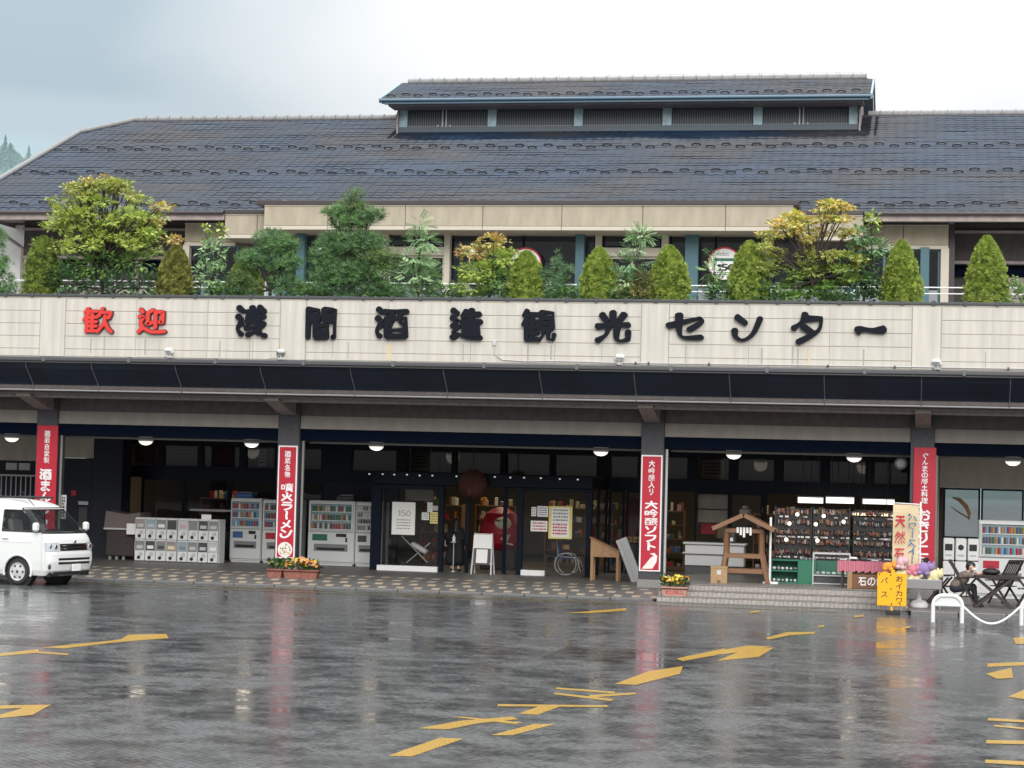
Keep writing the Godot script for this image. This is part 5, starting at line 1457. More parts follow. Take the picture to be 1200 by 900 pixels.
# ---------------------------------------------------------------- the stone stall at the right
func build_stall():
	var y = 0.4
	var t := thing("roofed_wooden_frame", "brown wooden frame with a small gabled roof standing on the steps", "wooden frame", V(4.5, y, 1.2))
	for s in [[-0.42, -0.52], [0.40, 0.58]]:
		for z in [-0.28, 0.2]:
			var g := G.new(); g.bar(V(s[1], 0, z * 1.15), V(s[0], 0.72, z), 0.10, 0.09, 0.008); g.bar(V(s[0], 0.68, z), V(s[0] * 0.98, 1.28, z * 0.95), 0.085, 0.085, 0.008); part(t, "leg", g, M.wood_brown)
	for yy in [0.28, 0.63, 1.22]:
		var g := G.new()
		g.bx(-0.45, 0.45, yy - 0.05, yy + 0.05, 0.17, 0.25, 0.006); g.bx(-0.45, 0.45, yy - 0.05, yy + 0.05, -0.31, -0.25, 0.006)
		part(t, "rail", g, M.wood_brown)
	for sd in [-1, 1]:
		var g := G.new()
		g.bar(V(0, 1.62, -0.02), V(sd * 0.72, 1.27, -0.02), 0.95, 0.035, 0.005)
		var slab = part(t, "roof_board", g, M.wood_brown)
		g = G.new(); g.bar(V(sd * 0.02, 1.58, 0.47), V(sd * 0.72, 1.25, 0.47), 0.05, 0.10, 0.006); part(slab, "barge_board", g, M.wood_brown)
	var g := G.new(); g.bx(-0.1, 0.1, 1.58, 1.72, -0.45, 0.48, 0.01); g.bx(-0.06, 0.06, 1.72, 1.80, -0.3, 0.3, 0.02); part(t, "ridge_log", g, M.wood_dark)
	g = G.new()
	for i in 5: g.bx(-0.17 + i * 0.075, -0.12 + i * 0.075, 1.17 - 0.05 * (i % 3), 1.30, 0.26, 0.275)
	part(t, "paper_tags", g, M.paper)
	t = thing("cardboard_box", "tan cardboard box standing at the left foot of the wooden frame", "box", V(3.96, y, 1.62), 0.05)
	g = G.new(); g.bx(-0.19, 0.19, 0, 0.38, -0.16, 0.16, 0.004); part(t, "carton", g, M.cardboard)
	g = G.new(); g.bx(-0.195, 0.195, 0.34, 0.385, -0.165, 0.165, 0.004); part(t, "lid", g, M.cardboard)
	g = G.new(); g.bx(-0.045, 0.05, 0.2, 0.3, 0.161, 0.163); part(t, "label", g, M.paper_grey)
	g = G.new(); g.bx(-0.04, 0.04, 0.0, 0.07, 0.161, 0.163); part(t, "hand_hole", g, M.brown_food)
	t = thing("white_post", "thin white post on a flat white base right of wooden frame", "post", V(5.1, y, 1.2))
	g = G.new(); g.tube([V(0, 0.02, 0), V(0, 1.55, 0)], 0.028, 8); part(t, "pole", g, M.white)
	g = G.new(); g.bx(-0.15, 0.2, 0, 0.05, -0.15, 0.15, 0.01); part(t, "base", g, M.white)
	# green cloth covered shelves
	for s in [[5.42, 0.66, "open green shelf of pale stones beside the thin white post"], [5.95, 0.40, "closed green cabinet between the open green shelf and glass case"]]:
		t = thing("green_cabinet", s[2], "cabinet", V(s[0], y, 0.6))
		var w: float = s[1]
		g = G.new()
		g.bx(-w * 0.5, -w * 0.5 + 0.03, 0, 0.56, -0.25, 0.2); g.bx(w * 0.5 - 0.03, w * 0.5, 0, 0.56, -0.25, 0.2, 0.004); g.bx(-w * 0.5, w * 0.5, 0, 0.56, -0.25, -0.22)
		for yy in [0.0, 0.28, 0.53]: g.bx(-w * 0.5 + 0.031, w * 0.5 - 0.031, yy, yy + 0.03, -0.219, 0.19)
		if w < 0.5: g.bx(-w * 0.5 + 0.031, w * 0.5 - 0.031, 0.031, 0.53, 0.17, 0.195)
		part(t, "cabinet_body", g, M.green)
		if w > 0.5:
			for i in 12:
				g = G.new(); g.ell(V(-0.26 + (i % 6) * 0.1, 0.07 + 0.28 * (i / 6), rr(-0.05, 0.12)), V(rr(0.03, 0.05), rr(0.03, 0.05), 0.04), 8, 6); part(t, "stone", g, M.light_grey if i % 3 else M.white)
		else:
			for i in 4:
				g = G.new(); g.box(V(-0.15 + i * 0.1, 0.59, 0.05), V(0.07, 0.05, 0.07), 0.01); part(t, "stone", g, M.grey)
	# glass case
	t = thing("glass_case", "glass display case with grey metal frame and pale stones inside", "display case", V(6.5, y, 0.6))
	g = G.new()
	for s in [[-0.42, -0.25], [0.42, -0.25], [-0.42, 0.22], [0.42, 0.22]]: g.bar(V(s[0], 0, s[1]), V(s[0], 0.74, s[1]), 0.025, 0.025)
	for yy in [0.03, 0.22, 0.73]:
		for z in [-0.25, 0.22]: g.bar(V(-0.42, yy, z), V(0.42, yy, z), 0.024, 0.028)
		for x in [-0.42, 0.42]: g.bar(V(x, yy, -0.25), V(x, yy, 0.22), 0.024, 0.028)
	part(t, "frame", g, M.light_grey)
	g = G.new(); g.quad(V(-0.41, 0.23, 0.222), V(0.41, 0.23, 0.222), V(0.41, 0.72, 0.222), V(-0.41, 0.72, 0.222), Vector3.BACK); part(t, "front_pane", g, M.clear)
	g = G.new(); g.bx(-0.4, 0.4, 0.04, 0.2, -0.24, 0.2); part(t, "drawer", g, M.dark_grey)
	g = G.new(); g.bx(-0.4, 0.4, 0.22, 0.235, -0.24, 0.2); part(t, "shelf", g, M.green)
	g = G.new(); g.bx(-0.4, 0.4, 0.235, 0.55, -0.24, -0.22); part(t, "back", g, M.green)
	for i in 6:
		g = G.new(); g.box(V(-0.32 + i * 0.125, 0.27, rr(-0.05, 0.1)), V(0.09, 0.06, 0.08), 0.02, Basis(Vector3.UP, rr(-0.6, 0.6))); part(t, "stone", g, M.white if i % 2 else M.light_grey)
	# pink covered table with its board
	t = thing("display_table", "table with a pink cloth frill laden with dark trays of small stones", "table", V(7.3, y, 1.75))
	g = G.new(); g.bx(-0.6, 0.6, 0.56, 0.60, -0.35, 0.32, 0.008); part(t, "tabletop", g, M.wood_dark)
	g = G.new()
	for i in 24:
		var x = -0.61 + i * 0.0508
		g.bx(x, x + 0.05, 0.36 + 0.02 * (i % 3), 0.605, 0.325 + 0.012 * (i % 2), 0.345 + 0.012 * (i % 2), 0.006)
	g.bx(-0.615, 0.615, 0.601, 0.612, -0.36, 0.35)
	part(t, "pink_cloth", g, M.pink)
	for s in [[-0.5, -0.3], [0.5, -0.3], [-0.5, 0.25], [0.5, 0.25]]:
		g = G.new(); g.bar(V(s[0], 0, s[1]), V(s[0], 0.56, s[1]), 0.05, 0.05); part(t, "leg", g, M.wood_dark)
	for i in 9:
		g = G.new(); g.box(V(-0.5 + (i % 5) * 0.24, 0.635 + 0.05 * (i / 5), -0.15 + 0.2 * (i / 5)), V(0.16, 0.04, 0.12), 0.01); part(t, "tray", g, M.white if i % 3 == 0 else M.dark_grey)
	t = thing("wooden_sign", "dark wooden board with white painted characters leaning under pink table", "sign", V(7.42, y, 2.14))
	g = G.new(); g.box(V(0, 0.17, 0), V(0.78, 0.32, 0.03), 0.006); part(t, "board", g, M.brown_food)
	g = G.new(); g.bx(-0.5, -0.39, 0.0, 0.36, -0.05, 0.02, 0.006); part(t, "side_board", g, M.wood_pale)
	for i in 3:
		g = G.new(); glyph(g, ["石", "の", "館"][i], V(-0.25 + i * 0.2, 0.28, 0.0155), V(0.18, 0, 0), V(0, -0.2, 0), V(0, 0, 0.003), 1.0, 0.0, false); part(t, "character", g, M.sign_white)
	# jewellery racks full of small goods
	for s in [[5.55, 0.0, 0.85, 2.2, "tall dark rack crowded with small red and silver pendants behind green shelves"], [6.45, -0.1, 0.85, 2.2, "tall dark jewellery rack behind the glass case, lit by small bulbs"], [7.45, -0.2, 0.95, 2.1, "dark jewellery rack with shelves of white boxes behind the pink table"]]:
		t = thing("jewellery_rack", s[4], "display rack", V(s[0], y, s[1]), 0.0, "dark jewellery racks of the stone stall")
		g = G.new()
		for x in [-s[2] * 0.5, s[2] * 0.5]: g.bar(V(x, 0, 0), V(x, s[3] - y, 0), 0.03, 0.03)
		for i in 6: g.bar(V(-s[2] * 0.5, 0.55 + i * 0.24, 0), V(s[2] * 0.5, 0.55 + i * 0.24, 0), 0.02, 0.02)
		g.bx(-s[2] * 0.5, s[2] * 0.5, 0.5, s[3] - y - 0.1, -0.09, -0.07)
		part(t, "frame", g, M.black)
		for m in [M.brown_food, M.curtain, M.dark_grey, M.grey, M.wood_dark, M.light_grey, M.siding, M.wood_brown]:
			g = G.new()
			for i in (34 if not m in [M.light_grey, M.siding] else 15):
				if m in [M.light_grey, M.siding]: g.box(V(rr(-0.47, 0.47) * s[2], 0.57 + 0.48 * (rng.randi() % 3) + 0.03, rr(0.0, 0.06)), V(rr(0.04, 0.09), rr(0.025, 0.05), 0.04), 0.004)
				else: g.box(V(rr(-0.48, 0.48) * s[2], 0.72 + 0.24 * (rng.randi() % 5) + rr(-0.03, 0.03), rr(-0.04, 0.06)), V(rr(0.02, 0.05), rr(0.05, 0.11), 0.02), 0.004)
			part(t, "goods", g, m, "stuff")
	# bulbs on clip arms
	var bl = [[5.66, 2.02, 0.3], [5.48, 1.80, 0.35], [6.1, 1.80, 0.35], [6.28, 2.0, 0.3], [5.42, 1.42, 0.45], [6.15, 1.42, 0.45], [6.75, 1.88, 0.35]]
	for i in bl.size():
		var p = bl[i]
		t = thing("clip_lamp", "small bright bulb on a clip, " + ["upper left on the first jewellery rack", "middle left on the first jewellery rack", "between the two left racks", "upper one on the second jewellery rack", "low above the open green shelf", "low above the glass case", "at the right end of the second rack"][i], "lamp", V(p[0], p[1] + y * 0.0, p[2]), 0.0, "small bulbs lighting the stone stall")
		g = G.new(); g.ell(Vector3.ZERO, V(0.045, 0.045, 0.045), 12, 8); part(t, "bulb", g, M.bulb_glow)
		g = G.new(); g.tube([V(0, 0.03, -0.02), V(0, 0.05, -0.12), V(0.02, 0.0, -0.25)], 0.014, 6); part(t, "arm", g, M.black)
		var l := OmniLight3D.new()
		l.name = "bulb_light"; l.light_energy = 0.015; l.light_color = Color(1, 0.9, 0.72); l.omni_range = 12; l.omni_attenuation = 2.0; l.shadow_enabled = true; l.light_size = 0.04
		t.add_child(l)
	# fluorescent fittings inside the open shop front
	var tb = [[5.37, 6.02, 2.32, -5.0, 0.14, true, "left white ceiling light inside the stall"], [6.10, 6.82, 2.34, -5.0, 0.15, true, "middle white ceiling light inside the stall"], [7.05, 7.86, 2.33, -5.0, 0.12, true, "right white ceiling light inside the stall"], [6.81, 7.88, 2.0, -4.6, 0.06, false, "yellowish tube light hanging below the right ceiling light of the stall"]]
	for s in tb:
		t = thing("tube_light", s[6], "lamp", V((s[0] + s[1]) * 0.5, s[2], s[3]), 0.0, "fluorescent lights inside the stall")
		var w: float = s[1] - s[0]
		g = G.new(); g.bx(-w * 0.5, w * 0.5, -s[4] * 0.5, s[4] * 0.5, -0.03, 0.05, 0.01); part(t, "diffuser", g, M.tube_glow if s[5] else M.tube_warm)
		g = G.new(); g.bx(-w * 0.52, w * 0.52, s[4] * 0.5, s[4] * 0.5 + 0.03, -0.08, 0.06); part(t, "housing", g, M.white)
		g = G.new(); g.tube([V(-w * 0.3, 0.05, 0), V(-w * 0.3, 3.55 - s[2], 0)], 0.01, 5); g.tube([V(w * 0.3, 0.05, 0), V(w * 0.3, 3.55 - s[2], 0)], 0.01, 5); part(t, "hanger", g, M.black)
		var l := AreaLight3D.new()
		l.name = "tube_area_light"; l.area_size = Vector2(w, s[4]); l.light_energy = 0.25; l.light_color = Color(1, 0.96, 0.88); l.shadow_enabled = true; l.area_range = 20.0
		l.position = V(0, -s[4] * 0.5 - 0.02, 0.06); l.rotation.x = -0.9
		t.add_child(l)
	# counter behind the left panes of the right bay
	t = thing("shop_counter", "grey service counter with a small till behind the wooden frame", "counter", V(3.4, 0.4, -3.2))
	g = G.new(); g.bx(-0.75, 0.75, 0.2, 0.74, -0.3, 0.25, 0.01); g.bx(-0.8, 0.8, 0.74, 0.79, -0.35, 0.32, 0.01); g.bx(-0.8, 0.8, 0.5, 0.54, 0.25, 0.34, 0.006); part(t, "counter_body", g, M.light_grey)
	g = G.new(); g.bx(-0.75, 0.75, 0.0, 0.2, -0.28, 0.2); part(t, "kick_board", g, M.dark_grey)
	t = thing("coffee_maker", "small black and white machine standing on the grey service counter", "machine", V(3.75, 1.19, -3.2))
	g = G.new(); g.bx(-0.16, 0.16, 0, 0.34, -0.15, 0.15, 0.03); part(t, "machine_body", g, M.dark_grey)
	g = G.new(); g.bx(-0.11, 0.11, 0.05, 0.14, 0.15, 0.16, 0.01); part(t, "white_panel", g, M.white)
	g = G.new(); g.cyl(V(0, 0.23, 0.15), V(0, 0.23, 0.17), 0.06, 0.06, 14); part(t, "dial", g, M.black)
	for s in [[2.52, 3.36, 2.0, 2.42, "upper cream signboard behind the window panes right of third pillar", M.wall_cream], [2.52, 3.36, 1.62, 1.96, "lower cream signboard behind the window panes right of third pillar", M.wall_cream], [2.6, 3.0, 1.3, 1.58, "dull red notice below the cream signboards", M.red], [3.05, 3.38, 1.2, 1.58, "tan notice below the cream signboards", M.cardboard]]:
		t = thing("interior_notice", s[4], "sign", V((s[0] + s[1]) * 0.5, s[2], -7.3))
		g = G.new(); g.bx(-(s[1] - s[0]) * 0.5, (s[1] - s[0]) * 0.5, 0, s[3] - s[2], 0, 0.02); part(t, "board", g, s[5])
	t = thing("wall_speaker", "round grey speaker under the ceiling at the left of the rightmost pillar", "speaker", V(8.05, 3.3, -0.6))
	g = G.new(); g.cyl(V(0, 0, 0), V(0, 0, 0.08), 0.14, 0.15, 18); part(t, "case", g, M.dark_grey)
	g = G.new(); g.cyl(V(0, 0, 0.08), V(0, 0, 0.085), 0.1, 0.1, 16); part(t, "grille", g, M.grey)
	# cream flag on a pole, seen from behind
	t = thing("nobori_flag", "cream vertical flag with red and blue characters on a white pole", "flag", V(8.53, 0.1, 3.2))
	g = G.new(); g.tube([V(0, 0.15, 0), V(0, 2.32, 0)], 0.02, 8); g.tube([V(0.01, 2.26, 0), V(-0.62, 2.28, 0)], 0.012, 6); part(t, "pole", g, M.white)
	g = G.new(); g.lathe(Vector3.ZERO, [Vector2(0, 0), Vector2(0.19, 0.0), Vector2(0.2, 0.05), Vector2(0.15, 0.13), Vector2(0.05, 0.17), Vector2(0.04, 0.26), Vector2(0, 0.26)], 20); part(t, "base", g, M.white)
	g = G.new()
	var fx = func(u: float, v: float): return V(-0.6 + u * 0.57, 2.25 - v * 1.42, 0.03 * sin(u * 5.0 + v * 4.0) + 0.02 * sin(v * 9.0))
	for i in 8:
		for j in 16:
			g.quad(fx.call(i / 8.0, j / 16.0), fx.call((i + 1) / 8.0, j / 16.0), fx.call((i + 1) / 8.0, (j + 1) / 16.0), fx.call(i / 8.0, (j + 1) / 16.0), Vector3.BACK)
	var fl = part(t, "flag_cloth", g, mk("flag_cloth", Color(0.6, 0.49, 0.31), 0.85))
	M.flag_cloth.cull_mode = BaseMaterial3D.CULL_DISABLED
	for i in 3:
		g = G.new(); glyph(g, "天然石"[i], V(-0.55, 2.02 - i * 0.36, 0.055), V(0.22, 0, 0), V(0, -0.27, 0), V(0, 0, 0.003), 1.1, 0.0, false); part(fl, "red_character", g, M.red)
	var tx = "パワーストーン"
	for i in tx.length():
		var o = V(-0.08, 2.05 - i * 0.185, 0.06)
		g = G.new()
		if tx[i] == "ー": glyph(g, "ー", o, V(0, -0.17, 0), V(-0.18, 0, 0), V(0, 0, 0.003), 0.6, 0.0, false)
		else: glyph(g, tx[i], o, V(-0.19, 0, 0), V(0, -0.17, 0), V(0, 0, 0.003), 1.0, 0.0, false)
		part(fl, "blue_character", g, M.blue)
	for i in 5:
		g = G.new(); g.box(V(-0.02, 2.2 - i * 0.33, 0), V(0.05, 0.03, 0.03), 0.005); part(t, "clip", g, M.white)
	# yellow signboard on a stake
	t = thing("yellow_signboard", "bright yellow signboard with black handwritten characters on a stake by the kerb", "sign", V(7.95, 0.0, 4.55))
	g = G.new(); g.bx(-0.31, 0.31, 0.18, 0.88, -0.012, 0.012, 0.004); g.bx(-0.2, -0.1, 0.88, 0.91, -0.012, 0.012); g.bx(-0.02, 0.06, 0.88, 0.95, -0.012, 0.012); part(t, "board", g, M.yellow_sign)
	g = G.new(); g.bar(V(0.0, 0, -0.03), V(0.0, 0.85, -0.03), 0.05, 0.03); part(t, "stake", g, M.yellow_sign)
	g = G.new(); g.box(V(0.03, 0.04, -0.04), V(0.3, 0.08, 0.24), 0.01); part(t, "foot", g, M.black)
	for i in 2:
		g = G.new(); glyph(g, "バス"[i], V(-0.23, 0.78 - i * 0.29, 0.013), V(0.14, 0, 0), V(0, -0.13, 0), V(0, 0, 0.003), 0.9, 0.0, false); part(t, "character", g, M.black)
	for i in 4:
		g = G.new(); glyph(g, "おイカワ"[i], V(0.08, 0.83 - i * 0.155, 0.013), V(0.15, 0, 0), V(0, -0.13, 0), V(0, 0, 0.003), 0.9, 0.0, false); part(t, "character", g, M.black)
	g = G.new()
	for p in [[-0.02, 0.54], [0.0, 0.22], [0.18, 0.22], [-0.27, 0.85], [-0.03, 0.84]]: g.bx(p[0] - 0.012, p[0] + 0.012, p[1] - 0.018, p[1] + 0.018, 0.013, 0.016)
	part(t, "dots", g, M.black, "stuff")
	# heap of plush cushions behind the sign
	var pl = [[7.86, 0.98, 0.20, 0.10, M.orange, "orange plush toy at the left end of the colourful plush heap"], [8.12, 1.06, 0.14, 0.15, M.pale_pink, "pale pink plush toy behind the yellow signboard"], [8.38, 0.92, 0.2, 0.12, M.pink, "pink plush toy in front of the cream flag"], [8.62, 0.95, 0.24, 0.15, M.purple, "purple plush toy leaning against the rightmost pillar"], [8.83, 0.80, 0.2, 0.16, M.lemon, "pale yellow plush toy right of the flag pole"], [8.42, 0.78, 0.22, 0.1, M.cream_food, "cream plush toy under the pink one"], [8.15, 0.8, 0.24, 0.13, M.lemon, "lemon plush toy below the pale pink one"]]
	for s in pl:
		t = thing("plush_toy", s[5], "plush toy", V(s[0], s[1] - s[3], 3.6), 0.0, "plush toys heaped behind the yellow sign")
		g = G.new()
		g.ell(V(0, s[3], 0), V(s[2] * 0.75, s[3], s[3]), 14, 9)
		part(t, "body", g, s[4])
		g = G.new(); g.ell(V(s[2] * 0.6, s[3] * 1.35, 0.05), V(s[3] * 0.62, s[3] * 0.6, s[3] * 0.6), 12, 8); g.ell(V(s[2] * 0.45, s[3] * 1.9, 0.03), V(0.035, 0.05, 0.03), 8, 6); g.ell(V(s[2] * 0.85, s[3] * 1.85, 0.03), V(0.035, 0.05, 0.03), 8, 6); part(t, "head", g, s[4])
		g = G.new(); g.ell(V(-s[2] * 0.4, s[3] * 0.5, s[3] * 0.8), V(0.06, 0.05, 0.06), 8, 6); g.ell(V(s[2] * 0.3, s[3] * 0.4, s[3] * 0.85), V(0.06, 0.05, 0.06), 8, 6); part(t, "paws", g, s[4])
	t = thing("plush_basket", "grey wire basket that carries the heap of plush toys", "basket", V(8.35, 0.1, 3.6))
	g = G.new()
	for s in [[-0.62, -0.25], [0.62, -0.25], [-0.62, 0.25], [0.62, 0.25]]: g.bar(V(s[0], 0, s[1]), V(s[0], 0.62, s[1]), 0.03, 0.03)
	part(t, "legs", g, M.grey)
	g = G.new(); g.bx(-0.66, 0.66, 0.42, 0.64, -0.28, 0.28, 0.02); part(t, "tray", g, M.grey)
	# recycling bins
	var names = ["left white recycling bin with a square opening beside the rightmost pillar", "middle white recycling bin with a round opening", "right white recycling bin next to the large vending machine"]
	for i in 3:
		t = thing("recycling_bin", names[i], "bin", V(9.22 + i * 0.29, 0.1, -2.0), 0.0, "white recycling bins beside the vending machine")
		g = G.new(); g.bx(-0.135, 0.135, 0.02, 0.86, -0.2, 0.2, 0.015); g.bx(-0.13, 0.13, 0.88, 1.42, -0.2, 0.2, 0.02); part(t, "bin_body", g, M.white)
		g = G.new()
		if i == 1: g.cyl(V(0, 1.2, 0.2), V(0, 1.2, 0.205), 0.07, 0.07, 16)
		else: g.bx(-0.09, 0.09, 1.12, 1.28, 0.2, 0.206)
		part(t, "opening", g, M.black)
		g = G.new(); g.bx(-0.08, 0.08, 0.98, 1.03, 0.2, 0.205); part(t, "label", g, M.light_grey)
	# tan curved ornament in the far right window
	t = thing("curved_ornament", "tan boomerang shaped curved ornament hanging in the far right window", "ornament", V(9.55, 1.95, -4.3))
	g = G.new()
	g.tube([V(-0.22, 0.55, 0), V(-0.05, 0.5, 0.03), V(0.12, 0.33, 0.04), V(0.2, 0.15, 0.03), V(0.2, 0.0, 0)], [0.02, 0.05, 0.055, 0.045, 0.02], 8)
	part(t, "upper_arm", g, M.wood_pale)
	g = G.new()
	g.tube([V(0.2, 0.02, 0), V(0.08, 0.1, -0.02), V(-0.1, 0.2, -0.02), V(-0.26, 0.32, -0.02)], [0.02, 0.022, 0.018, 0.008], 6)
	part(t, "lower_arm", g, M.wood_brown)

func fold_chair(label: String, at: Vector3, turn: float):
	var t := thing("folding_chair", label, "chair", at, turn, "dark wooden folding chairs at the outdoor table")
	# faces +z
	for sd in [-1, 1]:
		var g := G.new(); g.bar(V(sd * 0.24, 0, 0.25), V(sd * 0.24, 1.02, -0.36), 0.035, 0.045, 0.005); part(t, "rear_leg", g, M.wood_dark)
		g = G.new(); g.bar(V(sd * 0.21, 0, -0.3), V(sd * 0.21, 0.62, 0.22), 0.035, 0.045, 0.005); part(t, "front_leg", g, M.wood_dark)
		g = G.new(); g.bar(V(sd * 0.24, 0.64, -0.2), V(sd * 0.24, 0.66, 0.26), 0.05, 0.03, 0.005); part(t, "armrest", g, M.wood_dark)
	var g := G.new()
	for i in 6: g.bx(-0.22, 0.22, 0.40, 0.42, -0.2 + i * 0.075, -0.14 + i * 0.075, 0.004)
	var seat = part(t, "seat", g, M.wood_dark)
	for i in 6:
		g = G.new(); g.bar(V(-0.18 + i * 0.072, 0.47, -0.05), V(-0.18 + i * 0.072, 1.0, -0.37), 0.045, 0.014, 0.003); part(t, "back_slat", g, M.wood_dark)
	g = G.new(); g.bar(V(-0.25, 1.0, -0.36), V(0.25, 1.0, -0.36), 0.03, 0.06, 0.005); g.bar(V(-0.25, 0.46, -0.04), V(0.25, 0.46, -0.04), 0.03, 0.05, 0.005); part(t, "back_rail", g, M.wood_dark)

func build_seating():
	fold_chair("folding chair behind the left white hoop, back to the rightmost pillar", V(9.0, 0.1, 1.7), 1.35)
	fold_chair("folding chair under the seated person in a brown shirt", V(9.55, 0.1, 2.1), 1.5)
	fold_chair("empty folding chair across the table, before the big vending machine", V(10.45, 0.1, 0.6), -2.3)
	fold_chair("folding chair at the right edge of the picture", V(10.95, 0.1, 1.6), -1.6)
	var t := thing("folding_table", "dark wooden slatted table with crossed legs before the seated person", "table", V(10.15, 0.1, 2.4))
	for i in 7:
		var g := G.new(); g.bx(-0.42, 0.55, 0.70, 0.725, -0.4 + i * 0.115, -0.3 + i * 0.115, 0.004); part(t, "slat", g, M.wood_dark)
	for z in [-0.33, 0.33]:
		var g := G.new(); g.bar(V(-0.42, 0, z), V(0.42, 0.69, z), 0.03, 0.06, 0.005); part(t, "leg", g, M.wood_dark)
		g = G.new(); g.bar(V(0.42, 0, z - 0.04), V(-0.42, 0.69, z - 0.04), 0.03, 0.06, 0.005); part(t, "leg", g, M.wood_dark)
	var g := G.new(); g.bx(-0.4, 0.5, 0.66, 0.7, -0.38, -0.34); g.bx(-0.4, 0.5, 0.66, 0.7, 0.34, 0.38); part(t, "apron", g, M.wood_dark)
	t = thing("bag", "black bag lying on the dark table in front of the person", "bag", V(10.1, 0.825, 2.35))
	g = G.new(); g.ell(V(0, 0.07, 0), V(0.2, 0.08, 0.12), 14, 8); part(t, "bag_body", g, M.black)
	g = G.new(); g.tube([V(-0.1, 0.12, 0), V(-0.05, 0.19, 0), V(0.05, 0.19, 0), V(0.1, 0.12, 0)], 0.012, 6); part(t, "handle", g, M.black)
	# white hoops with a rope between them
	var first: Node3D = null
	var labels = ["left white hoop barrier at the pavement edge, next to the flag base", "white hoop barrier at the right edge of the picture"]
	var i = 0
	for x in [9.08, 10.78]:
		if first == null:
			first = thing("hoop_barrier", labels[0], "barrier", V(x, 0, 8.1), 0.0, "white hoop barriers at the pavement edge")
			g = G.new()
			var pts = [V(-0.28, 0, 0), V(-0.28, 0.42, 0)]
			for k in range(1, 8): pts.append(V(-0.28 + 0.2 * (1 - cos(k * PI / 16)), 0.42 + 0.2 * sin(k * PI / 16), 0))
			for k in range(0, 8): pts.append(V(0.28 - 0.2 * (1 - cos((8 - k) * PI / 16)), 0.42 + 0.2 * sin((8 - k) * PI / 16), 0))
			pts.append(V(0.28, 0.42, 0)); pts.append(V(0.28, 0, 0))
			g.tube(pts, 0.042, 10)
			part(first, "hoop", g, M.white_paint)
			g = G.new(); g.tube([V(-0.27, 0.43, 0), V(0.27, 0.43, 0)], 0.03, 8); g.bx(-0.25, 0.25, 0.44, 0.6, -0.008, 0.008, 0.004); part(first, "crossbar", g, M.white_paint)
			for sx in [-0.28, 0.28]:
				g = G.new(); g.lathe(V(sx, 0, 0), [Vector2(0, 0.09), Vector2(0.058, 0.09), Vector2(0.062, 0.0)], 10); part(first, "foot_collar", g, M.grey)
		else:
			copy(first, V(x, 0, 8.1), labels[i])
		i += 1
	t = thing("barrier_rope", "slack white rope hanging between the two white hoop barriers", "rope", V(9.93, 0, 8.1))
	g = G.new()
	var pts = []
	for k in 17:
		var u = k / 16.0
		pts.append(V(-0.55 + u * 1.1, 0.42 - 0.34 * sin(u * PI) + 0.04 * u, 0))
	g.tube(pts, 0.022, 8)
	part(t, "rope_body", g, M.white)

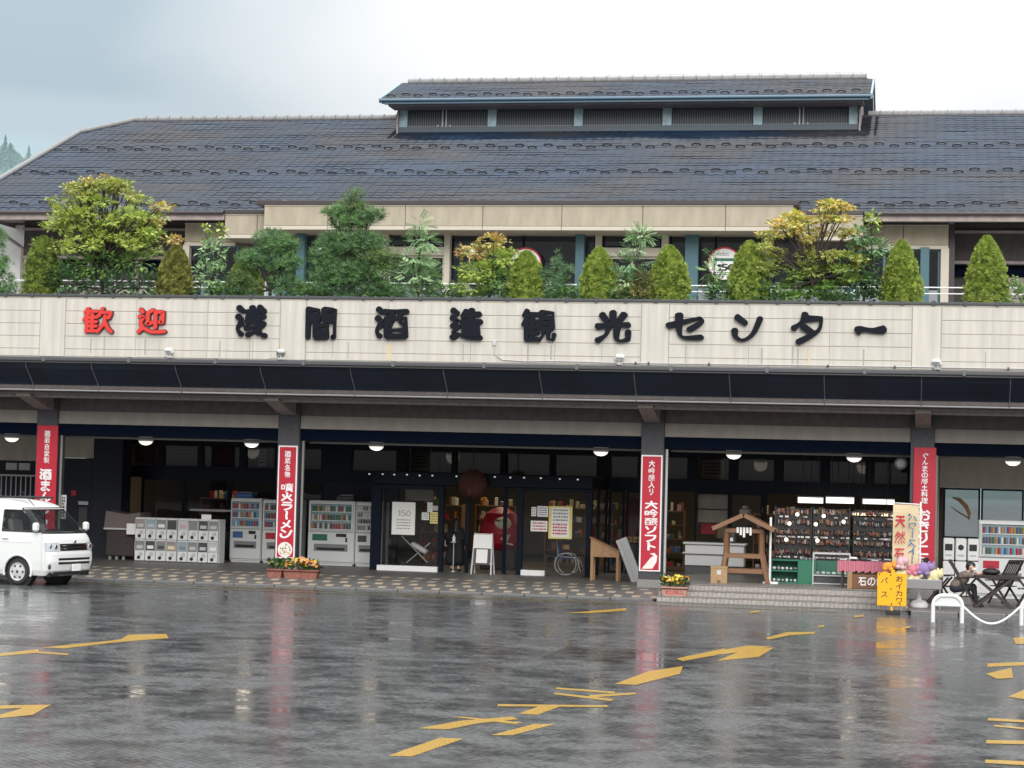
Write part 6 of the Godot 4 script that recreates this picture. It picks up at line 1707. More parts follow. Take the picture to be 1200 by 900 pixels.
func build_interior():
	# shelves of goods inside the shop, dim behind the panes
	var mats = [M.red, M.cream_food, M.orange, M.wood_brown, M.green_food, M.white, M.lemon, M.blue, M.pale_pink]
	var spots = [[-5.2, -9.5, "left shelf of souvenirs seen through the left entrance pane"], [-3.9, -11.0, "shelf of souvenirs seen beyond the dark figure in the doorway"], [-1.6, -10.0, "shelf of souvenirs seen through the right entrance pane"], [-0.3, -9.2, "rightmost shelf of souvenirs inside the entrance"], [1.2, -10.5, "shelf of souvenirs beyond the dull red curtain"], [4.5, -9.5, "shelf of souvenirs inside the shop behind the wooden frame"], [6.2, -10.0, "shelf of goods inside the shop behind the stone stall"], [7.8, -9.6, "rightmost shelf of goods deep inside the stone stall"], [-12.0, -9.5, "shelf of goods behind the dark windows above the toy machines"]]
	for s in spots:
		var t := thing("souvenir_shelf", s[2], "shelf", V(s[0], 0.13, s[1]))
		var g := G.new()
		for x in [-0.6, 0.6]: g.bx(x - 0.02, x + 0.02, 0, 1.75, -0.22, 0.2)
		for k in 5: g.bx(-0.58, 0.58, 0.1 + k * 0.4, 0.13 + k * 0.4, -0.2, 0.2)
		part(t, "rack", g, M.wood_brown)
		for m in mats:
			g = G.new()
			for k in 7:
				var w = rr(0.06, 0.16)
				var h = rr(0.08, 0.26)
				g.box(V(rr(-0.5, 0.5), 0.131 + 0.4 * (rng.randi() % 5) + h * 0.5, rr(-0.08, 0.1)), V(w, h, rr(0.06, 0.12)), 0.008)
			part(t, "goods", g, m, "stuff")
	var hp = [[-13.55, 0.75, M.wood_brown, "brown poster inside the leftmost high window above the covered counter"], [-12.4, 0.85, M.wood_brown, "brown poster inside the second high window of the left bay"], [-11.25, 0.5, M.curtain, "dull red banner inside the third high window of the left bay"], [-10.05, 0.22, M.paper_grey, "narrow pale banner with strokes inside the high window left of second pillar"], [-5.4, 0.5, M.wall_cream, "cream card inside the high window over the left entrance pane"], [2.9, 0.62, M.wall_cream, "cream board inside the high window right of third pillar"]]
	for s in hp:
		var q := thing("window_poster", s[3], "poster", V(s[0], 2.84, -7.25))
		var gg := G.new(); gg.bx(-s[1] * 0.5, s[1] * 0.5, 0, 0.5, 0, 0.012); part(q, "sheet", gg, s[2])
		gg = G.new(); print_lines(gg, -s[1] * 0.38, s[1] * 0.38, 0.45, 0.08, 4, 0.0135, 0.5); part(q, "print", gg, M.curtain, "stuff")
	var t := thing("hanging_board", "cream board hanging behind the left entrance pane, above the large poster", "sign", V(-5.2, 2.0, -6.5))
	var g := G.new(); g.bx(-0.4, 0.4, 0, 0.36, 0, 0.03, 0.005); part(t, "board", g, M.wall_cream)
	g = G.new(); g.tube([V(-0.3, 0.36, 0.01), V(-0.3, 1.5, 0.01)], 0.006, 4); g.tube([V(0.3, 0.36, 0.01), V(0.3, 1.5, 0.01)], 0.006, 4); part(t, "cord", g, M.grey)
	t = thing("pushchair", "folded pushchair with white cloth behind the left entrance pane", "pushchair", V(-4.9, 0.14, -5.0))
	g = G.new(); g.bar(V(-0.4, 0.9, 0), V(0.35, 0.2, 0), 0.03, 0.03); g.bar(V(0.4, 0.75, 0), V(-0.3, 0.15, 0), 0.03, 0.03); part(t, "frame", g, M.steel)
	g = G.new(); g.box(V(0.1, 0.6, 0), V(0.5, 0.12, 0.3), 0.04, Basis(Vector3.BACK, -0.5)); part(t, "cloth", g, M.paper)
	for x in [-0.32, 0.36]:
		g = G.new(); g.cyl(V(x, 0.11, -0.02), V(x, 0.11, 0.02), 0.11, 0.11, 14); part(t, "wheel", g, M.rubber)
	t = thing("wheelchair", "blue wheelchair standing behind the right entrance pane", "wheelchair", V(-0.75, 0.14, -5.1))
	for z in [-0.25, 0.25]:
		g = G.new()
		var pts = []
		for k in 21: pts.append(V(cos(TAU * k / 20) * 0.29, 0.3 + sin(TAU * k / 20) * 0.29, z))
		g.tube(pts, 0.018, 6, false); part(t, "wheel", g, M.light_grey)
		g = G.new(); g.tube([V(-0.25, 0.95, z), V(-0.2, 0.5, z), V(0.3, 0.48, z), V(0.42, 0.1, z)], 0.014, 6); part(t, "frame", g, M.steel)
	g = G.new(); g.bx(-0.2, 0.25, 0.44, 0.5, -0.22, 0.22, 0.02); g.bx(-0.24, -0.18, 0.5, 0.9, -0.22, 0.22, 0.02); part(t, "seat", g, M.blue)
	t = thing("umbrella_rack", "low black metal umbrella rack before the right entrance pane", "rack", V(-0.6, 0.15, -3.85))
	g = G.new()
	for s in [[-0.5, -0.1], [0.5, -0.1], [-0.5, 0.1], [0.5, 0.1]]: g.bar(V(s[0], 0, s[1]), V(s[0], 0.55, s[1]), 0.02, 0.02)
	for yy in [0.1, 0.54]:
		for z in [-0.1, 0.1]: g.bar(V(-0.5, yy, z), V(0.5, yy, z), 0.018, 0.018)
	for i in 6: g.bar(V(-0.5 + i * 0.2, 0.54, -0.1), V(-0.5 + i * 0.2, 0.54, 0.1), 0.014, 0.014)
	part(t, "rack_frame", g, M.black)
	var ht = [[-4.0, -11.0, "ceiling light inside the entrance hall, left one"], [0.5, -11.0, "ceiling light inside the entrance hall, right one"], [-3.0, -8.4, "ceiling light inside the shop just behind the entrance doors"], [-11.5, -9.0, "ceiling light inside the shop behind the toy machines"], [3.4, -9.0, "ceiling light inside the shop behind the cream signboards"]]
	for i in 5:
		t = thing("ceiling_light", ht[i][2], "lamp", V(ht[i][0], 3.6, ht[i][1]))
		g = G.new(); g.bx(-0.6, 0.6, 0, 0.04, -0.1, 0.1, 0.01); part(t, "diffuser", g, M.tube_glow)
		g = G.new(); g.bx(-0.64, 0.64, 0.041, 0.09, -0.13, 0.13, 0.01); part(t, "housing", g, M.white)
		var l := AreaLight3D.new()
		l.name = "hall_light"; l.area_size = Vector2(1.2, 0.2); l.light_energy = 2.3; l.light_color = Color(1, 0.93, 0.8); l.shadow_enabled = true; l.area_range = 30.0
		l.position = V(0, -0.03, 0); l.rotation.x = -PI / 2
		t.add_child(l)
# ---------------------------------------------------------------- smooth bodies: tapered capsules joined by a smooth minimum, meshed as surface nets
func sdf_mesh(g: G, bones: Array, cell: float, k: float):
	var lo = V(1e9, 1e9, 1e9)
	var hi = -lo
	for b in bones:
		var r = maxf(b[2], b[3])
		for p in [b[0], b[1]]:
			lo = lo.min(p - Vector3.ONE * (r + k)); hi = hi.max(p + Vector3.ONE * (r + k))
	lo -= Vector3.ONE * cell * 2; hi += Vector3.ONE * cell * 2
	var nx = int((hi.x - lo.x) / cell) + 2
	var ny = int((hi.y - lo.y) / cell) + 2
	var nz = int((hi.z - lo.z) / cell) + 2
	var f := PackedFloat32Array()
	f.resize(nx * ny * nz)
	f.fill(1.0)
	for b in bones:
		var a: Vector3 = b[0]
		var ab: Vector3 = b[1] - b[0]
		var l2 = maxf(ab.length_squared(), 1e-9)
		var ra: float = b[2]
		var rb: float = b[3]
		var m = maxf(ra, rb) + k + cell * 2
		var p0 = ((a.min(b[1]) - Vector3.ONE * m - lo) / cell).floor()
		var p1 = ((a.max(b[1]) + Vector3.ONE * m - lo) / cell).ceil()
		for z in range(maxi(0, int(p0.z)), mini(nz, int(p1.z) + 1)):
			for y in range(maxi(0, int(p0.y)), mini(ny, int(p1.y) + 1)):
				for x in range(maxi(0, int(p0.x)), mini(nx, int(p1.x) + 1)):
					var p = lo + V(x, y, z) * cell - a
					var t = clampf(p.dot(ab) / l2, 0.0, 1.0)
					var d = (p - ab * t).length() - lerpf(ra, rb, t)
					var i = x + nx * (y + ny * z)
					var h = clampf(0.5 + 0.5 * (f[i] - d) / k, 0.0, 1.0)
					f[i] = lerpf(f[i], d, h) - k * h * (1.0 - h)
	var vid := {}
	var vs = []
	var ns = []
	var sx = 1
	var sy = nx
	var sz = nx * ny
	for z in nz - 1:
		for y in ny - 1:
			for x in nx - 1:
				var i = x + sy * y + sz * z
				var c = [f[i], f[i + 1], f[i + sy], f[i + sy + 1], f[i + sz], f[i + sz + 1], f[i + sz + sy], f[i + sz + sy + 1]]
				var neg = 0
				for q in c: if q < 0.0: neg += 1
				if neg == 0 or neg == 8: continue
				var sum = Vector3.ZERO
				var cnt = 0
				for e in [[0, 1], [2, 3], [4, 5], [6, 7], [0, 2], [1, 3], [4, 6], [5, 7], [0, 4], [1, 5], [2, 6], [3, 7]]:
					var fa: float = c[e[0]]
					var fb: float = c[e[1]]
					if (fa < 0.0) != (fb < 0.0):
						var t = fa / (fa - fb)
						sum += V(e[0] & 1, (e[0] >> 1) & 1, e[0] >> 2).lerp(V(e[1] & 1, (e[1] >> 1) & 1, e[1] >> 2), t)
						cnt += 1
				vid[i] = vs.size()
				vs.append(lo + (V(x, y, z) + sum / cnt) * cell)
				ns.append(V(c[1] + c[3] + c[5] + c[7] - c[0] - c[2] - c[4] - c[6], c[2] + c[3] + c[6] + c[7] - c[0] - c[1] - c[4] - c[5], c[4] + c[5] + c[6] + c[7] - c[0] - c[1] - c[2] - c[3]).normalized())
	for i in vid:
		for ax in [[sx, sy, sz], [sy, sz, sx], [sz, sx, sy]]:
			# the edge from corner i along ax[0], shared by four cells
			if (f[i] < 0.0) == (f[i + ax[0]] < 0.0): continue
			var q = [i, i - ax[1], i - ax[1] - ax[2], i - ax[2]]
			var ok = true
			for j in q: if not vid.has(j): ok = false
			if not ok: continue
			var a = vid[q[0]]
			var b = vid[q[1]]
			var c = vid[q[2]]
			var d = vid[q[3]]
			g.quadn(vs[a], vs[b], vs[c], vs[d], ns[a], ns[b], ns[c], ns[d])

func hand(g: G, wrist: Vector3, dir: Vector3, palm: Vector3, curl: float):
	# palm and five fingers; dir points to the fingertips, palm out of the palm
	var d = dir.normalized()
	var n = (palm - d * palm.dot(d)).normalized()
	var s = d.cross(n)
	var b = []
	for k in 4:
		var o = (k - 1.5) * 0.02
		b.append([wrist, wrist + d * 0.085 + s * o, 0.017, 0.012])
		var l = [0.06, 0.072, 0.066, 0.05][k]
		var p0 = wrist + d * 0.09 + s * o * 1.05
		var p1 = p0 + (d * cos(curl * 0.6) + n * sin(curl * 0.6)) * l * 0.5
		var p2 = p1 + (d * cos(curl * 1.6) + n * sin(curl * 1.6)) * l * 0.5
		b.append([p0, p1, 0.009, 0.008]); b.append([p1, p2, 0.008, 0.0065])
	var t0 = wrist + d * 0.025 - s * 0.025
	b.append([wrist + d * 0.01, t0, 0.016, 0.012]); b.append([t0, t0 + (d * 0.7 - s * 0.7 + n * 0.2).normalized() * 0.035, 0.011, 0.009]); b.append([t0 + (d * 0.7 - s * 0.7 + n * 0.2).normalized() * 0.035, t0 + (d * 0.9 - s * 0.55 + n * 0.4).normalized() * 0.062, 0.009, 0.007])
	sdf_mesh(g, b, 0.005, 0.006)

func build_people():
	# seated person leaning on the table, facing +x
	var t := thing("person", "seated person in brown grey shirt and dark trousers with white face mask at table", "person", V(9.5, 0.1, 2.15))
	var g := G.new()
	var hip = V(-0.17, 0.46, 0)
	var chest = V(0.0, 0.64, 0)
	var neck = V(0.09, 0.755, 0)
	var head = V(0.165, 0.87, 0)
	sdf_mesh(g, [[head + V(-0.012, 0.02, 0), head + V(0.012, -0.02, 0), 0.088, 0.078], [head + V(0.05, -0.06, 0), head + V(0.03, -0.05, 0), 0.045, 0.05], [head + V(0.088, -0.012, 0), head + V(0.102, -0.028, 0), 0.008, 0.012], [head + V(0.0, -0.02, 0.083), head + V(-0.006, 0.012, 0.085), 0.012, 0.015], [head + V(0.0, -0.02, -0.083), head + V(-0.006, 0.012, -0.085), 0.012, 0.015], [neck + V(-0.03, -0.03, 0), head + V(-0.02, -0.05, 0), 0.05, 0.048]], 0.008, 0.02)
	for s in [[V(0.27, 0.735, 0.2), V(0.42, 0.748, 0.12)], [V(0.24, 0.735, -0.17), V(0.245, 0.83, -0.07)]]:
		sdf_mesh(g, [[s[0], s[1], 0.037, 0.026]], 0.008, 0.01)
		hand(g, s[1], s[1] - s[0], V(0, -1, 0) if s[0].z > 0 else V(-1, 0, 0.3), 0.5)
	part(t, "body", g, M.skin)
	g = G.new()
	sdf_mesh(g, [[hip, chest, 0.125, 0.135], [hip + V(0, 0, 0.07), chest + V(0, 0, 0.07), 0.1, 0.11], [hip + V(0, 0, -0.07), chest + V(0, 0, -0.07), 0.1, 0.11], [chest, neck + V(-0.03, -0.02, 0), 0.12, 0.06], [chest + V(0.04, 0.06, 0.15), V(0.18, 0.70, 0.22), 0.065, 0.052], [chest + V(0.04, 0.06, -0.15), V(0.17, 0.70, -0.2), 0.065, 0.052], [V(0.18, 0.70, 0.22), V(0.25, 0.735, 0.215), 0.052, 0.047], [V(0.17, 0.70, -0.2), V(0.235, 0.735, -0.175), 0.052, 0.047]], 0.014, 0.05)
	part(t, "shirt", g, M.shirt)
	g = G.new()
	for z in [0.1, -0.1]:
		sdf_mesh(g, [[hip + V(-0.02, -0.06, z * 0.7), V(0.22, 0.43, z * 1.1), 0.105, 0.072], [V(0.22, 0.43, z * 1.1), V(0.29, 0.08, z * 1.15), 0.07, 0.048], [hip + V(-0.03, -0.05, 0), hip + V(0.02, -0.04, z * 0.6), 0.11, 0.1]], 0.014, 0.03)
	part(t, "trousers", g, M.trousers)
	g = G.new()
	for z in [0.115, -0.115]: sdf_mesh(g, [[V(0.27, 0.035, z), V(0.42, 0.03, z), 0.042, 0.034]], 0.012, 0.01)
	part(t, "shoes", g, M.black)
	g = G.new()
	sdf_mesh(g, [[head + V(-0.03, 0.045, 0), head + V(0.02, 0.05, 0), 0.088, 0.075], [head + V(-0.05, 0.0, 0), head + V(-0.045, -0.05, 0), 0.07, 0.05]], 0.009, 0.02)
	part(t, "hair", g, M.hair)
	g = G.new()
	sdf_mesh(g, [[head + V(0.075, -0.035, 0), head + V(0.06, -0.075, 0), 0.045, 0.042], [head + V(0.07, -0.04, 0.03), head + V(0.03, -0.04, 0.07), 0.03, 0.015], [head + V(0.07, -0.04, -0.03), head + V(0.03, -0.04, -0.07), 0.03, 0.015]], 0.007, 0.012)
	part(t, "face_mask", g, M.white)
	g = G.new()
	for z in [0.032, -0.032]: g.ell(head + V(0.083, 0.012, z), V(0.007, 0.009, 0.014), 10, 6)
	part(t, "eyes", g, M.black)
	# person in a long dark coat with long hair, seen from behind in the doorway, facing -z
	t = thing("person", "standing person in a long black coat with long dark hair, back turned in the doorway", "person", V(-3.78, 0.14, -4.95))
	g = G.new()
	head = V(0.0, 1.33, -0.02)
	sdf_mesh(g, [[head + V(0, 0.02, 0.01), head + V(0, -0.02, -0.01), 0.085, 0.076], [head + V(0, -0.06, -0.05), head + V(0, -0.05, -0.03), 0.045, 0.05], [head + V(0, -0.012, -0.088), head + V(0, -0.028, -0.102), 0.008, 0.012], [V(0, 1.18, 0), head + V(0, -0.05, 0.01), 0.05, 0.048], [head + V(0.083, -0.02, 0), head + V(0.085, 0.012, 0), 0.012, 0.014], [head + V(-0.083, -0.02, 0), head + V(-0.085, 0.012, 0), 0.012, 0.014]], 0.009, 0.02)
	for sx in [1, -1]:
		hand(g, V(sx * 0.24, 0.72, -0.06), V(0.0, -1, -0.15), V(-sx, 0, 0), 0.4)
		sdf_mesh(g, [[V(sx * 0.09, 0.42, 0.0), V(sx * 0.09, 0.06, 0.02), 0.055, 0.04]], 0.012, 0.01)
	part(t, "body", g, M.skin)
	g = G.new()
	sdf_mesh(g, [[V(0, 1.12, 0), V(0, 0.85, 0.0), 0.14, 0.13], [V(0.1, 1.1, 0), V(0.08, 0.85, 0), 0.09, 0.11], [V(-0.1, 1.1, 0), V(-0.08, 0.85, 0), 0.09, 0.11], [V(0.07, 0.85, 0), V(0.14, 0.3, 0.02), 0.13, 0.15], [V(-0.07, 0.85, 0), V(-0.14, 0.3, 0.02), 0.13, 0.15], [V(0, 0.8, 0), V(0, 0.3, 0), 0.14, 0.16], [V(0.15, 1.1, 0), V(0.23, 0.92, 0.02), 0.07, 0.058], [V(0.23, 0.92, 0.02), V(0.245, 0.74, -0.05), 0.056, 0.045], [V(-0.15, 1.1, 0), V(-0.23, 0.92, 0.02), 0.07, 0.058], [V(-0.23, 0.92, 0.02), V(-0.245, 0.74, -0.05), 0.056, 0.045], [V(0, 1.15, 0), V(0, 1.2, 0), 0.1, 0.06]], 0.015, 0.05)
	part(t, "coat", g, M.coat)
	g = G.new()
	sdf_mesh(g, [[head + V(0, 0.03, 0.02), head + V(0, 0.04, -0.02), 0.09, 0.08], [head + V(0, 0, 0.05), V(0, 1.08, 0.11), 0.075, 0.06], [head + V(0.05, 0, 0.04), V(0.07, 1.06, 0.1), 0.05, 0.035], [head + V(-0.05, 0, 0.04), V(-0.06, 1.08, 0.1), 0.05, 0.035]], 0.01, 0.02)
	part(t, "hair", g, M.hair)
	g = G.new()
	for sx in [1, -1]: sdf_mesh(g, [[V(sx * 0.09, 0.04, 0.04), V(sx * 0.1, 0.035, -0.12), 0.045, 0.036]], 0.012, 0.01)
	part(t, "shoes", g, M.black)
	g = G.new()
	for x in [0.032, -0.032]: g.ell(head + V(x, 0.012, -0.083), V(0.014, 0.009, 0.007), 8, 5)
	part(t, "eyes", g, M.black)

# ---------------------------------------------------------------- the white van
const VY = [0.24, 0.36, 0.55, 0.72, 0.80, 0.95, 1.05, 1.13, 1.2, 1.4, 1.6, 1.72, 1.80, 1.87, 1.92, 1.95, 1.965]
const VX = [0.14, 0.04, 0.0, 0.01, 0.035, 0.06, 0.09, 0.14, 0.21, 0.41, 0.63, 0.79, 0.93, 1.12, 1.45, 1.8, 2.1]
const VW = [0.79, 0.83, 0.845, 0.848, 0.848, 0.845, 0.84, 0.832, 0.822, 0.795, 0.765, 0.742, 0.715, 0.65, 0.54, 0.36, 0.02]
func van_at(y: float, s: float, side: float, push := 0.0) -> Vector3:
	# s runs 0..1 across the front, 1..2 along the side, 2..3 across the back
	var i = 0
	while i < VY.size() - 2 and VY[i + 1] < y: i += 1
	var t = clampf((y - VY[i]) / (VY[i + 1] - VY[i]), 0, 1)
	var xf = lerpf(VX[i], VX[i + 1], t)
	var hw = lerpf(VW[i], VW[i + 1], t) + push
	var r = minf(0.2, hw)
	xf -= push
	if s <= 1.0:
		var u = sin(s * PI / 2)
		return V(-(xf + r * (1.0 - pow(maxf(1.0 - pow(u, 2.8), 0.0), 1.0 / 2.8))), y, side * u * hw)
	if s <= 2.0: return V(lerpf(-(xf + r), -4.6, s - 1.0), y, side * hw)
	var u = 1.0 - (s - 2.0)
	return V(-4.68 + 0.08 * pow(u, 4.0) - push, y, side * hw * u)
func van_window(p: Vector3, s: float, grow := 0.0) -> int:
	if s < 0.93 and p.y > 1.19 - grow and p.y < 1.74 + grow: return 1
	if s > 1.0 and s < 2.0 and p.y > 1.22 - grow and p.y < 1.69 + grow:
		if p.x < -(0.42 + (p.y - 1.22) * 1.02) + grow * 1.3 and p.x > -1.44 - grow: return 2
		if p.x < -1.6 + grow and p.x > -2.9 - grow: return 3
		if p.x < -3.05 + grow and p.x > -4.4 - grow: return 3
	if s > 2.2 and p.y > 1.2 - grow and p.y < 1.68 + grow: return 4
	return 0

func build_van():
	var t := thing("parked_van", "white high roof van with grey wheels parked at the left edge of the lot", "van", V(-10.34, 0, 5.41), -0.21)
	var body := G.new()
	var wind := G.new()
	var ss = []
	for i in 13: ss.append(i / 12.0)
	for i in range(1, 95): ss.append(1.0 + i / 94.0)
	for i in range(1, 9): ss.append(2.0 + i / 8.0)
	var yy = []
	for i in 38: yy.append(0.24 + i * 0.04)
	yy.append_array([1.76, 1.79, 1.82, 1.85, 1.88, 1.905, 1.93, 1.95, 1.965])
	for side in [1.0, -1.0]:
		for j in yy.size() - 1:
			for i in ss.size() - 1:
				var a = van_at(yy[j], ss[i], side)
				var b = van_at(yy[j], ss[i + 1], side)
				var c = van_at(yy[j + 1], ss[i + 1], side)
				var d = van_at(yy[j + 1], ss[i], side)
				var m = (a + b + c + d) * 0.25
				var sm = (ss[i] + ss[i + 1]) * 0.5
				var well = false
				if sm > 0.8 and sm < 2.05:
					for wx in [-0.97, -3.54]:
						if Vector2(m.x - wx, m.y - 0.31).length() < 0.365: well = true
				if well: continue
				var nrm = (c - a).cross(d - b).normalized()
				var out = V(0, 0, side) if sm > 1.0 and sm < 2.0 else (V(1, 0.1, side * sm) if sm <= 1.0 else V(-1, 0, 0))
				if m.y > 1.85: out = Vector3.UP
				if nrm.dot(out) < 0: nrm = -nrm
				if van_window(m, sm) == 0: body.quad(a, b, c, d, out)
				if van_window(m, sm, 0.03) > 0: wind.quad(a - nrm * 0.012, b - nrm * 0.012, c - nrm * 0.012, d - nrm * 0.012, out)
	part(t, "body", body, M.white_paint)
	part(t, "windows", wind, M.car_glass)
	var g := G.new()
	g.bx(-4.6, -0.15, 0.22, 0.34, -0.76, 0.76)
	g.bx(-4.5, -0.22, 0.34, 0.9, -0.6, 0.6)
	part(t, "underbody", g, M.black)
	g = G.new(); g.bx(-0.75, -0.25, 0.9, 1.17, -0.72, 0.72, 0.06); part(t, "dashboard", g, M.dark_grey)
	for z in [-0.42, 0.42]:
		g = G.new(); g.box(V(-1.35, 1.2, z), V(0.14, 0.6, 0.46), 0.05, Basis(Vector3.BACK, 0.2)); g.box(V(-1.41, 1.58, z), V(0.1, 0.18, 0.26), 0.04); part(t, "seat", g, M.grey)
	g = G.new()
	var wp = []
	for k in 19: wp.append(V(-0.85, 1.15, 0.42) + V(0.06 * sin(TAU * k / 18), 0.17 * sin(TAU * k / 18), 0.18 * cos(TAU * k / 18)))
	g.tube(wp, 0.015, 6, false); part(t, "steering_wheel", g, M.black)
	# black seals round the glass
	g = G.new()
	for side in [1.0, -1.0]:
		var p = [V(-0.42, 1.22, 0), V(-0.655, 1.45, 0), V(-0.9, 1.69, 0), V(-1.44, 1.69, 0), V(-1.44, 1.22, 0), V(-0.42, 1.22, 0)]
		var q = []
		for e in p:
			var w = van_at(e.y, 1.5, side)
			q.append(V(e.x, e.y, w.z))
		for e in q.size() - 1: g.bar(q[e], q[e + 1], 0.03, 0.03, 0.008)
		q = []
		for k in 8: q.append(van_at(lerpf(1.19, 1.74, k / 7.0), 0.93, side))
		for e in q.size() - 1: g.bar(q[e], q[e + 1], 0.03, 0.025, 0.006)
		for y in [1.19, 1.74]:
			for k in 8: g.bar(van_at(y, k / 8.0 * 0.93, side), van_at(y, (k + 1) / 8.0 * 0.93, side), 0.025, 0.035, 0.006)
		for x in [-1.6, -2.9, -3.05, -4.4]:
			var w = van_at(1.22, 1.5, side)
			var w2 = van_at(1.69, 1.5, side)
			g.bar(V(x, 1.22, w.z), V(x, 1.69, w2.z), 0.03, 0.03)
		for y in [1.22, 1.69]:
			for s in [[-1.6, -2.9], [-3.05, -4.4]]:
				var w = van_at(y, 1.5, side)
				g.bar(V(s[0], y, w.z), V(s[1], y, w.z), 0.03, 0.03)
	part(t, "window_seal", g, M.black)
	for side in [1.0, -1.0]:
		for wx in [-0.97, -3.54]:
			g = G.new()
			var ring = []
			for k in 22:
				var a = lerpf(-0.35, PI + 0.35, k / 21.0)
				ring.append(V(wx + cos(a) * 0.375, maxf(0.31 + sin(a) * 0.375, 0.22), side * 0.842))
			g.tube(ring, 0.028, 6); part(t, "wheel_arch", g, M.white_paint)
			g = G.new(); g.cyl(V(wx, 0.31, side * 0.6), V(wx, 0.31, side * 0.78), 0.38, 0.38, 20); part(t, "wheel_housing", g, M.black)
			g = G.new(); g.lathe(V(wx, 0.31, side * 0.74), [Vector2(0.0, -0.09), Vector2(0.27, -0.09), Vector2(0.305, -0.06), Vector2(0.31, 0.0), Vector2(0.305, 0.06), Vector2(0.27, 0.1), Vector2(0.2, 0.1)], 28, Basis(Vector3.RIGHT, side * PI / 2)); var wh = part(t, "wheel", g, M.rubber)
			g = G.new(); g.lathe(V(wx, 0.31, side * 0.74), [Vector2(0.215, 0.085), Vector2(0.205, 0.105), Vector2(0.17, 0.085), Vector2(0.08, 0.105), Vector2(0.0, 0.11)], 28, Basis(Vector3.RIGHT, side * PI / 2)); var rim = part(wh, "rim", g, M.light_grey)
			g = G.new()
			for k in 6: g.cyl(V(wx + cos(k * TAU / 6) * 0.14, 0.31 + sin(k * TAU / 6) * 0.14, side * 0.80), V(wx + cos(k * TAU / 6) * 0.14, 0.31 + sin(k * TAU / 6) * 0.14, side * 0.846), 0.026, 0.026, 8)
			g.cyl(V(wx, 0.31, side * 0.80), V(wx, 0.31, side * 0.857), 0.035, 0.035, 12)
			part(wh, "rim_holes", g, M.dark_grey)
		# lamps wrap round the front corners
		g = G.new()
		for i in 8:
			var s0 = lerpf(0.44, 1.0, i / 8.0)
			var s1 = lerpf(0.44, 1.0, (i + 1) / 8.0)
			g.quad(van_at(0.80, s0, side, 0.012), van_at(0.80, s1, side, 0.012), van_at(0.99, s1, side, 0.012), van_at(0.98, s0, side, 0.012), V(1, 0, side * 0.6))
			for yv in [0.80, 0.985]: g.quad(van_at(yv, s0, side), van_at(yv, s1, side), van_at(yv, s1, side, 0.012), van_at(yv, s0, side, 0.012), V(0, 1 if yv > 0.9 else -1, 0))
		var hl = part(t, "headlight", g, M.headlight)
		g = G.new()
		for s in [[0.55, 0.885, 0.055], [0.74, 0.9, 0.05]]:
			var c = van_at(s[1], s[0], side, 0.016)
			g.ell(c, V(0.012, s[2], s[2]), 12, 8)
		part(hl, "reflector", g, M.chrome)
		g = G.new(); g.ell(van_at(0.45, 0.82, side, 0.004), V(0.03, 0.06, 0.05), 12, 8); part(t, "fog_lamp", g, M.dark_grey)
		# door lines, handles, mirror
		g = G.new()
		for x in [-0.33, -1.5, -2.95]:
			for k in 10:
				var y0 = lerpf(0.36, 1.2, k / 10.0)
				if x == -0.33 and y0 > 1.15: continue
				if x == -1.5 and y0 < 0.0: continue
				var z0 = van_at(y0, 1.5, side).z
				var z1 = van_at(y0 + 0.084, 1.5, side).z
				g.bar(V(x, y0, z0), V(x, y0 + 0.084, z1), 0.008, 0.012)
		g.bar(V(-0.6, 0.97, van_at(0.97, 1.5, side).z), V(-4.5, 0.97, van_at(0.97, 1.5, side).z), 0.008, 0.008)
		part(t, "door_gap", g, M.light_grey)
		for x in [-1.33, -1.72]:
			g = G.new(); g.box(V(x, 1.05, side * 0.852), V(0.17, 0.035, 0.035), 0.012); part(t, "door_handle", g, M.light_grey)
		g = G.new(); g.box(V(-0.42, 1.33, side * 0.97), V(0.12, 0.2, 0.17), 0.04); var mr = part(t, "mirror", g, M.white_paint)
		g = G.new(); g.bar(V(-0.44, 1.24, side * 0.82), V(-0.42, 1.25, side * 0.97), 0.04, 0.04, 0.01); part(mr, "mirror_arm", g, M.black)
	g = G.new()
	var face = func(y0: float, y1: float, sa: float, push: float, gg: G):
		for side in [1.0, -1.0]:
			for i in 8:
				var s0 = sa * i / 8.0
				var s1 = sa * (i + 1) / 8.0
				gg.quad(van_at(y0, s0, side, push), van_at(y0, s1, side, push), van_at(y1, s1, side, push), van_at(y1, s0, side, push), Vector3.RIGHT)
	face.call(0.80, 0.96, 0.42, 0.008, g); part(t, "grille", g, M.black)
	g = G.new(); face.call(0.905, 0.93, 0.42, 0.02, g); face.call(0.84, 0.86, 0.42, 0.02, g); part(t, "grille_bar", g, M.chrome)
	g = G.new(); face.call(0.50, 0.64, 0.5, 0.006, g); part(t, "lower_grille", g, M.black)
	g = G.new(); face.call(0.56, 0.585, 0.5, 0.016, g); part(t, "grille_bar", g, M.white)
	g = G.new(); face.call(0.25, 0.33, 0.6, 0.01, g); part(t, "lower_lip", g, M.dark_grey)
	g = G.new(); g.box(V(0.03, 0.42, 0), V(0.02, 0.16, 0.33), 0.004); part(t, "number_plate", g, M.white)
	g = G.new(); g.ell(V(-0.03, 1.0, 0), V(0.015, 0.035, 0.055), 12, 6); part(t, "emblem", g, M.chrome)
	g = G.new(); g.bar(van_at(1.2, 0.1, 1.0, 0.02), van_at(1.25, 0.75, 1.0, 0.02), 0.02, 0.02); g.bar(van_at(1.2, 0.15, -1.0, 0.02), van_at(1.24, 0.7, -1.0, 0.02), 0.02, 0.02); part(t, "wiper", g, M.black)
	g = G.new(); g.tube([V(-0.75, 1.8, 0.6), V(-1.1, 2.15, 0.66)], 0.008, 5); part(t, "antenna", g, M.black)
